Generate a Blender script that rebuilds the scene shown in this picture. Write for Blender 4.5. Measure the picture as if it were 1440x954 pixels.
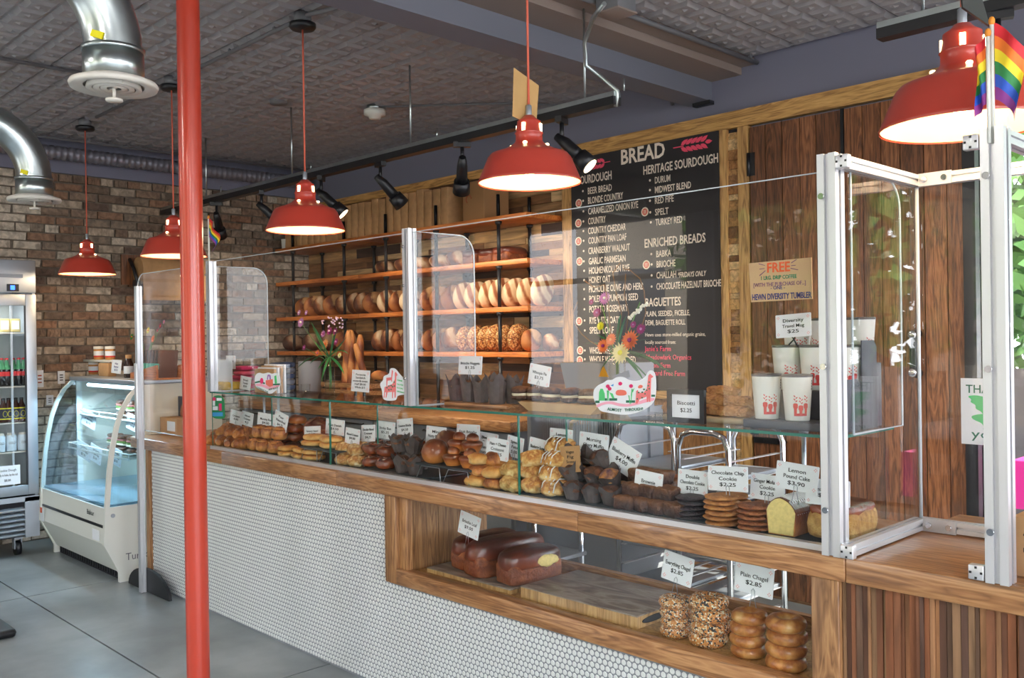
import bpy, bmesh, math, random
import numpy as np
from mathutils import Vector, Matrix, noise, Euler

for _o in list(bpy.data.objects): bpy.data.objects.remove(_o)
sc = bpy.context.scene
COL = sc.collection
PI = math.pi
# ---------------------------------------------------------------- camera
FPX, CX, CY, EYE = 1295.0, 720.0, 477.0, 1.6
_a = np.array([-541-CX, 491-CY, FPX]); _a /= np.linalg.norm(_a)      # direction of -X seen by the camera
_b = np.array([2050-CX, 453-CY, FPX])
_X = -_a; _Y = _b-(_b@_a)*_a; _Y /= np.linalg.norm(_Y); _Z = np.cross(_X, _Y)
RW = np.array([_X, _Y, _Z])
cam_d = bpy.data.cameras.new('camera'); cam = bpy.data.objects.new('camera', cam_d); COL.objects.link(cam)
cam_d.sensor_width = 36.0; cam_d.sensor_fit = 'HORIZONTAL'; cam_d.lens = FPX/1440*36
cam_d.clip_start = .05; cam_d.clip_end = 200
_m = Matrix.Identity(4)
for i in range(3):
    _m[i][0] = RW[i, 0]; _m[i][1] = -RW[i, 1]; _m[i][2] = -RW[i, 2]
_m[0][3], _m[1][3], _m[2][3] = 0, 0, EYE
cam.matrix_world = _m
sc.camera = cam
# ---------------------------------------------------------------- world, sun, exposure
w = bpy.data.worlds.new('sky'); sc.world = w; w.use_nodes = True
nt = w.node_tree; bg = nt.nodes['Background']
tc = nt.nodes.new('ShaderNodeTexCoord'); sp = nt.nodes.new('ShaderNodeSeparateXYZ'); rp = nt.nodes.new('ShaderNodeValToRGB')
nt.links.new(tc.outputs['Generated'], sp.inputs[0]); nt.links.new(sp.outputs['Z'], rp.inputs[0]); nt.links.new(rp.outputs[0], bg.inputs[0])
rp.color_ramp.elements[0].color = (.93, .95, 1, 1); rp.color_ramp.elements[1].color = (.62, .78, 1, 1)
bg.inputs[1].default_value = 5.2
sd = bpy.data.lights.new('sun', 'SUN'); sun = bpy.data.objects.new('sun', sd); COL.objects.link(sun)
sd.energy = 9; sd.angle = .01; sd.color = (1, .93, .82)
sun.rotation_euler = Euler((math.radians(48), 0, math.radians(118)))
sc.view_settings.view_transform = 'Standard'; sc.view_settings.look = 'None'
sc.view_settings.gamma = 1; sc.view_settings.use_curve_mapping = False
sc.view_settings.exposure = 0.92
sc.cycles.use_denoising = True
sc.cycles.max_bounces = 12; sc.cycles.diffuse_bounces = 4; sc.cycles.glossy_bounces = 4
sc.cycles.transmission_bounces = 4; sc.cycles.transparent_max_bounces = 24
sc.cycles.sample_clamp_indirect = 6; sc.cycles.caustics_reflective = False; sc.cycles.caustics_refractive = False

CEIL, YB, XL = 3.275, 5.0, -8.05      # ceiling height, back wall, brick wall
YG, ZC, ZT = 2.50, .965, 1.30         # glass front plane, counter top, glass top
def at(px, py, X=None, Y=None, Z=None):
    """world point on a plane of the room seen at a pixel of the 1440x954 photograph"""
    d = RW @ np.array([px-CX, py-CY, FPX])
    if X is not None: t = X/d[0]
    elif Y is not None: t = Y/d[1]
    else: t = (Z-EYE)/d[2]
    return Vector((d[0]*t, d[1]*t, EYE+d[2]*t))
def xa(px, Y, py=600): return at(px, py, Y=Y).x
def za(px, py, Y): return at(px, py, Y=Y).z
def proj(x, y, z):
    c = RW.T @ np.array([x, y, z-EYE]); return CX+FPX*c[0]/c[2], CY+FPX*c[1]/c[2]
# ---------------------------------------------------------------- materials
def S(r, g, b):   # 0..255 picture colour to linear
    return tuple((c/255/12.92 if c/255 <= .04045 else ((c/255+.055)/1.055)**2.4) for c in (r, g, b))+(1,)
def nm(name):
    m = bpy.data.materials.new(name); m.use_nodes = True; t = m.node_tree
    return m, t, t.nodes, t.links, t.nodes['Principled BSDF']
def flat(name, c, rough=.6, metal=0, emit=0, var=0, bump=0, bs=60, coat=0):
    m, t, N, L, b = nm(name)
    b.inputs['Base Color'].default_value = c; b.inputs['Roughness'].default_value = rough; b.inputs['Metallic'].default_value = metal
    if coat: b.inputs['Coat Weight'].default_value = coat; b.inputs['Coat Roughness'].default_value = .1
    if emit: b.inputs['Emission Color'].default_value = c; b.inputs['Emission Strength'].default_value = emit
    if var or bump:
        tc = N.new('ShaderNodeTexCoord'); n = N.new('ShaderNodeTexNoise'); n.inputs['Scale'].default_value = bs; n.inputs['Detail'].default_value = 4
        L.new(tc.outputs['Object'], n.inputs['Vector'])
        if var:
            h = N.new('ShaderNodeHueSaturation'); h.inputs['Color'].default_value = c
            mr = N.new('ShaderNodeMapRange'); mr.inputs['From Min'].default_value = .3; mr.inputs['From Max'].default_value = .7
            mr.inputs['To Min'].default_value = 1-var; mr.inputs['To Max'].default_value = 1+var
            L.new(n.outputs['Fac'], mr.inputs['Value']); L.new(mr.outputs[0], h.inputs['Value']); L.new(h.outputs[0], b.inputs['Base Color'])
        if bump:
            bu = N.new('ShaderNodeBump'); bu.inputs['Strength'].default_value = bump; bu.inputs['Distance'].default_value = .004
            L.new(n.outputs['Fac'], bu.inputs['Height']); L.new(bu.outputs[0], b.inputs['Normal'])
    return m
def ramp(N, cols):
    r = N.new('ShaderNodeValToRGB'); e = r.color_ramp.elements
    while len(e) < len(cols): e.new(.5)
    for k, (p, c) in enumerate(cols): e[k].position = p; e[k].color = c
    return r
def wood(name, cols, axis='X', rough=.45, sc_=9, rand=.5, vary=.35, bump=.25, coat=0, knots=0):
    """grain runs along axis of the object's own coordinates; every object gets its own cut and tone"""
    m, t, N, L, b = nm(name)
    tc = N.new('ShaderNodeTexCoord'); oi = N.new('ShaderNodeObjectInfo')
    ad = N.new('ShaderNodeVectorMath'); ad.operation = 'MULTIPLY_ADD'
    L.new(oi.outputs['Random'], ad.inputs[0]); ad.inputs[1].default_value = (37, 53, 71); L.new(tc.outputs['Object'], ad.inputs[2])
    mp = N.new('ShaderNodeMapping'); s = {'X': (1.2, 14, 14), 'Y': (14, 1.2, 14), 'Z': (14, 14, 1.2)}[axis]
    mp.inputs['Scale'].default_value = tuple(v*sc_/9 for v in s); L.new(ad.outputs[0], mp.inputs['Vector'])
    n = N.new('ShaderNodeTexNoise'); n.inputs['Scale'].default_value = 1.4; n.inputs['Detail'].default_value = 3; n.inputs['Distortion'].default_value = 1.6
    L.new(mp.outputs[0], n.inputs['Vector'])
    n2 = N.new('ShaderNodeTexNoise'); n2.inputs['Scale'].default_value = 9; n2.inputs['Detail'].default_value = 5
    L.new(mp.outputs[0], n2.inputs['Vector'])
    ml = N.new('ShaderNodeMath'); ml.operation = 'MULTIPLY'; ml.inputs[1].default_value = 9; L.new(n.outputs['Fac'], ml.inputs[0])
    fr = N.new('ShaderNodeMath'); fr.operation = 'PINGPONG'; fr.inputs[1].default_value = 1; L.new(ml.outputs[0], fr.inputs[0])
    mx = N.new('ShaderNodeMix'); mx.data_type = 'FLOAT'; mx.inputs[0].default_value = .6; L.new(fr.outputs[0], mx.inputs[2]); L.new(n2.outputs['Fac'], mx.inputs[3])
    r = ramp(N, [(i/(len(cols)-1)*.7+.15, c) for i, c in enumerate(cols)]); L.new(mx.outputs[0], r.inputs[0])
    h = N.new('ShaderNodeHueSaturation'); L.new(r.outputs[0], h.inputs['Color'])
    mr = N.new('ShaderNodeMapRange'); mr.inputs['To Min'].default_value = 1-vary; mr.inputs['To Max'].default_value = 1+vary
    L.new(oi.outputs['Random'], mr.inputs['Value']); L.new(mr.outputs[0], h.inputs['Value'])
    L.new(h.outputs[0], b.inputs['Base Color']); b.inputs['Roughness'].default_value = rough
    if coat: b.inputs['Coat Weight'].default_value = coat; b.inputs['Coat Roughness'].default_value = .15
    bu = N.new('ShaderNodeBump'); bu.inputs['Strength'].default_value = bump; bu.inputs['Distance'].default_value = .002
    L.new(mx.outputs[0], bu.inputs['Height']); L.new(bu.outputs[0], b.inputs['Normal'])
    return m
def picks(name, cols, rough=.7, sc_=30, grain='X', bump=.3):
    """reclaimed pieces: each object takes one of the colours, with grain of its own"""
    m, t, N, L, b = nm(name)
    oi = N.new('ShaderNodeObjectInfo'); r = ramp(N, [(i/len(cols), c) for i, c in enumerate(cols)]); r.color_ramp.interpolation = 'CONSTANT'
    L.new(oi.outputs['Random'], r.inputs[0])
    tc = N.new('ShaderNodeTexCoord'); ad = N.new('ShaderNodeVectorMath'); ad.operation = 'MULTIPLY_ADD'
    L.new(oi.outputs['Random'], ad.inputs[0]); ad.inputs[1].default_value = (91, 57, 33); L.new(tc.outputs['Object'], ad.inputs[2])
    mp = N.new('ShaderNodeMapping'); mp.inputs['Scale'].default_value = {'X': (.12, 1, 1), 'Z': (1, 1, .12), 'N': (1, 1, 1)}[grain]; L.new(ad.outputs[0], mp.inputs[0])
    n = N.new('ShaderNodeTexNoise'); n.inputs['Scale'].default_value = sc_; n.inputs['Detail'].default_value = 6; n.inputs['Distortion'].default_value = .6; L.new(mp.outputs[0], n.inputs[0])
    mr = N.new('ShaderNodeMapRange'); mr.inputs['From Min'].default_value = .3; mr.inputs['From Max'].default_value = .7; mr.inputs['To Min'].default_value = .55; mr.inputs['To Max'].default_value = 1.35
    L.new(n.outputs['Fac'], mr.inputs[0])
    h = N.new('ShaderNodeHueSaturation'); L.new(r.outputs[0], h.inputs['Color']); L.new(mr.outputs[0], h.inputs['Value']); L.new(h.outputs[0], b.inputs['Base Color'])
    b.inputs['Roughness'].default_value = rough
    bu = N.new('ShaderNodeBump'); bu.inputs['Strength'].default_value = bump; bu.inputs['Distance'].default_value = .004; L.new(n.outputs['Fac'], bu.inputs['Height']); L.new(bu.outputs[0], b.inputs['Normal'])
    return m
def glass(name, tint=(.93, .98, .96, 1), refl=.96, base=.04):
    m, t, N, L, b = nm(name); N.remove(b)
    tr = N.new('ShaderNodeBsdfTransparent'); tr.inputs[0].default_value = tint
    gl = N.new('ShaderNodeBsdfGlossy'); gl.inputs['Roughness'].default_value = 0
    lw = N.new('ShaderNodeLayerWeight'); lw.inputs[0].default_value = .5
    p = N.new('ShaderNodeMath'); p.operation = 'POWER'; p.inputs[1].default_value = 5; L.new(lw.outputs['Facing'], p.inputs[0])
    a = N.new('ShaderNodeMath'); a.operation = 'MULTIPLY_ADD'; a.inputs[1].default_value = refl-base; a.inputs[2].default_value = base; L.new(p.outputs[0], a.inputs[0])
    mx = N.new('ShaderNodeMixShader'); L.new(a.outputs[0], mx.inputs[0]); L.new(tr.outputs[0], mx.inputs[1]); L.new(gl.outputs[0], mx.inputs[2])
    L.new(mx.outputs[0], N['Material Output'].inputs[0])
    return m
def crust(name, cols, sc_=14, rough=.45, zmix=.5, bump=.4, fine=60, stripes=0, coat=0):
    """baked crust: noise mottling plus the browning of the top side"""
    m, t, N, L, b = nm(name)
    tc = N.new('ShaderNodeTexCoord'); oi = N.new('ShaderNodeObjectInfo')
    ad = N.new('ShaderNodeVectorMath'); ad.operation = 'MULTIPLY_ADD'; L.new(oi.outputs['Random'], ad.inputs[0]); ad.inputs[1].default_value = (13, 17, 19); L.new(tc.outputs['Object'], ad.inputs[2])
    n = N.new('ShaderNodeTexNoise'); n.inputs['Scale'].default_value = sc_; n.inputs['Detail'].default_value = 5; L.new(ad.outputs[0], n.inputs[0])
    s = N.new('ShaderNodeSeparateXYZ'); L.new(tc.outputs['Generated'], s.inputs[0])
    mx = N.new('ShaderNodeMix'); mx.data_type = 'FLOAT'; mx.inputs[0].default_value = zmix; L.new(n.outputs['Fac'], mx.inputs[2]); L.new(s.outputs['Z'], mx.inputs[3])
    out = mx.outputs[0]
    if stripes:
        wv = N.new('ShaderNodeTexWave'); wv.bands_direction = 'DIAGONAL'; wv.inputs['Scale'].default_value = stripes*.75; wv.inputs['Distortion'].default_value = 4; wv.inputs['Detail'].default_value = 2
        L.new(tc.outputs['Object'], wv.inputs[0]); m2 = N.new('ShaderNodeMix'); m2.data_type = 'FLOAT'; m2.inputs[0].default_value = .46
        L.new(out, m2.inputs[2]); L.new(wv.outputs['Fac'], m2.inputs[3]); out = m2.outputs[0]
    r = ramp(N, [(i/(len(cols)-1)*.36+.33, c) for i, c in enumerate(cols)]); L.new(out, r.inputs[0]); L.new(r.outputs[0], b.inputs['Base Color'])
    b.inputs['Roughness'].default_value = rough
    if coat: b.inputs['Coat Weight'].default_value = coat; b.inputs['Coat Roughness'].default_value = .2
    n2 = N.new('ShaderNodeTexNoise'); n2.inputs['Scale'].default_value = fine; n2.inputs['Detail'].default_value = 5; L.new(ad.outputs[0], n2.inputs[0])
    bu = N.new('ShaderNodeBump'); bu.inputs['Strength'].default_value = min(1, bump*1.3); bu.inputs['Distance'].default_value = .012; L.new(n2.outputs['Fac'], bu.inputs['Height']); L.new(bu.outputs[0], b.inputs['Normal'])
    return m
def speck(name, base, cols, sc_=160, dens=.5):
    m, t, N, L, b = nm(name)
    tc = N.new('ShaderNodeTexCoord'); v = N.new('ShaderNodeTexVoronoi'); v.inputs['Scale'].default_value = sc_; L.new(tc.outputs['Object'], v.inputs['Vector'])
    s = N.new('ShaderNodeSeparateColor'); L.new(v.outputs['Color'], s.inputs[0])
    k = [(0, cols[0])]; 
    for i, c in enumerate(cols): k.append((i/len(cols)*dens+.001, c))
    r = ramp(N, k+[(dens, base)]); r.color_ramp.interpolation = 'CONSTANT'; L.new(s.outputs[0], r.inputs[0]); L.new(r.outputs[0], b.inputs['Base Color'])
    b.inputs['Roughness'].default_value = .6
    bu = N.new('ShaderNodeBump'); bu.inputs['Strength'].default_value = .6; bu.inputs['Distance'].default_value = .003; L.new(v.outputs['Distance'], bu.inputs['Height']); L.new(bu.outputs[0], b.inputs['Normal'])
    return m
M = {}
M['grey_wall'] = flat('grey_wall_paint', S(122, 122, 140), .75, bump=.1, bs=90)
M['beam'] = flat('beam_paint', S(112, 114, 126), .5)
M['beam_under'] = flat('beam_underside', S(140, 124, 116), .6)
M['black'] = flat('black_metal', S(24, 24, 28), .4)
M['black_plastic'] = flat('black_plastic', S(30, 31, 35), .5)
M['dark'] = flat('dark_void', S(38, 38, 44), .8)
M['red'] = flat('red_paint', S(196, 66, 46), .3, coat=.35)
M['lampred'] = flat('red_enamel', S(182, 62, 48), .34, coat=.3)
M['enamel'] = flat('white_enamel', S(240, 222, 176), .35)
M['bulb'] = flat('bulb', (1, .72, .36, 1), .3, emit=6)
M['tube'] = flat('fluorescent', (.85, .95, 1, 1), .3, emit=7)
M['cordred'] = flat('red_cord', S(214, 100, 76), .6)
M['galv'] = flat('galvanised_steel', S(188, 196, 196), .28, 1, var=.12, bs=9)
M['conduit'] = flat('painted_conduit', S(112, 112, 116), .45)
M['white_metal'] = flat('white_metal', S(222, 216, 206), .4)
M['alu'] = flat('aluminium', S(214, 214, 218), .35, .6)
M['alu_dark'] = flat('aluminium_groove', S(120, 124, 130), .4, .6)
M['steel'] = flat('brushed_steel', S(176, 182, 190), .44, .8, var=.06, bs=4)
M['chrome'] = flat('chrome', S(225, 225, 230), .12, 1)
M['white'] = flat('white_plastic', S(228, 228, 220), .35)
M['paper'] = flat('card_paper', S(240, 242, 246), .6)
M['ink'] = flat('ink', S(24, 24, 28), .7)
M['pinkmark'] = flat('pink_mark', S(244, 160, 158), .7)
M['pink'] = flat('board_pink', S(244, 84, 112), .7)
M['chalk'] = flat('board_lettering', S(240, 226, 208), .7)
M['board'] = flat('blackboard', S(40, 38, 40), .6, var=.1, bs=3)
M['boardedge'] = flat('board_circle', S(236, 222, 200), .6)
M['glass'] = glass('case_glass', (.98, .992, .987, 1), .8, .018); M['plexi'] = glass('plexiglass', (.985, .987, .99, 1), .8, .018)
M['coolglass'] = glass('blue_sheen_glass', (.80, .91, .97, 1), .85, .06)  # blue tint puts the bluish reflection into the glass colour
M['glassgreen'] = flat('green_glass_edge', S(40, 116, 100), .15)
M['plexiedge'] = flat('plexi_edge', S(206, 214, 220), .2)
M['counterwood'] = wood('counter_oak', [S(110, 72, 46), S(166, 116, 74), S(200, 152, 104)], 'X', .32, 9, vary=.1, coat=.25)
M['counterwoodz'] = wood('counter_oak_upright', [S(106, 72, 46), S(160, 114, 74), S(194, 148, 100)], 'Z', .4, 9, vary=.15)
M['trimwood'] = wood('golden_trim', [S(128, 88, 48), S(200, 152, 88), S(228, 182, 114)], 'X', .45, 8, vary=.12)
M['trimwoodz'] = wood('golden_trim_upright', [S(126, 88, 50), S(196, 150, 92), S(222, 178, 112)], 'Z', .45, 8, vary=.12)
M['shelfwood'] = wood('shelf_board', [S(150, 74, 30), S(204, 118, 54), S(222, 140, 70)], 'X', .4, 8, vary=.08)
M['doorwood'] = wood('dark_plank', [S(60, 38, 28), S(122, 76, 46), S(158, 104, 68)], 'Z', .4, 10, vary=.32)
M['clad'] = picks('reclaimed_cladding', [S(172, 130, 88), S(140, 98, 62), S(108, 74, 50), S(198, 156, 104), S(70, 52, 44), S(184, 146, 102), S(150, 106, 66), S(212, 178, 130), S(126, 94, 70)])
M['slat'] = picks('reclaimed_slat', [S(118, 74, 50), S(146, 96, 62), S(96, 64, 48), S(170, 122, 84), S(130, 82, 54), S(108, 80, 62), S(142, 86, 54), S(88, 62, 50), S(140, 106, 76)], grain='Z')
M['block'] = picks('stacked_block', [S(206, 164, 108), S(168, 120, 72), S(190, 150, 104), S(120, 80, 50), S(214, 180, 130), S(150, 108, 70), S(180, 138, 88)], grain='N', sc_=50)
M['brick'] = picks('old_brick', [S(134, 112, 94), S(142, 116, 96), S(116, 96, 80), S(172, 154, 134), S(138, 106, 84), S(132, 116, 100), S(106, 86, 74), S(160, 138, 116), S(146, 110, 86), S(186, 172, 154)], rough=.85, sc_=22, grain='N', bump=.8)
M['mortar'] = flat('mortar', S(116, 104, 92), .95, var=.25, bump=.8, bs=30)
M['tile'] = flat('penny_tile', S(232, 234, 232), .22)
M['grout'] = flat('grey_grout', S(140, 144, 150), .9)
M['tray'] = flat('slate_tray', S(44, 52, 58), .55)
M['kraft'] = flat('kraft_card', S(190, 146, 100), .8, var=.1, bs=20)
M['marble'] = None
def concrete():
    m, t, N, L, b = nm('polished_concrete')
    tc = N.new('ShaderNodeTexCoord'); n = N.new('ShaderNodeTexNoise'); n.inputs['Scale'].default_value = 2.0; n.inputs['Detail'].default_value = 5; n.inputs['Roughness'].default_value = .55; n.inputs['Distortion'].default_value = .15
    oi = N.new('ShaderNodeObjectInfo'); L.new(tc.outputs['Object'], n.inputs[0])
    r = ramp(N, [(.3, S(114, 119, 121)), (.5, S(137, 143, 145)), (.7, S(160, 166, 168))]); L.new(n.outputs['Fac'], r.inputs[0]); L.new(r.outputs[0], b.inputs['Base Color'])
    r2 = ramp(N, [(.25, (.27, .27, .27, 1)), (.75, (.33, .33, .33, 1))]); L.new(n.outputs['Fac'], r2.inputs[0]); L.new(r2.outputs[0], b.inputs['Roughness'])
    return m
def tin():
    m, t, N, L, b = nm('pressed_tin')
    b.inputs['Base Color'].default_value = S(158, 154, 156); b.inputs['Roughness'].default_value = .38
    tc = N.new('ShaderNodeTexCoord')
    v = N.new('ShaderNodeTexVoronoi'); v.inputs['Scale'].default_value = 26; v.inputs['Randomness'].default_value = .35; L.new(tc.outputs['Object'], v.inputs['Vector'])
    n = N.new('ShaderNodeTexMagic'); n.inputs['Scale'].default_value = 13; n.turbulence_depth = 3; L.new(tc.outputs['Object'], n.inputs[0])
    a = N.new('ShaderNodeMath'); a.operation = 'ADD'; L.new(v.outputs['Distance'], a.inputs[0]); L.new(n.outputs['Fac'], a.inputs[1])
    bu = N.new('ShaderNodeBump'); bu.inputs['Strength'].default_value = .35; bu.inputs['Distance'].default_value = .005; L.new(a.outputs[0], bu.inputs['Height']); L.new(bu.outputs[0], b.inputs['Normal'])
    return m
def marble():
    m, t, N, L, b = nm('marbled_wood')
    tc = N.new('ShaderNodeTexCoord'); mp = N.new('ShaderNodeMapping'); mp.inputs['Scale'].default_value = (4, 12, 8); mp.inputs['Rotation'].default_value = (0, 0, .5); L.new(tc.outputs['Object'], mp.inputs[0])
    n = N.new('ShaderNodeTexNoise'); n.inputs['Scale'].default_value = 1; n.inputs['Detail'].default_value = 6; n.inputs['Distortion'].default_value = 1.2; L.new(mp.outputs[0], n.inputs[0])
    r = ramp(N, [(.35, S(82, 66, 60)), (.48, S(128, 108, 94)), (.56, S(160, 146, 132)), (.68, S(110, 90, 80))]); L.new(n.outputs['Fac'], r.inputs[0]); L.new(r.outputs[0], b.inputs['Base Color']); b.inputs['Roughness'].default_value = .35
    return m
M['concrete'] = concrete(); M['tin'] = tin(); M['marble'] = marble()
M['endgrain'] = wood('end_grain', [S(140, 104, 62), S(192, 150, 96), S(212, 176, 122)], 'Z', .5, 7, vary=.1)
# baked goods
G_, T_ = S(222, 158, 84), S(176, 104, 44)
M['croissant'] = crust('croissant_crust', [S(226, 166, 94), S(206, 134, 66), S(158, 86, 38), S(116, 58, 28)], 30, .35, .35, .5, 90, coat=.2)
M['danish'] = crust('danish_crust', [S(238, 200, 132), S(226, 170, 92), S(190, 120, 54)], 26, .4, .4)
M['almond'] = crust('almond_crust', [S(240, 220, 178), S(226, 178, 110), S(176, 108, 50), S(232, 204, 150)], 40, .5, .3, .7)
M['bun'] = crust('glazed_bun', [S(160, 78, 36), S(126, 56, 28), S(78, 34, 22)], 22, .22, .4, .4, 60, coat=.5)
M['brioche'] = crust('brioche_crust', [S(206, 130, 64), S(150, 78, 36), S(96, 44, 24)], 14, .28, .6, .2, 60, coat=.4)
M['scone'] = crust('scone_crust', [S(240, 210, 150), S(224, 172, 98), S(180, 112, 54), S(232, 192, 124)], 44, .6, .3, .8, 70)
M['greenscone'] = crust('herb_scone', [S(238, 214, 150), S(218, 176, 104), S(176, 122, 60), S(228, 196, 130)], 46, .6, .3, .8, 70)
M['cookie'] = crust('cookie', [S(216, 158, 94), S(190, 126, 68), S(150, 92, 46)], 30, .65, .2, .5, 120)
M['biscotti'] = crust('biscotti', [S(214, 166, 108), S(196, 140, 82), S(150, 100, 58)], 46, .7, .2, .8, 120)
M['ginger'] = crust('ginger_cookie', [S(186, 118, 70), S(158, 92, 52), S(124, 70, 40)], 34, .6, .2, .6, 120)
M['choc'] = crust('chocolate_cookie', [S(52, 42, 46), S(68, 56, 58), S(38, 32, 36)], 40, .55, .2, .7, 120)
M['brownie'] = crust('brownie', [S(58, 36, 32), S(84, 54, 42), S(120, 78, 50)], 34, .5, .4, .7, 90)
M['muffin'] = crust('muffin_top', [S(150, 96, 60), S(110, 66, 44), S(70, 44, 36)], 40, .5, .3, .7, 80)
M['muffinlight'] = crust('blueberry_muffin_top', [S(228, 176, 100), S(196, 134, 70), S(90, 60, 80)], 40, .5, .3, .7, 80)
M['tulip'] = flat('dark_baking_paper', S(86, 76, 74), .6, var=.25, bump=.3, bs=40)
M['cream'] = flat('cream_filling', S(240, 228, 196), .5)
M['crumb'] = flat('pale_crumb', S(238, 214, 138), .8, var=.1, bump=.5, bs=90)
M['crumbbrown'] = crust('banana_crumb', [S(216, 178, 110), S(196, 150, 84), S(160, 112, 60)], 40, .8, .2, .6, 120)
M['loafcrust'] = crust('dark_loaf_crust', [S(134, 66, 40), S(112, 50, 32), S(84, 38, 26), S(66, 30, 24)], 7, .3, .4, .12, 60, coat=.35)
M['loafside'] = crust('loaf_side_crust', [S(150, 84, 46), S(118, 58, 34), S(176, 100, 54)], 24, .45, .3, .4, 90)
M['icing'] = flat('white_icing', S(236, 236, 236), .35)
M['bagel'] = crust('bagel_crust', [S(226, 176, 112), S(206, 140, 74), S(164, 94, 46), S(214, 150, 84)], 22, .35, .1, .15, 60, coat=.25)
M['seeds'] = speck('seeded_crust', S(208, 138, 72), [S(236, 224, 192), S(40, 40, 44), S(228, 206, 160), S(58, 56, 60), S(240, 230, 208)], 220, .42)
M['boule'] = crust('floured_boule', [S(98, 54, 32), S(150, 90, 52), S(190, 136, 90), S(226, 194, 154)], 20, .7, .1, .3, 50, stripes=4.2)
M['country'] = crust('country_crust', [S(186, 118, 64), S(150, 80, 42), S(104, 52, 30), S(214, 166, 112)], 20, .6, .1, .3, 50, stripes=2.6)
M['darkboule'] = crust('dark_boule', [S(70, 40, 30), S(112, 70, 48), S(178, 146, 116)], 20, .7, .2, .3, 50, stripes=3)
M['seedloaf'] = speck('seeded_loaf', S(168, 98, 46), [S(206, 150, 84), S(120, 70, 36), S(222, 180, 120)], 110, .7)
M['batard'] = crust('batard_crust', [S(226, 196, 156), S(232, 206, 166), S(216, 182, 138), S(150, 88, 50)], 9, .7, .1, .25, 50, stripes=6.5)
M['baguette'] = crust('baguette_crust', [S(206, 138, 76), S(166, 92, 44), S(120, 62, 32)], 12, .5, .05, .3, 60, stripes=3)
M['leaf'] = flat('green_leaf', S(60, 140, 70), .45, var=.3, bs=12); M['leafd'] = flat('dark_green_leaf', S(44, 104, 62), .5, var=.3, bs=12)
M['foliage'] = flat('tree_foliage', S(92, 132, 46), .6, var=.5, bs=1.6); M['bark'] = flat('bark', S(84, 66, 54), .9)
def C(name, *rgb, **k):
    M[name] = flat(name, S(*rgb), **k); return M[name]

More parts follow.
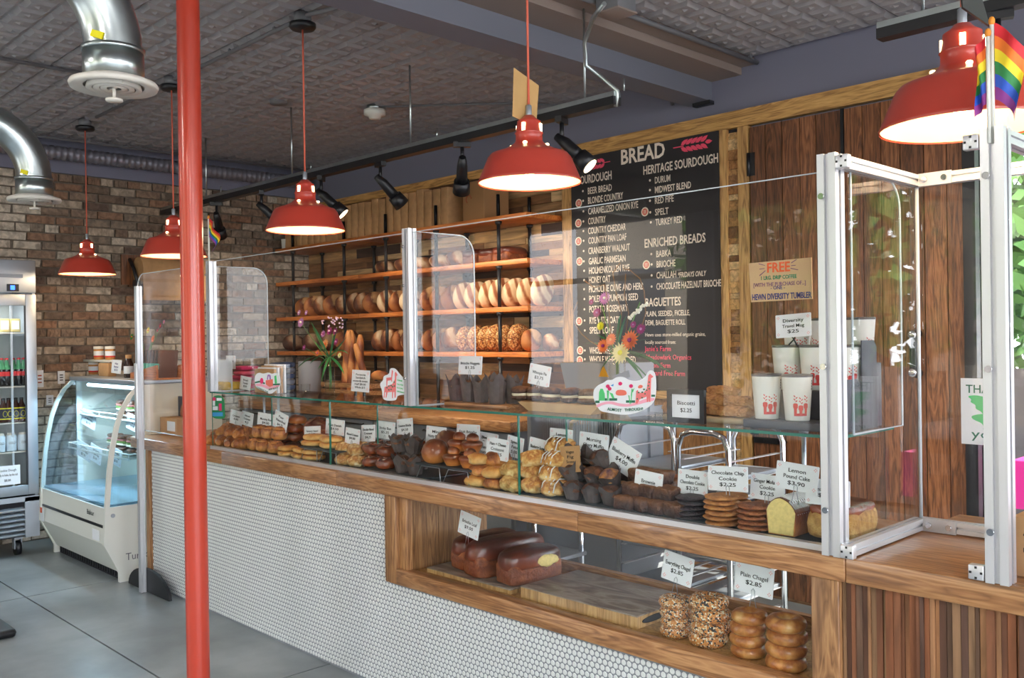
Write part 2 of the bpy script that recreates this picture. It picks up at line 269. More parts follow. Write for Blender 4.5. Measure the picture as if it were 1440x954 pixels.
# ---------------------------------------------------------------- mesh collector
class MB:
    def __init__(s): s.v = []; s.f = []; s.sm = []; s.mi = []; s.m = 0
    def add(s, vs, fs, smooth=False):
        o = len(s.v); s.v += [tuple(v) for v in vs]; s.f += [tuple(o+i for i in f) for f in fs]
        s.sm += [smooth]*len(fs); s.mi += [s.m]*len(fs); return s
    def box(s, x0, x1, y0, y1, z0, z1):
        vs = [(x, y, z) for x in (x0, x1) for y in (y0, y1) for z in (z0, z1)]
        return s.add(vs, [(0, 1, 3, 2), (4, 6, 7, 5), (0, 4, 5, 1), (2, 3, 7, 6), (0, 2, 6, 4), (1, 5, 7, 3)])
    def cbox(s, c, d, e=None, bev=0):
        """box of size d about c turned by euler e; bev chamfers its upright edges' outline in xz"""
        mt = Euler(e).to_matrix() if e else Matrix.Identity(3); c = Vector(c)
        vs = [c+mt@Vector((x*d[0]/2, y*d[1]/2, z*d[2]/2)) for x in (-1, 1) for y in (-1, 1) for z in (-1, 1)]
        return s.add(vs, [(0, 1, 3, 2), (4, 6, 7, 5), (0, 4, 5, 1), (2, 3, 7, 6), (0, 2, 6, 4), (1, 5, 7, 3)])
    def rbox(s, x0, x1, y0, y1, z0, z1, r=.01):
        """box with rounded edges all over"""
        b = bmesh.new(); bmesh.ops.create_cube(b, size=1)
        for v in b.verts: v.co = Vector(((x0+x1)/2+v.co.x*(x1-x0), (y0+y1)/2+v.co.y*(y1-y0), (z0+z1)/2+v.co.z*(z1-z0)))
        bmesh.ops.bevel(b, geom=b.edges[:], offset=min(r, .45*min(x1-x0, y1-y0, z1-z0)), segments=2, profile=.5, affect='EDGES')
        b.verts.ensure_lookup_table(); s.add([v.co.copy() for v in b.verts], [[v.index for v in f.verts] for f in b.faces], True); b.free(); return s
    def frame(s, d):
        d = Vector(d).normalized(); u = Vector((0, 0, 1)) if abs(d.z) < .95 else Vector((1, 0, 0))
        a = d.cross(u).normalized(); return a, d.cross(a).normalized()
    def tube(s, pts, r, n=8, caps=True, smooth=True):
        pts = [Vector(p) for p in pts]; rs = r if isinstance(r, (list, tuple)) else [r]*len(pts); vs = []; pa = None
        for i, p in enumerate(pts):
            d = (pts[min(i+1, len(pts)-1)]-pts[max(i-1, 0)])
            d = d.normalized() if d.length > 1e-9 else Vector((0, 0, 1))
            if pa is None: a, b_ = s.frame(d)
            else: a = (pa-d*pa.dot(d)).normalized(); b_ = d.cross(a)
            pa = a
            vs += [p+(a*math.cos(2*PI*k/n)+b_*math.sin(2*PI*k/n))*rs[i] for k in range(n)]
        fs = [(i*n+k, i*n+(k+1) % n, (i+1)*n+(k+1) % n, (i+1)*n+k) for i in range(len(pts)-1) for k in range(n)]
        s.add(vs, fs, smooth)
        if caps:
            o = len(s.v)-len(vs); s.f += [tuple(o+k for k in range(n))[::-1], tuple(len(s.v)-n+k for k in range(n))]; s.sm += [False]*2; s.mi += [s.m]*2
        return s
    def cyl(s, p0, p1, r, n=16, r1=None): return s.tube([p0, p1], [r, r if r1 is None else r1], n)
    def lathe(s, prof, c=(0, 0, 0), n=24, smooth=True, close=False):
        vs = [(c[0]+r*math.cos(2*PI*k/n), c[1]+r*math.sin(2*PI*k/n), c[2]+z) for r, z in prof for k in range(n)]
        fs = [(i*n+k, i*n+(k+1) % n, (i+1)*n+(k+1) % n, (i+1)*n+k) for i in range(len(prof)-1) for k in range(n)]
        if prof[0][0] > 1e-6 and close: fs.append(tuple(range(n))[::-1])
        if prof[-1][0] > 1e-6 and close: fs.append(tuple((len(prof)-1)*n+k for k in range(n)))
        return s.add(vs, fs, smooth)
    def prism(s, poly, a, b, plane='xz'):
        """outline extruded from a to b along the missing axis"""
        def P(u, v, w): return {'xz': (u, w, v), 'xy': (u, v, w), 'yz': (w, u, v)}[plane]
        n = len(poly); vs = [P(u, v, a) for u, v in poly]+[P(u, v, b) for u, v in poly]
        return s.add(vs, [tuple(range(n))[::-1], tuple(range(n, 2*n))]+[(i, (i+1) % n, n+(i+1) % n, n+i) for i in range(n)])
    def blob(s, c, r, n=14, m=9, amp=.1, fr=8, seed=0, flat=None, ex=1, fn=None):
        """lumpy ellipsoid; flat cuts its underside at that share of rz; fn reshapes the unit points"""
        vs = []; c = Vector(c)
        for j in range(m+1):
            th = PI*j/m
            for k in range(n):
                ph = 2*PI*k/n
                u = Vector((math.sin(th)*math.cos(ph), math.sin(th)*math.sin(ph), math.cos(th)))
                if ex != 1: u = Vector([math.copysign(abs(q)**ex, q) for q in u])
                if fn: u = fn(u)
                q = Vector((u.x*r[0], u.y*r[1], u.z*r[2]))
                k_ = 1+amp*(noise.noise(q*fr+Vector((seed*7.3, seed*3.1, seed)))*2+noise.noise(q*fr*2.7+Vector((seed, seed*5.1, seed)))*.9)
                q = q*k_
                if flat is not None: q.z = max(q.z, -flat*r[2])
                vs.append(c+q)
        fs = [(j*n+k, (j+1)*n+k, (j+1)*n+(k+1) % n, j*n+(k+1) % n) for j in range(m) for k in range(n)]
        return s.add(vs, fs, True)
    def build(s, name, mat, parent=None, smooth=None, world=True):
        me = bpy.data.meshes.new(name)
        o = Vector((0, 0, 0)); p = parent; R = None
        if world and parent is not None: o = org(parent)
        vs = [(v[0]-o.x, v[1]-o.y, v[2]-o.z) for v in s.v]
        if parent is None or parent == 'self':
            pass
        me.from_pydata(vs, [], s.f)
        if smooth is not None: s.sm = [smooth]*len(s.f)
        me.polygons.foreach_set('use_smooth', s.sm)
        for q in (mat if isinstance(mat, list) else [mat]): me.materials.append(M[q] if isinstance(q, str) else q)
        if isinstance(mat, list): me.polygons.foreach_set('material_index', s.mi)
        me.update()
        ob = bpy.data.objects.new(name, me); COL.objects.link(ob)
        if parent is not None: ob.parent = parent
        return ob
ORG = {}
def org(p):
    o = Vector((0, 0, 0))
    while p is not None: o += p.location; p = p.parent
    return o
def rebase(ob, loc):
    """move the origin of a freshly built world-space mesh to loc"""
    loc = Vector(loc); ob.data.transform(Matrix.Translation(-loc)); ob.location = loc; return ob
def tag(o, label=None, cat=None, group=None, kind=None):
    if label: o['label'] = label
    if cat: o['category'] = cat
    if group: o['group'] = group
    if kind: o['kind'] = kind
    return o
def thing(name, label, cat, loc=(0, 0, 0), group=None, rz=0):
    o = bpy.data.objects.new(name, None); COL.objects.link(o); o.location = loc; o.rotation_euler = (0, 0, rz); o.empty_display_size = .05
    return tag(o, label, cat, group)
def dup(root, loc, rot=None, label=None, group=None, scale=None):
    r = root.copy(); COL.objects.link(r); r.location = loc
    if rot is not None: r.rotation_euler = rot
    if scale is not None: r.scale = (scale, scale, scale) if isinstance(scale, (int, float)) else scale
    if label: r['label'] = label
    if group: r['group'] = group
    for ch in list(root.children):
        c = ch.copy(); COL.objects.link(c); c.parent = r
        for g in ch.children:
            d = g.copy(); COL.objects.link(d); d.parent = c
    return r
class Proto:
    """first call moves the original, later calls copy it"""
    def __init__(s, roots): s.roots = roots if isinstance(roots, list) else [roots]; s.used = set()
    def put(s, loc, rot=(0, 0, 0), label=None, group=None, scale=1, k=None):
        i = random.randrange(len(s.roots)) if k is None else k % len(s.roots); r = s.roots[i]
        if i in s.used: return dup(r, loc, rot, label, group, scale)
        s.used.add(i); r.location = loc; r.rotation_euler = rot; r.scale = (scale,)*3 if isinstance(scale, (int, float)) else scale
        if label: r['label'] = label
        if group: r['group'] = group
        return r
    def close(s):
        for i, r in enumerate(s.roots):
            if i not in s.used:
                for c in list(r.children): bpy.data.objects.remove(c)
                bpy.data.objects.remove(r)
TEXTS = []
def ok_(o):
    try: return o.name in COL.objects
    except ReferenceError: return False
def text(s, parent, x, y, z, h, width=None, mat='ink', align='CENTER', rot=(PI/2, 0, 0), bold=0, name='lettering', shear=0, world=True):
    """flat lettering standing in the xz plane (seen from -y), cap height h, fitted to width"""
    cu = bpy.data.curves.new(name, 'FONT'); cu.body = s; cu.size = h/.73; cu.align_x = align; cu.align_y = 'BOTTOM_BASELINE'
    cu.extrude = .0004; cu.offset = bold*h; cu.shear = shear; cu.resolution_u = 2; cu.space_line = .95
    cu.materials.append(M[mat])
    ob = bpy.data.objects.new(name, cu); COL.objects.link(ob)
    o = org(parent) if (parent is not None and world) else Vector((0, 0, 0))
    ob.parent = parent; ob.location = Vector((x, y, z))-o; ob.rotation_euler = rot
    TEXTS.append((ob, width)); return ob
def finish_texts():
    TEXTS[:] = [t for t in TEXTS if ok_(t[0])]
    bpy.context.view_layer.update()
    for ob, wd in TEXTS:
        if wd and ob.dimensions.x > 0: ob.scale.x = wd/ob.dimensions.x*ob.scale.x/ (ob.matrix_world.to_scale().x/ob.scale.x if ob.scale.x else 1)
    bpy.context.view_layer.update()
    dg = bpy.context.evaluated_depsgraph_get()
    done = {ob.name for ob, _ in TEXTS}; by = {ob.data: ob for ob, _ in TEXTS}
    for ob in list(COL.objects):
        if ob.type == 'FONT' and ob.name not in done: ob.scale = by[ob.data].scale; TEXTS.append((ob, None))
    bpy.context.view_layer.update(); dg = bpy.context.evaluated_depsgraph_get()
    for ob, wd in TEXTS:
        me = bpy.data.meshes.new_from_object(ob.evaluated_get(dg)); me.name = 'lettering'
        n = bpy.data.objects.new(ob.name, me); COL.objects.link(n); n.parent = ob.parent; n.location = ob.location; n.rotation_euler = ob.rotation_euler; n.scale = ob.scale
        nme = ob.name; bpy.data.objects.remove(ob); n.name = nme
ORD = ['first', 'second', 'third', 'fourth', 'fifth', 'sixth', 'seventh', 'eighth', 'ninth', 'tenth', 'eleventh', 'twelfth', 'thirteenth', 'fourteenth', 'fifteenth', 'sixteenth', 'seventeenth', 'eighteenth', 'nineteenth', 'twentieth', 'twenty-first', 'twenty-second', 'twenty-third', 'twenty-fourth', 'twenty-fifth', 'twenty-sixth']
random.seed(4)
# ================================================================ the setting
def struct(name, mb, mat, parent=None, world=True):
    o = mb.build(name, mat, parent, world=world)
    if parent is None: o['kind'] = 'structure'
    return o
# floor: slabs with saw-cut joints
fl = struct('floor', MB().box(-8.2, 3.2, -3.2, 5.2, -.12, -.012), 'dark')
xs = [-8.2, -6.3, -3.88, -1.4, 1.0, 3.2]; ys = [-3.2, -.6, 1.83, 5.2]
for i in range(5):
    for j in range(3):
        MB().box(xs[i]+.005, xs[i+1]-.005, ys[j]+.005, ys[j+1]-.005, -.02, 0).build('slab', 'concrete', fl)
# ceiling of pressed tin panels
ce = struct('ceiling', MB().box(-8.2, 3.2, -3.2, 5.2, CEIL+.012, CEIL+.15), 'tin')
P_ = .61
mb = MB().box(-P_/2+.002, P_/2-.002, -P_/2+.002, P_/2-.002, .004, .012)
q = P_/4
for i in range(4):
    for j in range(4):
        cx_, cy_ = -P_/2+q*(i+.5), -P_/2+q*(j+.5)
        a, b_ = q/2*.93, q/2*.62
        vs = [(cx_+x*a, cy_+y*a, .004) for x, y in ((-1, -1), (1, -1), (1, 1), (-1, 1))]+[(cx_+x*b_, cy_+y*b_, -.013) for x, y in ((-1, -1), (1, -1), (1, 1), (-1, 1))]
        mb.add(vs, [(0, 1, 5, 4), (1, 2, 6, 5), (2, 3, 7, 6), (3, 0, 4, 7), (7, 6, 5, 4)])
        mb.add([(cx_+b_*.5*math.cos(k*PI/2), cy_+b_*.5*math.sin(k*PI/2), -.0131) for k in range(4)]+[(cx_, cy_, -.022)], [(1, 0, 4), (2, 1, 4), (3, 2, 4), (0, 3, 4)])
pan0 = None
for i in range(19):
    for j in range(11):
        x, y = -8.2+P_*(i+.5)+.02, -1.75+P_*(j+.5)
        if x > 2.2: continue
        if pan0 is None: pan0 = mb.build('tin_panel', 'tin', ce, world=False); o = pan0
        else: o = pan0.copy(); COL.objects.link(o)
        o.location = (x, y, CEIL+.002)
# wall_left: brick with a painted band above
wl = struct('wall_left', MB().box(XL-.2, XL-.012, -3.2, 5.2, 0, CEIL+.1), 'mortar')
MB().box(XL-.02, XL+.015, -3.2, YB, 3.0, CEIL+.01).build('painted_band', 'grey_wall', wl)
vars_ = []
for k in range(6):
    rr = random.Random(k); L_ = .205
    vs = [(x+rr.uniform(-.002, .004), y*L_/2+rr.uniform(-.004, .004), z*.0285+rr.uniform(-.003, .003)) for x in (-.03, .006) for y in (-1, 1) for z in (-1, 1)]
    # a bulged face vertex makes the old brick uneven
    cpt = (.010+rr.uniform(-.003, .003), rr.uniform(-.03, .03), rr.uniform(-.008, .008))
    m_ = MB(); m_.add(vs+[cpt], [(0, 1, 3, 2), (0, 4, 5, 1), (2, 3, 7, 6), (0, 2, 6, 4), (1, 5, 7, 3), (4, 6, 8), (6, 7, 8), (7, 5, 8), (5, 4, 8)])
    vars_.append(m_)
slots = []
r_ = 0; z = .04
while z < 2.97:
    y = -.5-(.11 if r_ % 2 else 0)
    head = r_ % 6 == 5
    st = .112 if head else .222
    while y < 4.98:
        slots.append((y+st/2, z, .5 if head else 1)); y += st
    z += .0712; r_ += 1
vis = []
for s in slots:
    px, py = proj(XL, s[0], s[1])
    ok = 50 < px < 440 and 232 < py < 520 and not (248 < px < 296) and s[0] > 1.9 and s[0] < 4.93
    vis.append((0 if ok else 1, py, s))
vis.sort(key=lambda t: (t[0], t[1]))
meshes = []
rest = MB(); cnt = 0
for f, py, s in vis:
    k = random.randrange(6); dy = random.uniform(-.006, .006)
    if cnt < 300 and f == 0:
        if len(meshes) <= 5 and not any(mm[0] == k for mm in meshes):
            o = vars_[k].build('brick', 'brick', wl, world=False); meshes.append((k, o.data))
        else:
            o = bpy.data.objects.new('brick', dict(meshes)[k]); COL.objects.link(o); o.parent = wl
        o.location = (XL+random.uniform(-.002, .004), s[0]+dy, s[1]); o.scale = (1, s[2], 1); cnt += 1
    elif s[0] > 1.2:
        v = vars_[k]; rest.add([(XL+q[0], s[0]+dy+q[1]*s[2], s[1]+q[2]) for q in v.v], v.f)
tag(rest.build('brick', M['brick'], wl), kind='stuff')
# wall_back with the window opening at its end
WX0, WX1, WZ0, WZ1 = -1.70, 1.6, .62, 2.80
wb = struct('wall_back', MB().box(-8.2, WX0, YB, YB+.2, 0, CEIL+.1).box(WX0, WX1, YB, YB+.2, 0, WZ0).box(WX0, WX1, YB, YB+.2, WZ1, CEIL+.1).box(WX1, 3.2, YB, YB+.2, 0, CEIL+.1), 'grey_wall')
# reclaimed strips behind the shelves
rr = random.Random(11); z = .98; cn = 0; cl0 = {}
while z < 2.86:
    h = rr.choice((.046, .058, .072, .085)); x = XL+.03+rr.uniform(-.2, 0)
    while x < -4.53:
        l = rr.uniform(.35, 1.05); x1 = min(x+l, -4.52); x0 = max(x, XL+.03)
        if x1-x0 > .03 and cn < 290:
            th = rr.uniform(.012, .03)
            o = MB().box(-(x1-x0)/2+.001, (x1-x0)/2-.001, -th, 0, 0, h-.002).build('plank', 'clad', wb, world=False)
            o.location = ((x0+x1)/2, YB, z); cn += 1
        x += l
    z += h
# grey dado below the cladding
def trim(n, x0, x1, y0, y1, z0, z1, mat): return struct('trim_%d' % n, MB().box(x0, x1, y0, y1, z0, z1), mat)
trim(1, XL+.03, -4.54, YB-.045, YB, 2.862, 2.93, 'trimwood')
trim(2, -4.54, 1.6, YB-.05, YB, 2.862, 2.965, 'trimwood')
trim(3, -4.54, -4.44, YB-.05, YB, .6, 2.86, 'trimwoodz')
trim(4, -3.205, -3.155, YB-.05, YB, .6, 2.86, 'trimwoodz')
trim(5, -3.075, -3.005, YB-.05, YB, .6, 2.86, 'trimwoodz')
trim(6, -4.44, -3.205, YB-.05, YB, 1.17, 1.225, 'trimwood')
t7 = struct('trim_7', MB().box(-3.155, -3.075, YB-.02, YB, .6, 2.86), 'dark')
z = .6; rr = random.Random(5)
while z < 2.83:
    h = rr.uniform(.035, .075); h = min(h, 2.86-z)
    MB().box(-.04+rr.uniform(0, .002), .04, -rr.uniform(.004, .02), 0, 0, h-.002).build('block', 'block', t7, world=False).location = (-3.115, YB-.02, z); z += h
# lower wall panelling under the board
dl = struct('trim_8', MB().box(-4.44, -3.205, YB-.02, YB, .6, 1.17), 'counterwoodz')
# plank doors and plank wall
def planks(root, x0, x1, z0, z1, y, seed, w0=.10, w1=.125):
    r = random.Random(seed); x = x0
    while x < x1-.02:
        ww = r.uniform(w0, w1)
        if x1-x-ww < .05: ww = x1-x
        MB().box(-ww/2+.0025, ww/2-.0025, -.022-r.uniform(0, .003), 0, z0, z1).build('plank', 'doorwood', root, world=False).location = (x+ww/2, y, 0)
        x += ww
d1 = struct('door_1', MB().box(-2.995, -2.415, YB-.02, YB-.004, .02, 2.85), 'dark')
planks(d1, -2.995, -2.415, .02, 2.845, YB-.02, 3)
for z_ in (2.62, 1.05):
    h = MB().cyl((-3.0, YB-.05, z_-.07), (-3.0, YB-.05, z_+.07), .012, 10).box(-2.995, -2.96, YB-.05, YB-.042, z_-.07, z_+.07)
    h.build('hinge', 'black', d1)
h = MB().box(-2.99, -2.80, YB-.052, YB-.044, .93, .965).cbox((-2.80, YB-.048, .947), (.045, .008, .045), (0, PI/4, 0)).cyl((-2.93, YB-.055, .947), (-2.93, YB-.045, .947), .012)
h.build('strap_hinge', 'black', d1)
d2 = struct('door_2', MB().box(-2.405, WX0-.06, YB-.02, YB-.004, .02, 2.85), 'dark')
planks(d2, -2.395, WX0-.06, .02, 2.845, YB-.02, 8)
MB().box(-2.413, -2.397, YB-.05, YB, .02, 2.85).build('door_jamb', 'black', wb)
hx, hz = at(1290, 497, Y=4.93).x, 1.475
hm = MB().tube([(hx-.005, YB-.05, hz+.105), (hx-.005, YB-.10, hz+.1), (hx+.0, YB-.105, hz+.07), (hx+.0, YB-.105, hz-.07), (hx-.005, YB-.10, hz-.1), (hx-.005, YB-.05, hz-.105)], .026, 10)
dh = hm.build('door_handle', 'black_plastic', d2)
for s in (1, -1): MB().blob((hx-.005, YB-.126, hz+s*.1), (.024, .012, .024), amp=0).build('bolt_cap', 'chrome', dh)
# baseboard
struct('baseboard_back', MB().box(-4.4, WX0, YB-.03, YB, 0, .12), 'counterwood')
# window_1 at the end of the back wall: frame, mullion, panes
wn = struct('window_1', MB().box(WX0-.06, WX0, YB-.06, YB+.2, WZ0, WZ1).box(WX1, WX1+.06, YB-.06, YB+.2, WZ0, WZ1).box(WX0, WX1, YB+.0, YB+.2, WZ1, WZ1+.05), 'black')
MB().box(WX0-.06, WX1+.06, YB-.08, YB+.2, WZ0-.05, WZ0).build('window_sill', 'counterwood', wn)
for i in range(2):
    xx = WX0+1.65*i
    MB().box(xx+.005, xx+1.64, YB+.08, YB+.088, WZ0, WZ1).build('pane', 'glass', wn)
MB().box(WX0+1.63, WX0+1.67, YB+.04, YB+.12, WZ0, WZ1).build('mullion', 'black', wn)
# wall_front and wall_right behind and beside the camera: shopfront glazing
wf = struct('wall_front', MB().box(-8.2, 3.2, -3.2, -3.05, 0, .55).box(-8.2, 3.2, -3.2, -3.05, 2.85, CEIL+.1), 'black')
for i, (a, b_) in enumerate(((-8.05, -5.6), (-5.3, -2.85), (-2.55, -.1), (.2, 2.9))):
    MB().box(b_, b_+.3, -3.2, -3.05, .55, 2.85).build('pier', 'grey_wall', wf)
    wd = struct('window_%d' % (i+2), MB().box(a, a+.05, -3.15, -3.1, .55, 2.85).box(b_-.05, b_, -3.15, -3.1, .55, 2.85).box((a+b_)/2-.03, (a+b_)/2+.03, -3.15, -3.1, .55, 2.85).box(a, b_, -3.15, -3.1, 2.2, 2.26), 'black')
wr = struct('wall_right', MB().box(3.0, 3.2, -3.2, 5.2, 0, .5).box(3.0, 3.2, -3.2, 5.2, 2.85, CEIL+.1).box(3.0, 3.2, -.4, 0, .5, 2.85).box(3.0, 3.2, 4.6, 5.2, .5, 2.85), 'grey_wall')
# beam, boxed, along y
bm_ = struct('trim_9', MB().box(-3.30, -3.285, -3.0, YB, 3.08, 3.19).box(-3.465, -3.28, -3.0, YB, 3.068, 3.08), 'beam')
MB().box(-3.46, -3.30, -3.0, YB, 3.19, CEIL).build('beam_web', 'beam', bm_)
MB().box(-3.29, -3.07, -3.0, YB, 3.19, CEIL).build('beam_soffit', 'beam_under', bm_)
MB().box(-3.07, -2.98, -3.0, YB, 3.235, CEIL).build('beam_ledge', 'beam_under', bm_)
MB().box(-3.40, -3.27, YB-.05, YB, 3.045, 3.068).build('bearing_plate', 'black', bm_)
# ---------------------------------------------------------------- outside
gr = struct('ground', MB().box(-40, 40, -40, 40, -.3, -.14), flat('asphalt', S(150, 148, 144), .9, var=.1, bs=3))
def tree(x, y, h, r, seed, label, cat='tree'):
    rr = np.random.RandomState(seed); t = thing('tree', label, cat, (x, y, -.14))
    MB().tube([(x, y, -.14), (x+.1, y+.05, h*.35), (x, y+.1, h*.7)], [.16, .12, .05], 8).build('trunk', 'bark', t)
    n = 5200; d = rr.normal(size=(n, 3)); d /= np.linalg.norm(d, axis=1)[:, None]; rad = rr.uniform(.45, 1, n)**.6
    lob = 1+.25*np.sin(d[:, 0]*5+seed)*np.sin(d[:, 2]*6+d[:, 1]*4)
    p = d*(rad*lob)[:, None]*np.array([r, r, h*.42]); p[:, 2] += h*.62; p[:, 0] += x; p[:, 1] += y
    u = rr.normal(size=(n, 3)); u /= np.linalg.norm(u, axis=1)[:, None]; v = np.cross(u, rr.normal(size=(n, 3))); v /= np.linalg.norm(v, axis=1)[:, None]
    s_ = rr.uniform(.07, .15, n)[:, None]; V = np.stack([p-u*s_, p+v*s_*.6, p+u*s_, p-v*s_*.6], 1).reshape(-1, 3)
    m_ = MB(); m_.v = [tuple(q) for q in V]; m_.f = [(4*i, 4*i+1, 4*i+2, 4*i+3) for i in range(n)]; m_.sm = [False]*n; m_.mi = [0]*n
    tag(m_.build('foliage', 'foliage', t), kind='stuff')
tree(-2.1, 9.4, 4.6, 1.7, 1, 'leafy green tree close outside the window beside the plank door')
tree(2.0, 10.0, 5.2, 1.9, 2, 'leafy tree outside the far end of the back window')
tree(-1.6, 14.6, 7.5, 2.8, 3, 'taller tree further off behind the window tree')
tree(-6.2, -7.0, 5.0, 1.9, 4, 'leafy street tree opposite the shopfront by the brick-wall end')
tree(-.8, -7.5, 4.8, 1.8, 5, 'leafy street tree opposite the middle of the shopfront')
tree(4.5, -7.0, 5.4, 2.0, 6, 'leafy street tree opposite the entrance end of the shopfront')
bl = thing('building', 'pale building across the street with dark windows', 'building', (-3, -14, -.14))
MB().box(-16, 9, -17, -13, -.14, 4.6).build('wall', C('render', 206, 190, 168, rough=.8), bl)
for i in range(8):
    MB().box(-14.6+i*3, -13.2+i*3, -13.03, -12.98, 1.2, 3.2).build('window', C('darkglass', 60, 74, 90, rough=.1), bl)
# outside table seen through the end window
tb = thing('outdoor_table', 'table under a magenta cloth outside the end window', 'table', (-1.1, 6.9, -.14))
MB().rbox(-2.0, .3, 6.4, 7.3, .72, .76, .01).build('tabletop', C('magenta', 214, 30, 120, rough=.6), tb)
for a in (-1.85, .15):
    for b_ in (6.5, 7.2): MB().cyl((a, b_, -.14), (a, b_, .72), .025).build('leg', 'black', tb)
MB().box(-2.01, .31, 6.385, 6.40, .45, .755).build('cloth_skirt', M['magenta'], tb)
bx_ = MB().rbox(-1.62, -1.1, 6.5, 6.9, .762, 1.28, .02).build('carton', C('cartonwhite', 236, 236, 232, rough=.7)); tag(bx_, 'white carton standing on the magenta outdoor table', 'box')
MB().box(-1.365, -1.355, 6.497, 6.5, .77, 1.27).build('tape', C('greytape', 170, 172, 176), bx_)
fn = thing('fence', 'low dark boarded fence outside beyond the magenta table', 'fence', (-1, 8.0, -.14))
for i in range(9): MB().box(-3+i*.5, -2.52+i*.5, 7.99, 8.02, -.14, 1.28).build('board', C('fenceb', 78, 66, 58, rough=.8), fn)
# ================================================================ big things in the room
p0 = at(272, 477, Y=1.955)
col = thing('column', 'glossy red steel column standing in front of the counter', 'column', (-3.75, 1.76, 0)); 
col['kind'] = 'thing'
MB().lathe([(.0475, 0), (.0475, CEIL-.002)], (-3.75, 1.76, 0), 32).build('shaft', 'red', col)
MB().lathe([(.1, CEIL-.02), (.1, CEIL-.001)], (-3.75, 1.76, 0), 24, close=True).build('cap_plate', 'red', col)
# ---- ducts
def elbow(x, y, z, r, label, flip=0):
    t = thing('duct', label, 'air duct', (x, y, z))
    R = .34; pts = [(x, y, z+.02), (x, y, z+.13)]
    for k in range(1, 13):
        a = k/12*PI/2; pts.append((x, y-R+R*math.cos(a), z+.13+R*math.sin(a)))
    pts.append((x, -3.0, z+.13+R))
    MB().tube(pts, r, 32).build('pipe', 'galv', t)
    MB().tube([(x, y, z+.02), (x, y, z+.12)], r+.006, 32).build('collar', 'galv', t)
    MB().tube([(x, y, z+.118), (x, y, z+.134)], r+.010, 32).build('seam_ring', 'galv', t)
    d = MB().lathe([(r*.95, .03), (r*1.5, .01), (r*1.55, 0), (r*1.5, -.012), (r*1.05, -.004)], (x, y, z), 36).build('diffuser', 'white_metal', t)
    for q in (.85, .6, .35): MB().lathe([(r*q+.006, .01), (r*q+.012, -.014), (r*q-.010, -.012)], (x, y, z), 30).build('louvre_ring', 'white_metal', d)
    MB().lathe([(r*.9, .012), (0, .012)], (x, y, z), 24).build('throat', 'dark', d)
    MB().box(x-r, x+r, y-.006, y+.006, z-.012, z+.006).build('crossbar', 'white_metal', d)
    MB().cyl((x, y, z-.002), (x, y, z-.05), .006).lathe([(0, -.05), (.03, -.05), (.03, -.058), (0, -.06)], (x, y, z), 16).build('handle', 'white_metal', t)
    g = at(*([(155, 90), (58, 247)][flip]), Y=y-.02)
    MB().cbox((x+r*.66, y-r*.82 if not flip else y-r*.75, z+.155), (.045, .008, .025), (0, .3, .75)).build('sticker', C('yellowtape', 238, 224, 20), t)
    return t
elbow(-3.45, 1.33, 2.545, .1, 'large galvanised elbow duct with round white diffuser, near the red column')
elbow(-6.17, 1.88, 2.49, .1, 'smaller-looking galvanised elbow duct with white diffuser, toward the brick wall', 1)
# corrugated duct along the brick wall
pts = []; rs = []
for i in range(330):
    y = -.5+i*5.45/330; pts.append((XL+.13, y, 3.14)); rs.append(.052+.007*(1 if i % 3 else -.6))
tag(MB().tube(pts, rs, 12).build('corrugated_duct', C('ductgrey', 128, 126, 136, rough=.4, metal=.3)), 'grey corrugated duct running along the top of the brick wall', 'air duct')
def pipe(name, pts, r, label, cat='conduit', clips=(), mat='conduit'):
    t = thing(name, label, cat, pts[0]); MB().tube(pts, r, 10).build('pipe', mat, t)
    for c in clips: MB().cbox((c[0], c[1], (c[2]+CEIL)/2+.004), (.02, .02, CEIL-c[2]+.012)).build('clip', mat, t)
    return t
pipe('conduit', [(XL+.24, -.5, 3.235), (XL+.24, 4.97, 3.235)], .012, 'thin grey pipe running beside the corrugated duct', clips=[(XL+.24, y, 3.235) for y in (1.9, 2.8, 3.7, 4.6)])
pipe('conduit', [(-5.87, -.5, 3.25), (-5.87, 2.4, 3.25)], .012, 'grey ceiling conduit crossing behind the near elbow duct', clips=[(-5.87, 1.4, 3.25), (-5.87, 2.1, 3.25)])
pipe('conduit', [(-6.95, 2.55, 3.25), (-4.05, 2.55, 3.25), (-3.95, 2.55, 3.235), (-3.72, 2.6, 3.235), (-3.62, 2.75, 3.25), (-3.6, 4.75, 3.25), (-3.58, 4.92, 3.2), (-3.58, 4.99, 3.1)], .012, 'grey conduit linking the pendant roses then turning along the beam', clips=[(x, 2.55, 3.25) for x in (-6.6, -5.9, -4.9, -4.4)]+[(-3.6, 3.2, 3.25), (-3.6, 4.2, 3.25)])
pipe('conduit', [(-2.95, 2.6, 3.235), (-2.95, 4.98, 3.235)], .014, 'grey conduit running along the open side of the beam', clips=[(-2.95, 3.7, 3.235), (-2.95, 4.9, 3.235)])
jb = thing('junction_box', 'grey electrical box on the ceiling beside the beam', 'junction box', (-2.9, 3.0, 3.2))
b1 = at(866, 8, Z=3.2); MB().rbox(b1.x-.07, b1.x+.07, b1.y-.07, b1.y+.07, 3.165, 3.27, .006).build('body', 'conduit', jb)
MB().rbox(b1.x-.075, b1.x+.075, b1.y-.075, b1.y+.075, 3.158, 3.167, .003).build('cover', 'beam_under', jb)
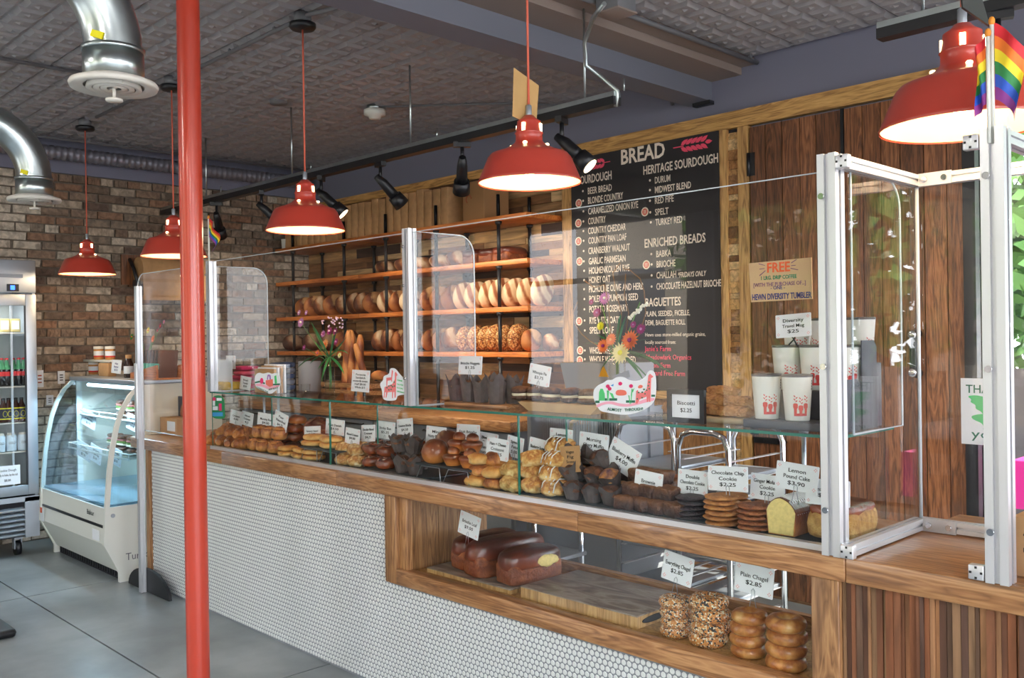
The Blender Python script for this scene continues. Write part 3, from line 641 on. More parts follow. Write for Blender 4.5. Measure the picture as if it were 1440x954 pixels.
# smoke detector
s0 = at(527, 158, Z=CEIL-.05)
sm = thing('smoke_detector', 'white round smoke detector on the tin ceiling', 'smoke detector', (s0.x, s0.y, CEIL))
MB().lathe([(.055, CEIL), (.055, CEIL-.035)], (s0.x, s0.y, 0), 20, close=True).build('box', 'galv', sm)
MB().lathe([(0, CEIL-.1), (.04, CEIL-.097), (.05, CEIL-.075), (.078, CEIL-.068), (.08, CEIL-.035), (.0, CEIL-.03)], (s0.x, s0.y, 0), 24).build('body', 'white', sm)
pipe('conduit', [(s0.x+.05, s0.y, 3.255), (s0.x+.8, s0.y+.7, 3.255), (s0.x+1.05, s0.y+.93, 3.22)], .008, 'thin conduit running away from the smoke detector', clips=[(s0.x+.5, s0.y+.44, 3.255)])
s1 = at(392, 143, Z=CEIL-.01)
tag(rebase(MB().lathe([(0, -.03), (.06, -.028), (.065, 0)], (s1.x, s1.y, CEIL), 20).build('ceiling_disc', 'conduit'), (s1.x, s1.y, CEIL)), 'small flat grey cap on the ceiling above the track', 'ceiling cap')
# ---- pendants
def pendant():
    t = thing('pendant_lamp', '', 'lamp', (0, 0, 0), 'red barn pendants over the counter')
    MB().lathe([(.2, 0), (.202, .006), (.198, .012), (.178, .06), (.162, .098), (.15, .112), (.11, .125), (.075, .142), (.058, .155), (.052, .165), (.052, .19), (.056, .193), (.052, .197), (.046, .235), (.046, .24), (.03, .25), (.02, .262), (0, .264)], n=40).build('shade', 'lampred', t, world=False)
    MB().lathe([(.197, .004), (.172, .06), (.156, .094), (.144, .106), (.1, .118), (.05, .145), (0, .15)], n=40).build('shade_lining', 'enamel', t, world=False)
    MB().lathe([(0, .03), (.02, .035), (.034, .06), (.034, .08), (.02, .11), (.014, .145)], n=20).build('bulb', 'bulb', t, world=False)
    for k in range(4):
        a = k*PI/2+.35
        MB().cbox((.0495*math.cos(a), .0495*math.sin(a), .212), (.006, .014, .03), (0, 0, a)).build('vent_slot_glow', 'bulb', t, world=False)  # glowing inserts stand in for bulb light showing through the vents
        MB().blob((.07*math.cos(a+.2), .07*math.sin(a+.2), .146), (.009, .009, .006), 8, 5, 0).build('vent_hole_glow', 'bulb', t, world=False)
    MB().lathe([(.012, .262), (.012, .30), (.006, .305)], n=10).build('cord_grip', 'steel', t, world=False)
    return t
PL = [(-.857, 2.42, 2.107, 'nearest pendant, above the uprights of the boxed plexiglass screen'), (-2.50, 2.55, 2.188, 'red pendant in front of the menu board, with a card on its cord'), (-4.13, 2.55, 2.152, 'red pendant above the display case, next after the column'), (-5.66, 2.55, 2.138, 'red pendant partly hidden behind the red column'), (-7.10, 2.55, 2.09, 'red pendant hanging before the brick wall beside the steel fridge')]
PL[0] = (-.857, 2.70, 2.107, 'largest-looking red pendant, above the boxed plexiglass screen')
pd = Proto(pendant())
made = []
for i, (x, y, z, lb) in enumerate(PL):
    q = at(*[(1355, 180), (745, 258), (430, 325), (245, 361), (123, 386)][i], Y=y)
    made.append(pd.put((q.x, y, q.z), label=lb, scale=1.1 if i == 0 else 1))
for i, o in enumerate(made):
    z = o.location.z; sc_ = o.scale.x; top = (CEIL-.075-z)/sc_; ch_ = (CEIL-z)/sc_
    MB().cyl((0, 0, .3), (0, 0, top), .0045, 8).build('cord', 'cordred', o, world=False)
    MB().lathe([(0, top-.012), (.06, top-.01), (.068, top), (.068, top+.018), (.05, top+.02)], n=24).build('ceiling_rose', 'black', o, world=False)
    MB().cyl((0, 0, top+.018), (0, 0, ch_-.001), .045, 20).build('rose_box', 'conduit', o, world=False)
    ld = bpy.data.lights.new('bulb_light', 'POINT'); ld.energy = 3; ld.color = (1, .76, .48); ld.shadow_soft_size = .035
    lo = bpy.data.objects.new('bulb_light', ld); COL.objects.link(lo); lo.parent = o; lo.location = (0, 0, .0)
# card hanging on the second cord; menu card on the first
c = at(745, 170, Y=2.55)
cd = MB(); X_, Z_ = at(722, 135, Y=2.5), at(758, 135, Y=2.6)
a = at(723, 96, Y=2.50); b_ = at(758, 121, Y=2.60); c2 = at(754, 180, Y=2.60); d = at(721, 164, Y=2.50)
cd.add([a, b_, c2, d, a+Vector((.006, -.008, 0)), b_+Vector((.006, -.008, 0)), c2+Vector((.006, -.008, 0)), d+Vector((.006, -.008, 0))], [(0, 1, 2, 3), (7, 6, 5, 4), (0, 4, 5, 1), (1, 5, 6, 2), (2, 6, 7, 3), (3, 7, 4, 0)])
o = rebase(cd.build('hanging_card', C('yellowcard', 190, 150, 92, rough=.7, var=.1, bs=8)), (c.x, 2.55, c.z)); tag(o, 'brown card number sign hanging on the cord above the pendant by the menu board', 'sign')
cd = MB(); A = [at(1350, -6, Y=2.40), at(1376, -10, Y=2.50), at(1390, 38, Y=2.52), at(1352, 12, Y=2.40)]
cd.add(A+[v+Vector((.006, -.006, 0)) for v in A], [(0, 1, 2, 3), (7, 6, 5, 4), (0, 4, 5, 1), (1, 5, 6, 2), (2, 6, 7, 3), (3, 7, 4, 0)])
tag(rebase(cd.build('hanging_card', C('darkcard', 52, 58, 54, rough=.3)), A[0]), 'dark laminated card hanging on the cord of the nearest pendant', 'sign')
# ---- tracks
TY, TZ = 3.5, 2.735
def track(x0, x1, rods, label):
    t = thing('light_track', label, 'light track', (x0, TY, TZ))
    MB().box(x0, x1, TY-.03, TY+.03, TZ-.02, TZ+.02).build('rail', 'black', t)
    MB().box(x0, x1, TY-.025, TY+.025, TZ+.021, TZ+.045).build('top_channel', 'galv', t)
    for x in rods: MB().cyl((x, TY, TZ+.04), (x, TY, CEIL-.001), .006, 8).build('rod', 'galv', t)
    for x in rods: MB().cyl((x+.25, TY, TZ+.04), (x+.25, TY, TZ+.1), .004, 6).build('stud', 'galv', t)
    return t
track(-8.0, xa(868, TY, 155), [xa(577, TY, 150), xa(410, TY, 200), xa(822, TY, 100), xa(290, TY, 250)], 'long black track hung on thin rods over the counter aisle')
track(xa(1237, TY, 65), 1.5, [xa(1298, TY, 30), 1.0], 'second black track beside the nearest pendant')
def head():
    t = thing('track_spotlight', '', 'spotlight', (0, 0, 0), 'spotlights on the long track')
    MB().cbox((0, 0, -.012), (.1, .035, .03)).build('adapter', 'black', t, world=False)
    MB().cyl((0, 0, -.02), (0, 0, -.12), .011).build('stem', 'black', t, world=False)
    MB().tube([(0, -.03, -.09), (0, .02, -.13), (0, .06, -.17), (0, .10, -.21)], [.02, .03, .032, .034], 16).tube([(0, .095, -.205), (0, .15, -.26)], [.046, .052], 20).build('barrel', 'black', t, world=False)
    MB().tube([(0, .1505, -.2605), (0, .151, -.261)], [.042, .042], 20).build('lens', M['spotlens'], t, world=False)
    return t
M['spotlens'] = flat('spot_lens', S(255, 232, 190), .3, emit=3)
hd = Proto(head())
for i, (px, py, rz, lb) in enumerate([(305, 312, -.9, 'black track spotlight just past the column by the rainbow flag'), (368, 298, .5, 'black track spotlight in front of the brick wall'), (452, 280, .8, 'black track spotlight half behind the pendant after the column'), (535, 250, .2, 'black track spotlight over the kraft boxes'), (650, 222, -.9, 'black track spotlight pointing sideways above the top shelf'), (790, 182, 1.2, 'black track spotlight behind the pendant at the menu board')]):
    o = hd.put((xa(px, TY, py), TY, TZ-.02), (0, 0, -rz), lb)
    ld = bpy.data.lights.new('spot', 'SPOT'); ld.energy = 12; ld.spot_size = 1.7; ld.spot_blend = .7; ld.color = (1, .90, .74); ld.shadow_soft_size = .04
    lo = bpy.data.objects.new('spot', ld); COL.objects.link(lo); lo.parent = o; lo.location = (0, .165, -.275); lo.rotation_euler = (math.radians(48), 0, 0)
o = dup(hd.roots[0], (xa(1403, TY, 40), TY, TZ-.02), (0, 0, .4), 'black spotlight on the second track behind the rainbow flag', 'spotlights on the second track')
fx = [at(x, y, Y=Y_) for x, y, Y_ in ((866, 150, 3.5), (869, 128, 3.5), (845, 108, 3.45), (824, 92, 3.4), (822, 60, 3.35), (834, 25, 3.28), (850, 5, 3.2))]
tag(rebase(MB().tube(fx, .011, 8).build('flexible_conduit', 'galv'), fx[0]), 'curved flexible metal conduit feeding the end of the track', 'conduit')
# added opal globes, unseen beside and behind the camera, to brighten room and ceiling
M['opal'] = flat('fill_globe_glow', (1, .93, .84, 1), .4, emit=2.5)
for i, (x, y, e) in enumerate([(-6.6, -.6, 70), (-4.2, -.9, 90), (-1.9, -.9, 90), (.5, -.8, 80), (1.3, 1.5, 80), (1.4, 4.0, 70)]):
    t = thing('added_fill_globe', 'white globe lamp on a rod in the seating half, %s of six' % ORD[i], 'lamp', (x, y, 2.98), 'added fill globes')
    MB().cyl((x, y, 3.08), (x, y, CEIL), .008).build('rod', 'black', t)
    MB().blob((x, y, 2.98), (.11, .11, .11), 24, 14, 0).build('globe', 'opal', t)
    ld = bpy.data.lights.new('added_fill_light', 'POINT'); ld.energy = e; ld.color = (1, .95, .88); ld.shadow_soft_size = .125
    lo = bpy.data.objects.new('added_fill_light', ld); COL.objects.link(lo); lo.parent = t; lo.location = (0, 0, 0)
# ================================================================ counter
CT0 = ZC-.07
ct = thing('counter', 'long bakery counter with white penny tile front and oak top', 'counter', (-3.2, YG, 0))
def plankrow(name, x0, x1, y0, y1, z0, z1, mat, par, cuts):
    xs_ = [x0]+cuts+[x1]
    for a, b_ in zip(xs_, xs_[1:]):
        o = MB().rbox(-(b_-a)/2+.0006, (b_-a)/2-.0006, y0, y1, z0, z1, .004).build(name, mat, par, world=False)
        o.location = Vector(((a+b_)/2, 0, 0))-org(par)
plankrow('worktop', -6.19, -1.20, 2.455, 3.05, CT0, ZC, 'counterwood', ct, [-4.9, -3.74, -2.2])
plankrow('worktop', -1.20, 1.2, 2.455, 3.30, CT0, ZC, 'counterwood', ct, [])
MB().box(-5.99, -5.95, 2.475, 3.0, 0, CT0).build('end_board', 'counterwoodz', ct)
# body: front panel with the window opening
OX0, OX1, OZ0 = -3.365, -1.235, .505
bd = MB().box(-5.95, OX0, 2.497, 2.52, 0, CT0).box(OX0, OX1, 2.497, 2.52, 0, OZ0).box(-5.99, 1.2, 3.0, 3.03, 0, .40).box(-5.95, OX0, 2.52, 3.0, 0.0, .03)
bd.build('front_panel', 'grout', ct)
# penny tiles, raised, laid staggered: geometry of their own
t_ = []; d_ = .0242; r0 = d_*.44; ang = [2*PI*k/8+PI/8 for k in range(8)]
base = [(r0*math.cos(a), r0*math.sin(a)) for a in ang]; b2 = [(.82*x, .82*z) for x, z in base]
row = 0; z = .018; tv = []; tf = []
while z < CT0-.012:
    x = -5.94+(d_/2 if row % 2 else 0)
    while x < OX1-.01:
        if not (x > OX0-.012 and z > OZ0-.012):
            o_ = len(tv)
            tv += [(x+p, 2.497, z+q) for p, q in base]+[(x+p, 2.4948, z+q) for p, q in b2]
            tf += [(o_+k, o_+(k+1) % 8, o_+8+(k+1) % 8, o_+8+k) for k in range(8)]+[tuple(o_+8+k for k in range(8))]
        x += d_
    z += d_*.866; row += 1
m_ = MB(); m_.v = tv; m_.f = tf; m_.sm = [False]*len(tf); m_.mi = [0]*len(tf)
tag(m_.build('penny_tile', 'tile', ct), kind='stuff')
# window frame of the counter
fr_ = MB().rbox(OX0-.005, OX0+.075, 2.465, 2.52, OZ0, CT0, .004).build('window_stile', 'counterwoodz', ct)
MB().rbox(OX0+.075, OX0+.13, 2.485, 2.52, OZ0+.06, CT0, .004).build('window_stile', 'counterwoodz', ct)
MB().rbox(OX1-.075, OX1+.01, 2.465, 2.52, 0, CT0, .004).build('window_stile', 'counterwoodz', ct)
plankrow('window_rail', OX0+.075, OX1-.075, 2.465, 2.52, OZ0, OZ0+.068, 'counterwood', ct, [])
for i in range(3): MB().box(OX0+.10, OX0+.115, 2.53+i*.15, 2.678+i*.15, OZ0+.03, CT0).build('niche_board', 'counterwoodz', ct)
MB().box(OX0+.1, OX1-.06, 2.52, 2.98, OZ0+.03, OZ0+.055).build('niche_floor', 'endgrain', ct)
MB().box(OX0+.1, OX1-.06, 2.94, 2.97, OZ0+.05, OZ0+.11).build('niche_back_rail', 'counterwood', ct)
MB().box(OX1-.075, OX1-.06, 2.52, 2.98, OZ0+.05, CT0).build('niche_board', 'counterwoodz', ct)
MB().box(OX0+.12, OX1-.07, 2.522, 2.527, OZ0+.058, CT0).build('window_pane', 'glass', ct)
# slatted front beyond the window
rr = random.Random(21); x = OX1+.012
while x < .6:
    ww = rr.uniform(.008, .021)
    o = MB().box(-ww/2+.0006, ww/2-.0006, -rr.uniform(.004, .022), 0, .0, CT0-.001).build('slat', 'slat', ct, world=False); o.location = Vector((x+ww/2, 2.50, 0))-org(ct); x += ww
MB().box(OX1+.01, .9, 2.50, 2.53, 0, CT0).build('slat_backing', 'dark', ct)
# ================================================================ display case
CX0, CX1, CY1 = -5.09, -1.245, 2.85
dc = thing('display_case', 'long glass display case full of pastries on the counter', 'display case', (-3.2, YG, ZC))
MB().box(CX0-.01, CX1+.01, YG-.014, YG+.012, ZC, ZC+.018).box(CX0-.01, CX0+.012, YG, CY1, ZC, ZC+.012).build('sill_channel', 'alu', dc)
MB().box(CX0, CX1, YG+.012, CY1, ZC, ZC+.008).build('case_floor', 'tray', dc)
for a, b_ in ((CX0, -3.86), (-3.852, -2.545), (-2.537, CX1)):
    MB().box(a, b_, YG, YG+.006, ZC+.018, ZT-.008).build('front_pane', 'glass', dc)
for x in (-3.856, -2.541): MB().box(x-.003, x+.003, YG-.001, YG+.007, ZC+.018, ZT-.008).build('pane_joint', 'glassgreen', dc)
for x in (CX0, CX1-.006): MB().box(x, x+.006, YG+.007, CY1, ZC+.012, ZT-.008).build('end_pane', 'glass', dc)
for x in (CX0, CX1): MB().box(x-.002, x+.002, YG-.002, YG+.001, ZC+.018, ZT-.008).build('pane_edge', 'glassgreen', dc)
for a, b_ in ((CX0-.01, -3.4), (-3.395, CX1+.015)):
    g = MB().box(a, b_, YG-.008, CY1, ZT-.008, ZT).build('glass_top', 'glass', dc)
    MB().box(a, b_, YG-.011, YG-.008, ZT-.0085, ZT+.0005).build('green_edge', 'glassgreen', g)
MB().box(CX1+.015, CX1+.018, YG-.01, CY1, ZT-.0085, ZT+.0005).build('green_edge', 'glassgreen', dc)
for px in (392, 541, 807): 
    x = xa(px, 2.7); MB().box(x-.0025, x+.0025, 2.66, CY1-.01, ZC+.012, ZT-.009).build('partition', 'glass', dc); MB().box(x-.003, x+.003, 2.655, 2.66, ZC+.012, ZT-.009).build('partition_edge', 'glassgreen', dc)
for px in (392, 372, 1130):
    x = xa(px, 2.83); MB().cyl((x, 2.83, ZC+.01), (x, 2.83, ZT-.009), .008, 10).cyl((x, 2.83, ZT-.05), (x, 2.83, ZT-.02), .016, 10).build('prop_rod', 'steel', dc)
# ================================================================ plexiglass screens
def extr(m, a, b_, w_=.04, d=None):
    """square extrusion from a to b with a slot on each face"""
    a, b_ = Vector(a), Vector(b_); ax = max(range(3), key=lambda k: abs(b_[k]-a[k])); h = w_/2; s = w_*.12
    pr = [(-h, -h), (-s, -h), (-s, -h*.6), (s, -h*.6), (s, -h), (h, -h), (h, -s), (h*.6, -s), (h*.6, s), (h, s), (h, h), (s, h), (s, h*.6), (-s, h*.6), (-s, h), (-h, h), (-h, s), (-h*.6, s), (-h*.6, -s), (-h, -s)]
    o1, o2 = [k for k in range(3) if k != ax]; vs = []
    for P0 in (a, b_):
        for u, v in pr:
            q = P0.copy(); q[o1] += u; q[o2] += v; vs.append(q)
    n = len(pr); return m.add(vs, [tuple(range(n))[::-1], tuple(range(n, 2*n))]+[(i, (i+1) % n, n+(i+1) % n, n+i) for i in range(n)])
def rpanel(m, axis, c, u0, u1, z0, z1, r, th=.006, corner=1):
    """clear sheet with one rounded top corner; axis is its normal"""
    pl = [(u0, z0), (u1, z0)]
    if corner == 1:
        pl += [(u1-r+r*math.cos(k*PI/16), z1-r+r*math.sin(k*PI/16)) for k in range(9)]+[(u0, z1)]
    else:
        pl += [(u1, z1)]+[(u0+r+r*math.cos(PI/2+k*PI/16), z1-r+r*math.sin(PI/2+k*PI/16)) for k in range(9)]
    m.prism(pl, c-th/2, c+th/2, 'yz' if axis == 'x' else 'xz'); return pl
def edge(pl, axis, c, par, off=.0045):
    pts_ = [(c, u, v) if axis == 'x' else (u, c, v) for u, v in pl]
    MB().tube(pts_+[pts_[0]], .0035, 6).build('sheet_edge', 'plexiedge', par)
def screen_post(x, y, z0, z1, label):
    t = thing('screen_post', label, 'post', (x, y, z0))
    extr(MB(), (x, y, z0), (x, y, z1), .045).build('extrusion', 'alu', t)
    for z in (z0+.12, z1-.25, z1-.08): MB().cyl((x-.010, y-.024, z), (x-.010, y-.032, z), .007, 10).build('bolt', 'chrome', t)
    return t
sc1 = thing('plexiglass_screen', 'clear plexiglass screen over the case before the menu board, with rounded side wing', 'screen', (-2.2, YG, ZT))
MB().box(-3.165, -1.27, YG-.016, YG-.011, ZT+.002, 2.055).build('sheet', 'plexi', sc1)
MB().box(-3.165, -1.27, YG-.0165, YG-.0105, 2.055, 2.058).build('sheet_edge', 'plexiedge', sc1)
m_ = MB(); pl = rpanel(m_, 'x', -3.16, YG, 2.84, ZT+.002, 2.06, .09); wg = m_.build('wing', 'plexi', sc1); edge(pl, 'x', -3.16, sc1)
m_ = MB(); pl = rpanel(m_, 'x', -1.205, YG+.03, 2.86, ZT+.004, 2.06, .09); wg = m_.build('wing', 'plexi', sc1); edge(pl, 'x', -1.205, sc1)
sc2 = thing('plexiglass_screen', 'clear plexiglass screen over the brick-wall end of the case, with rounded side wing', 'screen', (-4.1, YG, ZT))
MB().box(-5.03, -3.22, YG-.016, YG-.011, ZT+.002, 2.055).build('sheet', 'plexi', sc2)
MB().box(-5.03, -3.22, YG-.0165, YG-.0105, 2.055, 2.058).build('sheet_edge', 'plexiedge', sc2)
m_ = MB(); pl = rpanel(m_, 'x', -5.04, YG, 2.84, ZT+.002, 2.03, .09); m_.build('wing', 'plexi', sc2); edge(pl, 'x', -5.04, sc2)
screen_post(-3.192, YG-.01, ZT+.001, 2.075, 'white metal screen post standing mid-case between the two clear screens')
screen_post(-5.06, YG-.01, ZT+.001, 2.06, 'white metal screen post at the brick-wall end, just past the red column')
# boxed screen at the service end
bs = thing('boxed_screen', 'boxed aluminium frame with clear sheets on the oak counter', 'screen', (-1.2, 2.5, ZC))
for x, y in ((-1.235, YG-.03), (-.80, YG-.03)):
    extr(MB(), (x, y, ZC+.001), (x, y, 2.10), .055).build('post', 'alu', bs)
    for z in (ZC+.13, 1.5, 1.98): MB().cyl((x-.012, y-.029, z), (x-.012, y-.037, z), .009, 10).build('bolt', 'chrome', bs)
for z in (ZC+.022, 2.07):
    extr(MB(), (-1.195, YG-.05, z), (-1.195, 2.96, z), .035).build('rail', 'alu', bs)
    extr(MB(), (-1.195, 2.965, z), (1.1, 2.965, z), .035).build('rail', 'alu', bs)
    for xe, ye in ((-.85, YG-.045), (-1.185, YG-.055)):
        re_ = MB().rbox(xe-.019, xe+.019, ye-.012, ye+.012, z-.019, z+.019, .003).build('rail_end', 'alu', bs)
        m_ = MB()
        for dx, dz in ((-.013, 0), (.013, 0), (0, -.013), (0, .013)): m_.box(xe+dx-.0028, xe+dx+.0028, ye-.0135, ye-.0122, z+dz-.0028, z+dz+.0028)
        m_.build('end_slot', 'black', re_)
    MB().cbox((-1.13, 2.943, z), (.10, .005, .04)).build('corner_plate', 'alu', bs)
    for k in (-.03, .03): MB().cyl((-1.13+k, 2.94, z), (-1.13+k, 2.933, z), .009, 10).build('bolt', 'chrome', bs)
MB().box(-1.199, -1.193, YG, 2.95, ZC+.04, 2.05).build('side_sheet', 'plexi', bs)
MB().box(-1.18, 1.05, 2.962, 2.967, ZC+.04, 2.05).build('back_sheet', 'plexi', bs)
MB().cyl((-1.19, 2.955, ZC+.04), (-1.19, 2.955, 2.05), .006, 8).build('sheet_edge', 'plexiedge', bs)
MB().box(-.768, 1.05, YG-.04, YG-.035, ZC+.002, 2.14).build('front_sheet', 'plexi', bs)
extr(MB(), (-.80, YG-.0, 2.085), (-.80, 2.95, 2.085), .035).build('rail', 'alu', bs)
# free-standing screen left of the counter
fs = thing('floor_screen', 'clear free-standing screen with a black half-round foot before the tiled counter end', 'screen', (-5.85, 2.40, 0))
MB().prism([(-6.12+.30+.31*math.cos(a), .005+.145*math.sin(a)) for a in [PI*k/16 for k in range(17)]], 2.405, 2.425).build('foot', 'black_plastic', fs)
extr(MB(), (-5.85, 2.385, .003), (-5.85, 2.385, 1.95), .035).build('post', 'alu', fs)
m_ = MB(); pl = rpanel(m_, 'y', 2.415, -5.93, -5.12, 1.03, 2.03, .09, corner=0); m_.build('sheet', 'plexi', fs); edge(pl, 'y', 2.415, fs)
MB().rbox(-5.875, -5.84, 2.36, 2.41, .98, 1.46, .004).build('clamp', 'alu', fs)
MB().rbox(-5.13, -5.10, 2.36, 2.42, 1.12, 1.62, .004).build('clamp', 'alu', fs)
# flags
def flag(x, y, z0, z1, label, sag, wdt, side, hgt):
    t = thing('rainbow_flag', label, 'flag', (x, y, z0))
    MB().cyl((x, y, z0), (x, y, z1), .005, 8).build('pole', 'white', t); MB().blob((x, y, z1), (.008, .008, .012), 8, 5, 0).build('finial', C('finial', 226, 140, 40), t)
    cols = [(212, 30, 44), (240, 120, 30), (246, 218, 40), (40, 130, 66), (36, 84, 190), (140, 50, 140)]
    for k, c in enumerate(cols):
        def P(u, v):   # u along the fly, v down the hoist
            return (x+side*(.006+wdt*u*(1-.25*u*v)), y+.02*math.sin(u*7+v*4)*u, z1-.005-hgt*v*(1-.05*u)-sag*u**1.3)
        vs = []; n = 8
        for i in range(n+1):
            for v in (k/6, (k+.5)/6, (k+1)/6): vs.append(P(i/n, v))
        vs += [(a, b_+.001, c_) for a, b_, c_ in vs]; o_ = 3*(n+1); fs_ = []
        for i in range(n):
            for j in (0, 1):
                q = (3*i+j, 3*i+j+1, 3*i+4+j, 3*i+3+j); fs_ += [q, tuple(o_+s for s in q[::-1])]
        nmf = 'stripe%d' % k
        if nmf not in M: C(nmf, *c, rough=.6)
        MB().add(vs, fs_, True).build('stripe', M[nmf], t)
    return t
fz = at(1392, 33, Y=YG-.03).z
flag(-.80, YG-.045, 2.06, fz, 'rainbow flag on a white stick atop the boxed screen frame', .075, .065, 1, .19)
flag(-.806, YG-.055, 2.06, fz-.03, 'second drooping rainbow flag beside the pendant on the boxed frame', .04, .028, -1, .17)
flag(-5.06, YG-.02, 2.04, at(290, 308, Y=YG).z, 'rainbow flag on a white stick atop the far screen post', .10, .10, 1, .11)
# ================================================================ shelving on the back wall
SX0, SX1, SY0 = XL+.05, -4.56, 4.60
sh = thing('shelving_unit', 'pipe shelving with four orange-brown boards holding loaves', 'shelves', (-6.3, 4.8, 1.08))
SZ = [1.482, 1.81, 2.148, 2.472]
for z in SZ:
    for a, b_ in ((SX0, -6.62), (-6.615, SX1)):
        o = MB().rbox(-(b_-a)/2, (b_-a)/2, SY0, YB-.031, z-.036, z, .003).build('shelf_board', 'shelfwood', sh, world=False); o.location = Vector(((a+b_)/2, 0, 0))-org(sh)
BCZ = 1.035
for x in [xa(p, 4.66, 440) for p in (418, 490, 549, 620, 708)]:
    for y in (4.622, 4.945):
        pm = MB(); lv = [BCZ]+[v for z in SZ for v in (z-.036, z)]+[SZ[-1]+.16 if y < 4.7 else SZ[-1]+.17]
        for k in range(0, len(lv)-1, 2): pm.cyl((x, y, lv[k]+.0005), (x, y, lv[k+1]-.0005), .0135, 10)
        pm.cyl((x, y, lv[-2]), (x, y, lv[-1]), .0135, 10).build('pipe', 'black', sh)
        for z in SZ: MB().cyl((x, y, z-.06), (x, y, z-.0365), .021, 10, .027).build('flange', 'black', sh)
        MB().cyl((x, y, BCZ+.001), (x, y, BCZ+.018), .03, 10, .02).build('flange', 'black', sh)
# back counter
bc = thing('back_counter', 'oak-topped back counter with grey drawers under the bread shelves', 'counter', (-6.2, 4.6, 0))
BX1 = -4.32
plankrow('worktop', XL+.06, BX1, 4.18, 4.965, BCZ-.07, BCZ, 'counterwood', bc, [-6.4])
MB().box(XL+.08, BX1-.02, 4.24, 4.96, .10, BCZ-.07).build('body', C('greycab', 118, 124, 134, rough=.5), bc)
n = 7
for i in range(n):
    a = XL+.1+i*(BX1-.04-XL-.1)/n; b_ = a+(BX1-.04-XL-.1)/n-.008
    for j, (z0, z1) in enumerate(((.80, .955), (.60, .79), (.12, .59))):
        d = MB().rbox(a, b_, 4.222, 4.24, z0, z1, .004).build('drawer', C('greycab2', 132, 138, 148, rough=.45), bc)
        MB().tube([(a+.12, 4.222, z1-.03), (a+.12, 4.205, z1-.035), (b_-.12, 4.205, z1-.035), (b_-.12, 4.222, z1-.03)], .006, 6).build('handle', 'black', d)
# ================================================================ curved chilled display beside the counter
KX0, KX1, KY1 = -7.5, -6.205, 3.12
ch = thing('chilled_display', 'white refrigerated display with curved glass front at the end of the counter', 'display fridge', (-6.85, 2.7, 0))
low = [(2.40, .0), (2.378, .0), (2.378, .06), (2.28, .26), (2.29, .505), (KY1, .505), (KY1, 0)]
for x0, x1 in ((KX0, KX0+.03), (KX1-.03, KX1)): MB().prism(low, x0, x1, 'yz').build('side_panel', 'white', ch)
MB().prism([(2.40, .06), (2.39, .06), (2.285, .265), (2.295, .37), (2.30, .37), (2.30, .385), (2.296, .385), (2.298, .50), (KY1, .50), (KY1, .06)], KX0+.03, KX1-.03, 'yz').build('front_panel', 'white', ch)
MB().box(KX0+.04, KX1-.05, 2.292, 2.31, .366, .384).build('groove', 'black', ch)
MB().box(KX0+.05, KX1-.03, 2.41, 2.44, .0, .10).build('kick_frame', 'dark', ch)
for i in range(26):
    x = KX0+.08+i*(KX1-KX0-.14)/26; MB().box(x, x+.012, 2.400, 2.412, .015, .19).build('grille_slat', 'black_plastic', ch)
MB().box(KX0+.03, KX1-.03, 2.44, KY1, .06, .12).build('floor_pan', 'dark', ch)
curve = [(2.291, .505), (2.300, .62), (2.312, .76), (2.333, .90), (2.361, 1.035), (2.402, 1.15), (2.455, 1.24), (2.531, 1.315)]
curve_in = [(y+.03, z-.004) for y, z in curve]
for x0, x1 in ((KX0, KX0+.02), (KX1-.022, KX1)):
    MB().prism(curve+curve_in[::-1], x0, x1, 'yz').build('curved_frame', 'white', ch)
    MB().box(x0, x1, 2.56, 2.60, .505, 1.315).build('upright', 'white', ch)
    MB().box(x0, x1, 2.60, KY1, .505, 1.315).build('side_panel', C('coolbeige', 214, 208, 192, rough=.5), ch)
    MB().prism(curve_in+[(2.56, 1.31), (2.56, .508)], (x0+x1)/2-.003, (x0+x1)/2+.003, 'yz').build('side_glass', 'coolglass', ch)
cg = MB(); cg.prism(curve+[(y+.005, z-.003) for y, z in curve][::-1], KX0+.021, KX1-.023, 'yz'); cg.build('curved_glass', 'coolglass', ch)
MB().rbox(KX0-.005, KX1+.005, 2.515, KY1, 1.305, 1.335, .006).build('top', 'steel', ch)
MB().box(KX0+.03, KX1-.03, 3.06, 3.075, .51, 1.30).build('back_lining', C('coolgrey', 150, 168, 180, rough=.4), ch)
MB().box(KX0+.022, KX1-.022, 2.315, 3.06, .506, .52).build('well_floor', C('coolblue', 150, 184, 204, rough=.2, metal=.4), ch)
for z, y0 in ((1.045, 2.56), (.80, 2.47)):
    s = MB().box(KX0+.10, KX1-.05, y0, 3.05, z, z+.012).build('shelf', 'glass', ch)
    MB().tube([(KX0+.10, 3.0, z+.035), (KX0+.10, y0, z+.035), (KX1-.05, y0, z+.035), (KX1-.05, 3.0, z+.035)], .004, 6).tube([(KX0+.10, y0, z), (KX1-.05, y0, z)], .008, 8).build('rail', 'white', s)
    for k in range(4): MB().cyl((KX0+.10+k*.38, y0, z), (KX0+.10+k*.38, y0, z+.035), .003, 6).build('rail_stay', 'white', s)
MB().cyl((KX0+.1, 2.62, 1.27), (KX1-.1, 2.62, 1.27), .012, 12).build('light_tube', 'tube', ch)
ld = bpy.data.lights.new('tube_light', 'AREA'); ld.shape = 'RECTANGLE'; ld.size = 1.1; ld.size_y = .05; ld.energy = 9; ld.color = (.72, .9, 1)
lo = bpy.data.objects.new('tube_light', ld); COL.objects.link(lo); lo.parent = ch; lo.location = Vector((-6.85, 2.50, 1.19))-org(ch)
MB().cyl((KX1, 2.34, .45), (KX1+.004, 2.34, .45), .014, 14).build('lock', 'steel', ch)
lg = at(128, 720, Y=2.29); text('Bakur', ch, lg.x, 2.285, lg.z-.02, .035, .13, 'ink')
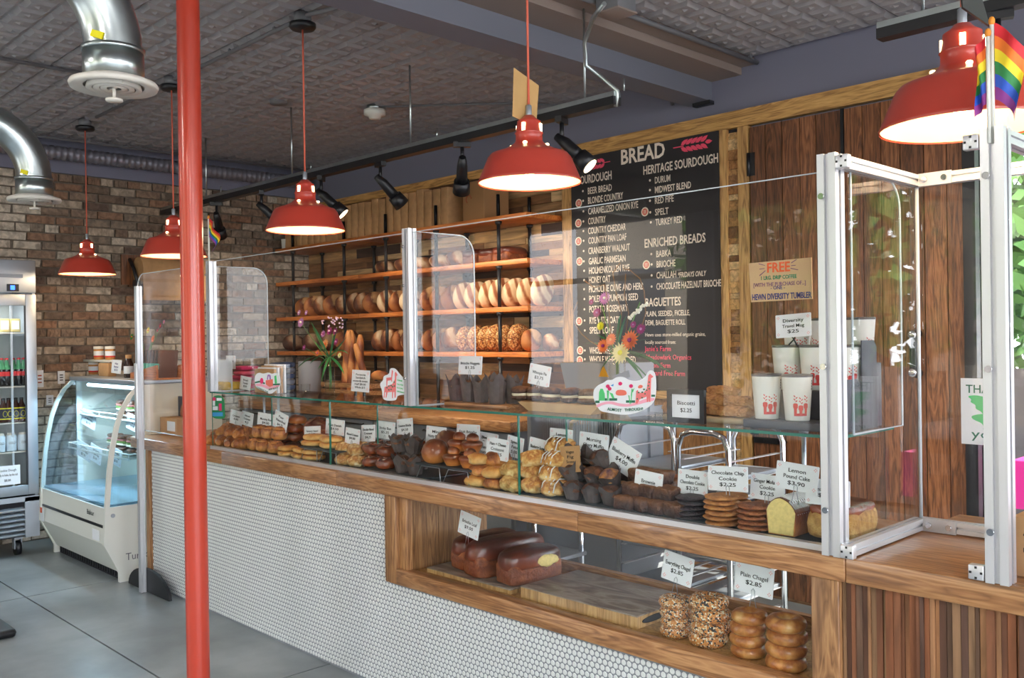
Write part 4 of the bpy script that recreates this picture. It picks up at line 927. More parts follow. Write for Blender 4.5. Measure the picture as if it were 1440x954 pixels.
lb = MB().box(KX0+.03, KX0+.11, 2.281, 2.2835, .26, .36).build('sticker', 'paper', ch); lb2 = MB().box(KX0+.03, KX0+.07, 2.2795, 2.281, .32, .36).build('sticker', C('orangesq', 226, 92, 50), ch)
MB().box(-6.42, -6.30, 2.283, 2.2855, .275, .345).build('sticker', 'paper', ch)
text('Turbo', ch, KX1+.002, 2.50, .14, .05, .16, 'conduit', rot=(PI/2, 0, PI/2))
# ================================================================ upright steel fridge
FX = -7.5; fy = lambda px: at(px, 500, X=FX).y; fz_ = lambda py: at(30, py, X=FX).z
FY1 = 2.285; FY0 = 1.35
fr = thing('upright_fridge', 'stainless upright fridge with glass door full of bottles, on castors', 'fridge', (-7.75, 1.8, 0))
zt, zd, z0, zb = fz_(366), fz_(414), fz_(697), .14
MB().box(XL+.02, FX-.03, FY0, FY0+.02, zb, zt).box(XL+.02, FX-.03, FY1-.02, FY1, zb, zt).box(XL+.02, XL+.03, FY0, FY1, zb, zt).box(XL+.02, FX-.03, FY0, FY1, zt-.02, zt).build('cabinet', 'steel', fr)
MB().box(XL+.03, XL+.035, FY0+.02, FY1-.02, z0, zd).box(XL+.03, FX-.03, FY0+.02, FY1-.02, z0, z0+.02).build('lining', C('fridgelining', 190, 196, 194, rough=.4, metal=.3), fr)
MB().rbox(FX-.03, FX, FY0, FY1, zd+.012, zt, .004).build('header', 'steel', fr)
MB().box(FX, FX+.004, FY0, FY1-.09, fz_(391), fz_(386)).build('header_lip', 'alu_dark', fr)
MB().rbox(FX-.001, FX+.006, fy(11), fy(28), fz_(410), fz_(400), .002).build('controller', 'black_plastic', fr)
MB().box(FX+.006, FX+.008, fy(16), fy(22), fz_(408), fz_(402)).build('blue_display', flat('blue_led', (.02, .1, 1, 1), .4, emit=3), fr)
door = MB(); gy1 = fy(37); gz1, gz0 = fz_(430), fz_(683)
door.rbox(FX-.03, FX, gy1, FY1, z0, zd, .004).rbox(FX-.03, FX, FY0, gy1, gz1, zd, .004).rbox(FX-.03, FX, FY0, gy1, z0, gz0, .004)
dr = door.build('door', 'steel', fr); MB().box(FX-.02, FX-.014, FY0, gy1, gz0, gz1).build('door_pane', 'glass', dr); MB().box(FX-.004, FX+.001, gy1-.012, gy1, gz0, gz1).build('gasket', 'black', dr)
MB().box(FX-.03, FX, FY1-.10, FY1, zb, z0-.02).box(FX-.03, FX, FY0, FY1, z0-.05, z0-.012).build('lower_frame', 'steel', fr)
for k in range(6):
    z = zb+.03+k*(z0-.1-zb)/6; MB().cbox((FX-.018, (FY0+FY1-.10)/2, z), (.035, FY1-.10-FY0, .012), (0, .6, 0)).build('louvre', 'steel', fr)
MB().box(FX-.2, FX-.05, FY0+.02, FY1-.03, zb, z0-.03).build('machine_bay', 'dark', fr)
for y in (FY1-.13, FY0+.1):
    c_ = MB().cyl((FX-.10, y-.018, .055), (FX-.10, y+.018, .055), .054, 20).build('castor_wheel', 'black', fr); MB().box(FX-.125, FX-.075, y-.028, y-.020, .05, .14).box(FX-.125, FX-.075, y+.02, y+.028, .05, .14).box(FX-.14, FX-.06, y-.03, y+.03, .125, .14).build('castor_fork', 'steel', c_)
FSH = [fz_(467), fz_(543), fz_(594), fz_(635)]
for z in FSH:
    MB().box(XL+.04, FX-.045, FY0+.02, FY1-.05, z-.012, z-.004).build('shelf', 'white_metal', fr)
MB().box(FX-.06, FX-.05, fy(18), fy(21), z0+.03, zd).build('shelf_standard', 'steel', fr)
ld = bpy.data.lights.new('fridge_light', 'AREA'); ld.shape = 'RECTANGLE'; ld.size = .7; ld.size_y = .05; ld.energy = 7; ld.color = (.92, .97, 1)
lo = bpy.data.objects.new('fridge_light', ld); COL.objects.link(lo); lo.parent = fr; lo.location = Vector((FX-.08, 1.9, zd-.02))-org(fr)
def bottle(kind):
    n_ = {'cola': 'cola_bottle', 'beer': 'tonic_bottle', 'milk': 'milk_bottle'}[kind]; t = thing(n_, '', 'bottle')
    if kind == 'cola':
        MB().lathe([(0, 0), (.028, 0), (.03, .01), (.027, .07), (.03, .11), (.029, .125)], n=16).build('body', C('coladark', 26, 20, 20, rough=.1), t, world=False)
        MB().lathe([(.029, .125), (.016, .165), (.012, .19), (.012, .2)], n=16).build('neck', C('bottlegreen', 84, 150, 110, rough=.1), t, world=False)
        MB().lathe([(.0135, .196), (.0135, .208), (0, .21)], n=14).build('cap', C('capred', 200, 40, 50), t, world=False)
        MB().lathe([(.0305, .075), (.0315, .108)], n=16).build('label_band', C('labelred', 214, 54, 58), t, world=False)
    elif kind == 'beer':
        MB().lathe([(0, 0), (.03, 0), (.031, .01), (.031, .11), (.014, .15), (.012, .17)], n=16).build('body', C('darkglassb', 66, 34, 26, rough=.1), t, world=False)
        MB().lathe([(.0135, .165), (.0135, .18), (0, .182)], n=14).build('cap', 'black', t, world=False)
        MB().lathe([(.0318, .02), (.0318, .105)], n=16).build('label_band', C('labelnavy', 48, 48, 70), t, world=False)
        for z in (.022, .1): MB().lathe([(.0324, z), (.0324, z+.008)], n=16).build('yellow_stripe', C('labelyellow', 224, 210, 40), t, world=False)
        MB().tube([(.0335, .015*math.cos(a), .063+.022*math.sin(a)) for a in [k*PI/6 for k in range(13)]], .0015, 5).build('emblem', M['labelyellow'], t, world=False)
    else:
        MB().lathe([(0, 0), (.034, 0), (.036, .008), (.036, .105), (.03, .12)], n=18).build('body', C('milkwhite', 206, 220, 232, rough=.3), t, world=False)
        MB().lathe([(.027, .118), (.027, .135), (0, .137)], n=16).build('cap', C('capgrey', 210, 206, 196), t, world=False)
        text('COLD', t, .0375, 0, .055, .018, .045, 'ink', rot=(PI/2, 0, PI/2), world=False)
    return t
def row_of(kind, pxs, X, z, group, lab):
    pr = Proto(bottle(kind))
    for i, px in enumerate(pxs): pr.put((X, at(px, 500, X=X).y, z+.0005), (0, 0, random.uniform(-.2, .2)), lab % ORD[i], group)
row_of('cola', (2, 9, 18, 26, 33), -7.585, FSH[1], 'cola bottles on the fridge shelf', 'glass cola bottle with red label on the fridge shelf, %s from the fridge hinge')
row_of('beer', (3, 11, 21, 29), -7.585, FSH[2], 'tonic bottles on the fridge shelf', 'dark bottle with yellow-striped label in the steel fridge, %s in its row')
row_of('milk', (-2, 14, 30), -7.585, FSH[3], 'white cans on the fridge shelf', 'white lettered can on the lower fridge shelf, %s in its row')
for px, lb in ((6, 'small pale butter tub on the upper fridge shelf'), (21, 'yellow-rimmed butter tub with white label on the upper fridge shelf')):
    y = at(px, 460, X=-7.56).y; t = thing('butter_tub', lb, 'tub', (-7.58, y, FSH[0]), 'tubs in the steel fridge')
    MB().rbox(-7.62, -7.545, y-.035, y+.035, FSH[0]+.0005, FSH[0]+.10, .006).build('tub', C('butter', 226, 206, 140), t)
    MB().box(-7.5445, -7.543, y-.026, y+.026, FSH[0]+.02, FSH[0]+.085).build('label', 'paper', t)
# ================================================================ menu board
YM = YB-.06
mbd = thing('menu_board', 'tall black menu board headed BREAD in a golden wood frame', 'menu board', (-3.82, YB-.03, 1.23))
MB().box(-4.44, -3.205, YM, YB-.005, 1.225, 2.862).build('panel', 'board', mbd)
YT = YM-.001
def bt(s, xl, yb, xr, hp, mat='chalk', bold=.018, shear=0):
    a, b_, h = at(xl, yb, Y=YT), at(xr, yb, Y=YT), at(xl, yb-hp, Y=YT)
    text(s, mbd, a.x, YT, a.z, h.z-a.z, b_.x-a.x, mat, 'LEFT', bold=bold, shear=shear)
bt('BREAD', 872.5, 231.6, 934, 21, bold=.03)
bt('HERITAGE SOURDOUGH', 904.3, 246, 1009.5, 12.5, bold=.025); bt('SOURDOUGH', 812.5, 260, 860, 12, bold=.025)
L1 = [('BEER BREAD', 826.3, 273.4, 860), ('BLONDE COUNTRY', 826.6, 287, 876), ('CARAMELIZED ONION RYE', 827, 302, 897.4), ('COUNTRY', 827, 316, 851.7), ('COUNTRY CHEDDAR', 827, 329.6, 880), ('COUNTRY PAN LOAF', 827.3, 343.3, 880.8), ('CRANBERRY WALNUT', 827.3, 357.7, 885.6), ('GARLIC PARMESAN', 827.7, 372.2, 879.6), ('HOLMENKOLLEN RYE', 828, 385.5, 885), ('HONEY OAT', 828, 398.7, 858), ('PICHOLINE OLIVE AND HERB', 828, 411.5, 904.4), ('POLENTA PUMPKIN SEED', 828.4, 425.3, 897), ('POTATO ROSEMARY', 828.4, 439.7, 882.5), ('RYE WITH OATS', 828.7, 455.4, 872), ('SPELT LOAF', 829, 469.4, 863), ('WHOLE WHEAT', 829, 497.6, 866), ('WHOLE WHEAT SEEDED', 829, 510, 894)]
L2 = [('DURUM', 920.6, 258.3, 942.3), ('MIDWEST BLEND', 920.6, 272, 971.4), ('RED FIFE', 920.6, 287, 947), ('SPELT', 921, 303.3, 940), ('TURKEY RED', 921.8, 317.4, 959.6), ('BABKA', 922.5, 362, 943.5), ('BRIOCHE', 923, 376.5, 949.5), ('CHALLAH', 923, 392, 950.7), ('CHOCOLATE HAZELNUT BRIOCHE', 923, 407.7, 1014)]
dots = MB()
for s, xl, yb, xr in L1+L2:
    bt(s, xl, yb, xr, 9.6); c = at(xl-6.5, yb-4.5, Y=YT); dots.lathe([(.008, -.0003), (.008, .0005)], n=8) if 0 else dots.add([(c.x+.0085*math.cos(k*PI/4), YT-.0008, c.z+.0085*math.sin(k*PI/4)) for k in range(8)], [tuple(range(8))])
dots.build('bullet_marks', 'chalk', mbd)
bt('*FRIDAYS ONLY', 953, 390.5, 993, 7.5, shear=.25); bt('ENRICHED BREADS', 906, 348.5, 991.7, 12.5, bold=.025)
bt('BAGUETTES', 907.3, 431.3, 957, 12, bold=.025); bt('PLAIN, SEEDED, FICELLE,', 907.3, 445.3, 970, 7.5); bt('DEMI, BAGUETTE ROLL', 907.3, 457.8, 963.5, 7.5)
bt('Hewn uses stone-milled organic grains,', 907, 473.5, 991.7, 5.2, bold=.01); bt('locally sourced from:', 907, 483.9, 950, 5.2, bold=.01)
for s, xl, yb, xr in (("Janie's Farm", 907, 494, 944), ('Meadowlark Organics', 908.5, 505.6, 971.7), ('Avrom Farm', 907.8, 517, 942.8), ('Hazzard Free Farm', 908, 527.8, 962.8)): bt(s, xl, yb, xr, 7.2, 'pink', .012)
def disc(m, x, y, z, r, n=16): m.add([(x+r*math.cos(2*PI*k/n), y, z+r*math.sin(2*PI*k/n)) for k in range(n)], [tuple(range(n))])
C('stampred', 214, 92, 76)
for px, py in ((814, 286), (813.5, 314), (813.5, 339.5), (815, 367.8), (814.5, 452), (816, 493), (815.5, 507), (907, 298), (909, 372.5)):
    c = at(px, py, Y=YT); m_ = MB(); disc(m_, c.x, YT-.0009, c.z, .031); r = m_.build('round_stamp', 'boardedge', mbd)
    m_ = MB(); disc(m_, c.x, YT-.0014, c.z, .022); m_.build('stamp_centre', 'stampred', r)
    m_ = MB(); 
    for k in (-1, 0, 1): m_.box(c.x-.012, c.x+.012, YT-.0022, YT-.0016, c.z+k*.009-.002, c.z+k*.009+.002)
    m_.build('stamp_lines', 'boardedge', r)
def wheat(xc, zc, L_, d, name='wheat_ear', par=None, y=None, mat='pink', vert=False, leaf=.5):
    m_ = MB()
    def put(cx_, cz_, a, l, w_):
        pl = [(-l*.5, 0), (-l*.2, w_*.5), (l*.15, w_*.5), (l*.6, 0), (l*.15, -w_*.5), (-l*.2, -w_*.5)]
        ca, sa = math.cos(a), math.sin(a)
        m_.add([(xc+d*(cx_+p*ca-q*sa), y, zc+(cz_+p*sa+q*ca)) for p, q in pl], [tuple(range(6))] if d > 0 else [tuple(range(6))[::-1]])
    for k in range(5):
        for s in (1, -1): put(-L_*.28+k*L_*.15, s*L_*.09, s*.55, L_*.24, L_*.10)
    put(L_*.45, 0, 0, L_*.2, L_*.1)
    m_.box(min(xc-d*L_*.62, xc-d*L_*.3), max(xc-d*L_*.62, xc-d*L_*.3), y-.0004, y+.0004, zc-L_*.012, zc+L_*.012)
    return m_.build(name, mat, par)
c = at(838, 231, Y=YT); wheat(c.x, c.z, .21, -1, par=mbd, y=YT-.001)
c = at(975, 203, Y=YT); wheat(c.x, c.z, .25, 1, par=mbd, y=YT-.001)
# ================================================================ price cards
def card(px0, py0, px1, py1, Y, lines, label, tilt=0, mat='paper', clip=True, group='price cards in the case', marks=True, yaw=0, name='price_card', ink='ink', sizes=None, pitch=-.08, cat='price card', clipmat='steel'):
    cxp, cyp = (px0+px1)/2, (py0+py1)/2
    a, b_ = at(px0, cyp, Y=Y), at(px1, cyp, Y=Y); t_, u_ = at(cxp, py0, Y=Y), at(cxp, py1, Y=Y); c = at(cxp, cyp, Y=Y)
    if tilt: sh_ = 1/(math.cos(tilt)+.45*abs(math.sin(tilt)))
    else: sh_ = 1
    w_, h_ = (b_.x-a.x)*sh_, (t_.z-u_.z)*sh_*.96
    m_ = MB(); m_.prism([(-w_/2+.002, -h_/2), (w_/2-.002, -h_/2), (w_/2, -h_/2+.002), (w_/2, h_/2-.002), (w_/2-.002, h_/2), (-w_/2+.002, h_/2), (-w_/2, h_/2-.002), (-w_/2, -h_/2+.002)], -.001, .001)
    o = m_.build(name, mat, None); o.location = c; o.rotation_euler = Euler((pitch, tilt, yaw), 'XYZ')
    tag(o, label, cat, group)
    if marks:
        mk = MB()
        for sx in (-1, 1):
            for sz in (-1, 1):
                x0, z0_ = sx*(w_/2-h_*.13), sz*(h_/2-h_*.14); q = h_*.035
                for dx, dz in ((-1, 0), (1, 0), (0, 1), (0, -1)):
                    mk.add([(x0+dx*q*1.3-q*.7, -.0014, z0_+dz*q*1.3), (x0+dx*q*1.3, -.0014, z0_+dz*q*1.3-q*.7), (x0+dx*q*1.3+q*.7, -.0014, z0_+dz*q*1.3), (x0+dx*q*1.3, -.0014, z0_+dz*q*1.3+q*.7)], [(0, 1, 2, 3)])
        mk.build('printed_corner', 'pinkmark', o, world=False)
    n = len(lines); lh = min(h_*.15, h_*.6/n/1.25)
    for i, s in enumerate(lines):
        z = (n-1)/2*lh*1.55-i*lh*1.55-lh*.5
        wmax = w_*.78*min(1, .25+.055*len(s)) if len(s) < 14 else w_*.82
        text(s, o, 0, -.0016, z, lh, wmax, ink, world=False, bold=.006)
    if clip:
        m_ = MB()
        for s in (-1, 1): m_.tube([(s*.006, -.002, -h_/2+.012), (s*.006, 0, -h_/2-.01), (s*.012, .004, -h_/2-.04)], .0011, 5)
        m_.tube([(-.006, -.002, -h_/2+.012), (0, -.002, -h_/2+.02), (.006, -.002, -h_/2+.012)], .0011, 5); m_.build('wire_clip', clipmat, o, world=False)
    return o
LA = lambda s, w_='': 'white price card reading %s%s' % (s, w_)
card(323.5, 577, 341, 598, 2.66, ['Croissant', '4.00'], 'pale price card over the croissants nearest the green case sticker', .08)
card(339.5, 579, 356, 600, 2.64, ['Almond', 'Croissant', '4.5'], 'second price card over the croissants, overlapping the pale one', .1)
card(362, 581, 386, 604, 2.66, ['Morning Bun', '$4.00'], LA('Morning Bun'), .04)
card(385, 579, 405, 606, 2.64, ['Pear', 'Walnut Bread', '$4.75'], 'tilted price card beside the Morning Bun card', .22)
card(427.5, 599, 451, 618, 2.66, ['Savory Swirl', '$4.25'], 'price card behind the pastry slabs on the wire stand', -.08)
card(458, 589.5, 484, 612, 2.72, ['Fruit Danish', '$4.50'], LA('Fruit Danish', ' behind the pane joint'), .02)
card(485.5, 602, 506, 626, 2.62, ['Almond Croissant', '$4.00'], LA('Almond Croissant'), .06)
card(508, 597, 528, 622, 2.66, ['Chocolate Almond', 'Croissant', '$4.25'], LA('Chocolate Almond Croissant'), -.08)
card(529, 592.5, 555, 618, 2.70, ['Sticky Bun', '$5.25'], LA('Sticky Bun'), .02)
card(557.6, 588, 581, 615, 2.72, ['Cinnamon Brioche', '$4.50'], LA('Cinnamon Brioche'), -.12)
card(599, 599.5, 627, 628, 2.70, ['Mini', 'Nutty Brioche', '$4.50'], LA('Mini Nutty Brioche'), .02)
card(642, 596.5, 674.5, 624.5, 2.70, ['Fruit Brioche', '3.75'], LA('Fruit Brioche'), -.02)
card(671, 608, 700, 636, 2.74, ['Blueberry', 'Danish', '4.50'], 'price card half hidden behind the two croissant cards', .06)
card(661, 619, 690.5, 650, 2.66, ['Chocolate', 'Croissant', '$4.50'], LA('Chocolate Croissant'), .05)
card(683.5, 616, 716, 648, 2.63, ['Ham + Cheese', 'Croissant', '$5.25'], LA('Ham + Cheese Croissant'), .06)
card(712, 613, 736, 645, 2.68, ['Spinach', 'Feta', '5.00'], 'narrow price card crossing the joint of the glass panes', .12)
card(743, 615.6, 768.5, 650, 2.68, ['Blueberry Scone', '3.75'], 'price card over the blueberry scones, tilted', .12)
card(772.7, 602.6, 805, 634.5, 2.70, ['Lemon', 'Ginger Scone', '$5.00'], LA('Lemon Ginger Scone'), .02)
card(788, 626, 816.6, 666, 2.60, ['Vegan', 'Fig', 'Scone', '4.50'], 'brown kraft price card with handwriting beside the muffins', -.12, mat='kraft', marks=False)
card(814, 608.5, 855.5, 645, 2.66, ['Morning', 'Glory Muffin', '$4.00'], LA('Morning Glory Muffin'), .05)
card(853, 621, 899, 667, 2.66, ['Blueberry Muffin', '$4.00'], LA('Blueberry Muffin', ', tilted'), .42)
card(891.5, 662, 931.5, 702, 2.58, ['Brownie', '$3.50'], LA('Brownie'), .08)
card(953, 661, 995, 697, 2.62, ['Double', 'Chocolate Cookie', '$2.25'], LA('Double Chocolate Cookie'), .01)
card(995, 655, 1052, 692, 2.58, ['Chocolate Chip', 'Cookie', '$2.25'], LA('Chocolate Chip Cookie'), -.05)
card(1055, 667, 1103.5, 705, 2.62, ['Ginger Molasses', 'Cookie', '$2.25'], LA('Ginger Molasses Cookie'), .03)
card(1090, 651, 1151, 692, 2.56, ['Lemon', 'Pound Cake', '$3.90'], LA('Lemon Pound Cake'), .07)
card(1132, 674, 1195, 712, 2.57, ['Banana Bread', '$4.00'], LA('Banana Bread', ' behind the screen post'), -.02)
# ================================================================ baked goods
def croissant(seed):
    rr = random.Random(seed); m_ = MB(); pts = []; rs = []; n = 22
    for i in range(n+1):
        u = i/n*2-1; pts.append((.062*u, .016*(1-u*u)*1.2, .024+.004*(1-u*u))); e = (1-abs(u)**1.7)
        rs.append(max(.004, (.012+.020*e)*(1+.22*abs(math.sin(u*9+seed)))))
    m_.tube(pts, rs, 14)
    return rebase(m_.build('croissant', 'croissant'), (0, 0, 0))
def lump(name, mat, r, seed, flat_=.7, amp=.1, fr=25, ex=1, n=24, m=16, fn=None):
    m_ = MB(); m_.blob((0, 0, r[2]*flat_), r, n, m, amp, fr, seed, flat_, ex, fn); return m_.build(name, mat)
def roll_tall(seed):   # morning bun: straight sides, rounded top with a swirl
    m_ = MB(); m_.blob((0, 0, .034), (.042, .042, .036), 18, 12, .06, 30, seed, .94, .75); o = m_.build('morning_bun', 'croissant')
    s = MB(); s.tube([(.004*k**.5*2.1*math.cos(k*.6), .004*k**.5*2.1*math.sin(k*.6), .071-.00045*k) for k in range(1, 22)], .004, 6); s.build('swirl', 'croissant', o, world=False); return o
def sticky(seed):
    m_ = MB(); m_.blob((0, 0, .026), (.046, .046, .027), 18, 10, .1, 30, seed, .9, .85); o = m_.build('sticky_bun', 'bun')
    s = MB(); s.tube([(.0019*k*math.cos(k*.55), .0019*k*math.sin(k*.55), .052-.00003*k*k) for k in range(1, 20)], .006, 6); s.build('swirl', 'bun', o, world=False); return o
def tete(seed):
    m_ = MB(); m_.lathe([(.03, 0), (.044, .03), (.046, .036), (.04, .044), (.02, .05), (0, .052)], n=20); o = m_.build('brioche_bun', 'brioche')
    MB().blob((0, .002, .056), (.027, .027, .022), 14, 9, .05, 30, seed).build('top_knot', 'brioche', o, world=False); return o
def tulip(seed, tall=.048, top='muffin', name='muffin', r0=.026, r1=.040):
    t = thing(name, '', 'muffin'); rr = random.Random(seed); m_ = MB(); n = 24; vs = []
    for j, (f, s) in enumerate(((0, 0), (.5, .6), (.85, 1), (1, 1.25))):
        for k in range(n):
            a = 2*PI*k/n; pk = abs(math.cos(2*a+seed))**3; r = r0+(r1-r0)*s+(.010*pk if j == 3 else 0)+.0015*(k % 2)
            z = f*tall+(pk*tall*.42*(1+.4*rr.random()*0) if j == 3 else 0); vs.append((r*math.cos(a), r*math.sin(a), z))
    fs_ = [(j*n+k, j*n+(k+1) % n, (j+1)*n+(k+1) % n, (j+1)*n+k) for j in range(3) for k in range(n)]+[tuple(range(n))[::-1]]
    m_.add(vs, fs_, False); m_.build('paper_cup', 'tulip', t, world=False)
    MB().blob((0, 0, tall*.86), (r1*.98, r1*.98, r1*.62), 14, 8, .1, 40, seed).build('muffin_top', top, t, world=False); return t
def cookie(seed, mat, r=.05, h=.009):
    m_ = MB(); m_.blob((0, 0, h), (r, r, h), 20, 8, .05, 40, seed, .95, .8); return m_.build('cookie', mat)
def scone(seed, mat, ic=False):
    m_ = MB(); m_.blob((0, 0, .026), (.050, .044, .030), 26, 18, .15, 34, seed, .86, .9); o = m_.build('scone', mat)
    if ic:
        s = MB()
        for k in range(4):
            x = -.027+.018*k; s.tube([(x, -.044, .016), (x+.002, -.036, .044), (x, -.01, .0585), (x+.003, .03, .053)], .0022, 5)
        s.build('icing_drizzle', 'icing', o, world=False)
    return o
BZ = ZC+.008
def lay(proto, rows, base, h, desc, group, jig=.004, rz=(-.4, .4), tilt=.06, sc__=1):
    tot = len(rows); mxl = max(r[0] for r in rows)
    for li, (lv, pxs, Y) in enumerate(rows):
        ln = 'lowest' if lv == 0 else ('top' if lv == mxl else ('second', 'third', 'fourth')[lv-1])
        same = sorted(r[2] for r in rows if r[0] == lv); k = same.index(Y)
        ln += (' layer', ' front row' if k == 0 else (' rear row' if k == len(same)-1 else ' middle row'))[len(same) > 1]
        for i, px in enumerate(pxs):
            x = xa(px, Y, 650); z = base+lv*h
            lb = desc+(', %s' % ln if tot > 1 else '')
            if len(pxs) > 1: lb += ', '+({0: 'brick-wall side', len(pxs)-1: 'window side'}.get(i) or ('middle' if len(pxs) == 3 else ORD[i]+' of %s' % ('zero one two three four five'.split()[len(pxs)])))
            proto.put((x+random.uniform(-jig, jig), Y+random.uniform(-jig, jig), z+.0004), (random.uniform(-tilt, tilt)*(lv > 0), random.uniform(-tilt, tilt)*(lv > 0), random.uniform(*rz)), lb, group, sc__)
    proto.close()
def tray(px0, px1, Y0, Y1, label):
    x0, x1 = xa(px0, Y0, 650), xa(px1, Y0, 650); o = MB().rbox(x0, x1, Y0, Y1, BZ+.0003, BZ+.010, .003).build('slate_tray', 'tray'); rebase(o, ((x0+x1)/2, (Y0+Y1)/2, BZ)); return tag(o, label, 'tray', 'slate trays in the case')
def stand(px0, px1, h, label):
    x0, x1 = xa(px0, 2.56, 650), xa(px1, 2.56, 650); t = thing('wire_stand', label, 'stand', ((x0+x1)/2, 2.65, BZ), 'wire stands in the case')
    n = 2
    for i in range(n):
        a, b_ = x0+.02+i*(x1-x0)/n, x0-.02+(i+1)*(x1-x0)/n
        for y in (2.545, 2.76): MB().tube([(a-.012, y-.012, BZ+.002), (a+.01, y, BZ+h-.003), (b_-.01, y, BZ+h-.003), (b_+.012, y-.012, BZ+.002)], .0022, 6).build('leg_wire', 'steel', t)
    MB().rbox(x0, x1, 2.535, 2.77, BZ+h, BZ+h+.009, .003).build('slate', 'tray', t); return BZ+h+.009
cr = Proto([croissant(1), croissant(2), croissant(5)]); [tag(o, 'x', 'croissant') for o in cr.roots]
lay(cr, [(0, (307, 320, 333, 346), 2.585), (0, (312, 326, 340), 2.72), (1, (322, 334, 346), 2.61), (1, (328, 341), 2.73)], BZ, .052, 'plain golden croissant in the end heap', 'plain croissants', rz=(1.2, 1.9), sc__=1.12)
mbn = Proto([roll_tall(1), roll_tall(4)]); [tag(o, 'x', 'pastry') for o in mbn.roots]
lay(mbn, [(0, (360, 373, 387), 2.585), (1, (366, 380, 393), 2.62), (0, (372, 386), 2.72)], BZ, .07, 'golden morning bun beside the croissants', 'morning buns')
bab = Proto([sticky(8), sticky(9)]); [tag(o, 'x', 'pastry') for o in bab.roots]
lay(bab, [(0, (400, 414), 2.72), (1, (402, 415), 2.72), (2, (404, 416), 2.72)], BZ, .050, 'dark glazed swirl bun stacked behind the flat danishes', 'dark swirl buns')
br = lump('brioche_bun', 'brioche', (.05, .05, .03), 3, .6); br['category'] = 'bread roll'; Proto(br).put((xa(418, 2.74, 600), 2.74, BZ+.152), label='round orange-brown bun on top of the dark swirl buns')
br2 = lump('brioche_bun', 'bun', (.055, .05, .05), 4, .8); br2['category'] = 'bread roll'; Proto(br2).put((xa(449, 2.79, 600), 2.79, BZ+.02), scale=1.9, label='dark tall bun behind the wire stand of pastry slabs')
def slab(seed):
    m_ = MB(); m_.blob((0, 0, .013), (.058, .048, .014), 20, 8, .05, 24, seed, .9, .6); o = m_.build('danish', 'danish')
    MB().blob((0, 0, .022), (.04, .028, .006), 14, 6, .05, 40, seed).build('filling', 'cookie', o, world=False); return o
dn = Proto([slab(1), slab(2), slab(3)]); [tag(o, 'x', 'pastry') for o in dn.roots]
lay(dn, [(0, (405, 424, 441), 2.58), (1, (405, 425, 441), 2.585)], BZ, .027, 'pale flat danish in front of the wire stand', 'flat danishes')
zs = stand(428, 481, .062, 'black wire stand with slate holding pastry slabs')
dn2 = Proto([slab(5), slab(6)]); [tag(o, 'x', 'pastry') for o in dn2.roots]
lay(dn2, [(0, (443, 466), 2.60), (1, (444, 467), 2.61), (0, (455, 476), 2.71)], zs, .028, 'golden pastry slab on the wire stand', 'pastry slabs on the stand', sc__=1.15)
al = Proto([lump('croissant', 'almond', (.052, .04, .032), 3), lump('croissant', 'almond', (.05, .042, .030), 6)]); [tag(o, 'x', 'croissant') for o in al.roots]
lay(al, [(0, (486, 503), 2.585), (1, (484, 501), 2.60), (0, (492, 508), 2.70), (1, (493, 510), 2.71)], BZ, .052, 'almond-flaked filled croissant just past the pane joint', 'almond croissants')
tray(509, 598, 2.525, 2.83, 'dark slate tray under the sticky buns and dark-papered cakes')
st = Proto([sticky(1), sticky(2), sticky(3)]); [tag(o, 'x', 'pastry') for o in st.roots]
lay(st, [(0, (524, 543), 2.59), (1, (522, 541), 2.61), (0, (533, 551), 2.71), (1, (535, 552), 2.72)], BZ+.0104, .052, 'dark sticky bun with glossy swirl', 'sticky buns', sc__=1.05)
tp = Proto([tulip(1, .058), tulip(2, .058)])
lay(tp, [(0, (566, 585), 2.57), (1, (563, 582), 2.64), (0, (572, 592), 2.69)], BZ+.0104, .078, 'chocolate cake in pointed dark paper before the brioche stand', 'dark-papered cakes', sc__=1.05)
br3 = Proto([lump('brioche_bun', 'bun', (.05, .05, .035), 6, .7)]); br3.roots[0]['category'] = 'bread roll'
lay(br3, [(0, (589, 604), 2.78), (1, (592, 607), 2.78)], BZ+.0104, .055, 'dark filled brioche bun behind the papered cakes', 'dark filled brioches')
zs = stand(590, 668, .062, 'bright wire stand with slate holding the brioches')
big = lump('brioche_bun', 'brioche', (.062, .06, .058), 5, .85, .03); big['category'] = 'bread roll'
Proto(big).put((xa(612, 2.585, 640), 2.585, zs+.0005), label='large shiny round brioche on the wire stand')
bigb = lump('brioche_bun', 'brioche', (.07, .06, .07), 7, .85, .03); bigb['category'] = 'bread roll'
Proto(bigb).put((xa(631, 2.72, 640), 2.715, zs+.0005), label='largest brown brioche at the back of the wire stand')
tt = Proto([tete(1), tete(2)]); [tag(o, 'x', 'bread roll') for o in tt.roots]
lay(tt, [(0, (637, 660), 2.59), (1, (645, 664), 2.63), (0, (655, 672), 2.70)], zs, .058, 'brioche bun with a top knot on the wire stand', 'top-knot brioches', sc__=1.05)
hc = Proto([lump('croissant', 'danish', (.052, .045, .026), 3, .8, .07, 30, .8), lump('croissant', 'croissant', (.052, .045, .026), 8, .8, .07, 30, .8)]); [tag(o, 'x', 'croissant') for o in hc.roots]
lay(hc, [(0, (672, 697), 2.58), (1, (674, 696), 2.59), (2, (673,), 2.60)], BZ, .044, 'square filled croissant below its stack of cards', 'square filled croissants')
hc2 = Proto([lump('croissant', 'croissant', (.062, .055, .042), 9, .8, .06, 26, .85)]); hc2.roots[0]['category'] = 'croissant'
lay(hc2, [(0, (705, 722), 2.70), (1, (700,), 2.66)], BZ+.002, .072, 'large puffed ham croissant', 'large puffed croissants')
gs = Proto([scone(2, 'greenscone'), scone(3, 'greenscone')]); [tag(o, 'x', 'scone') for o in gs.roots]
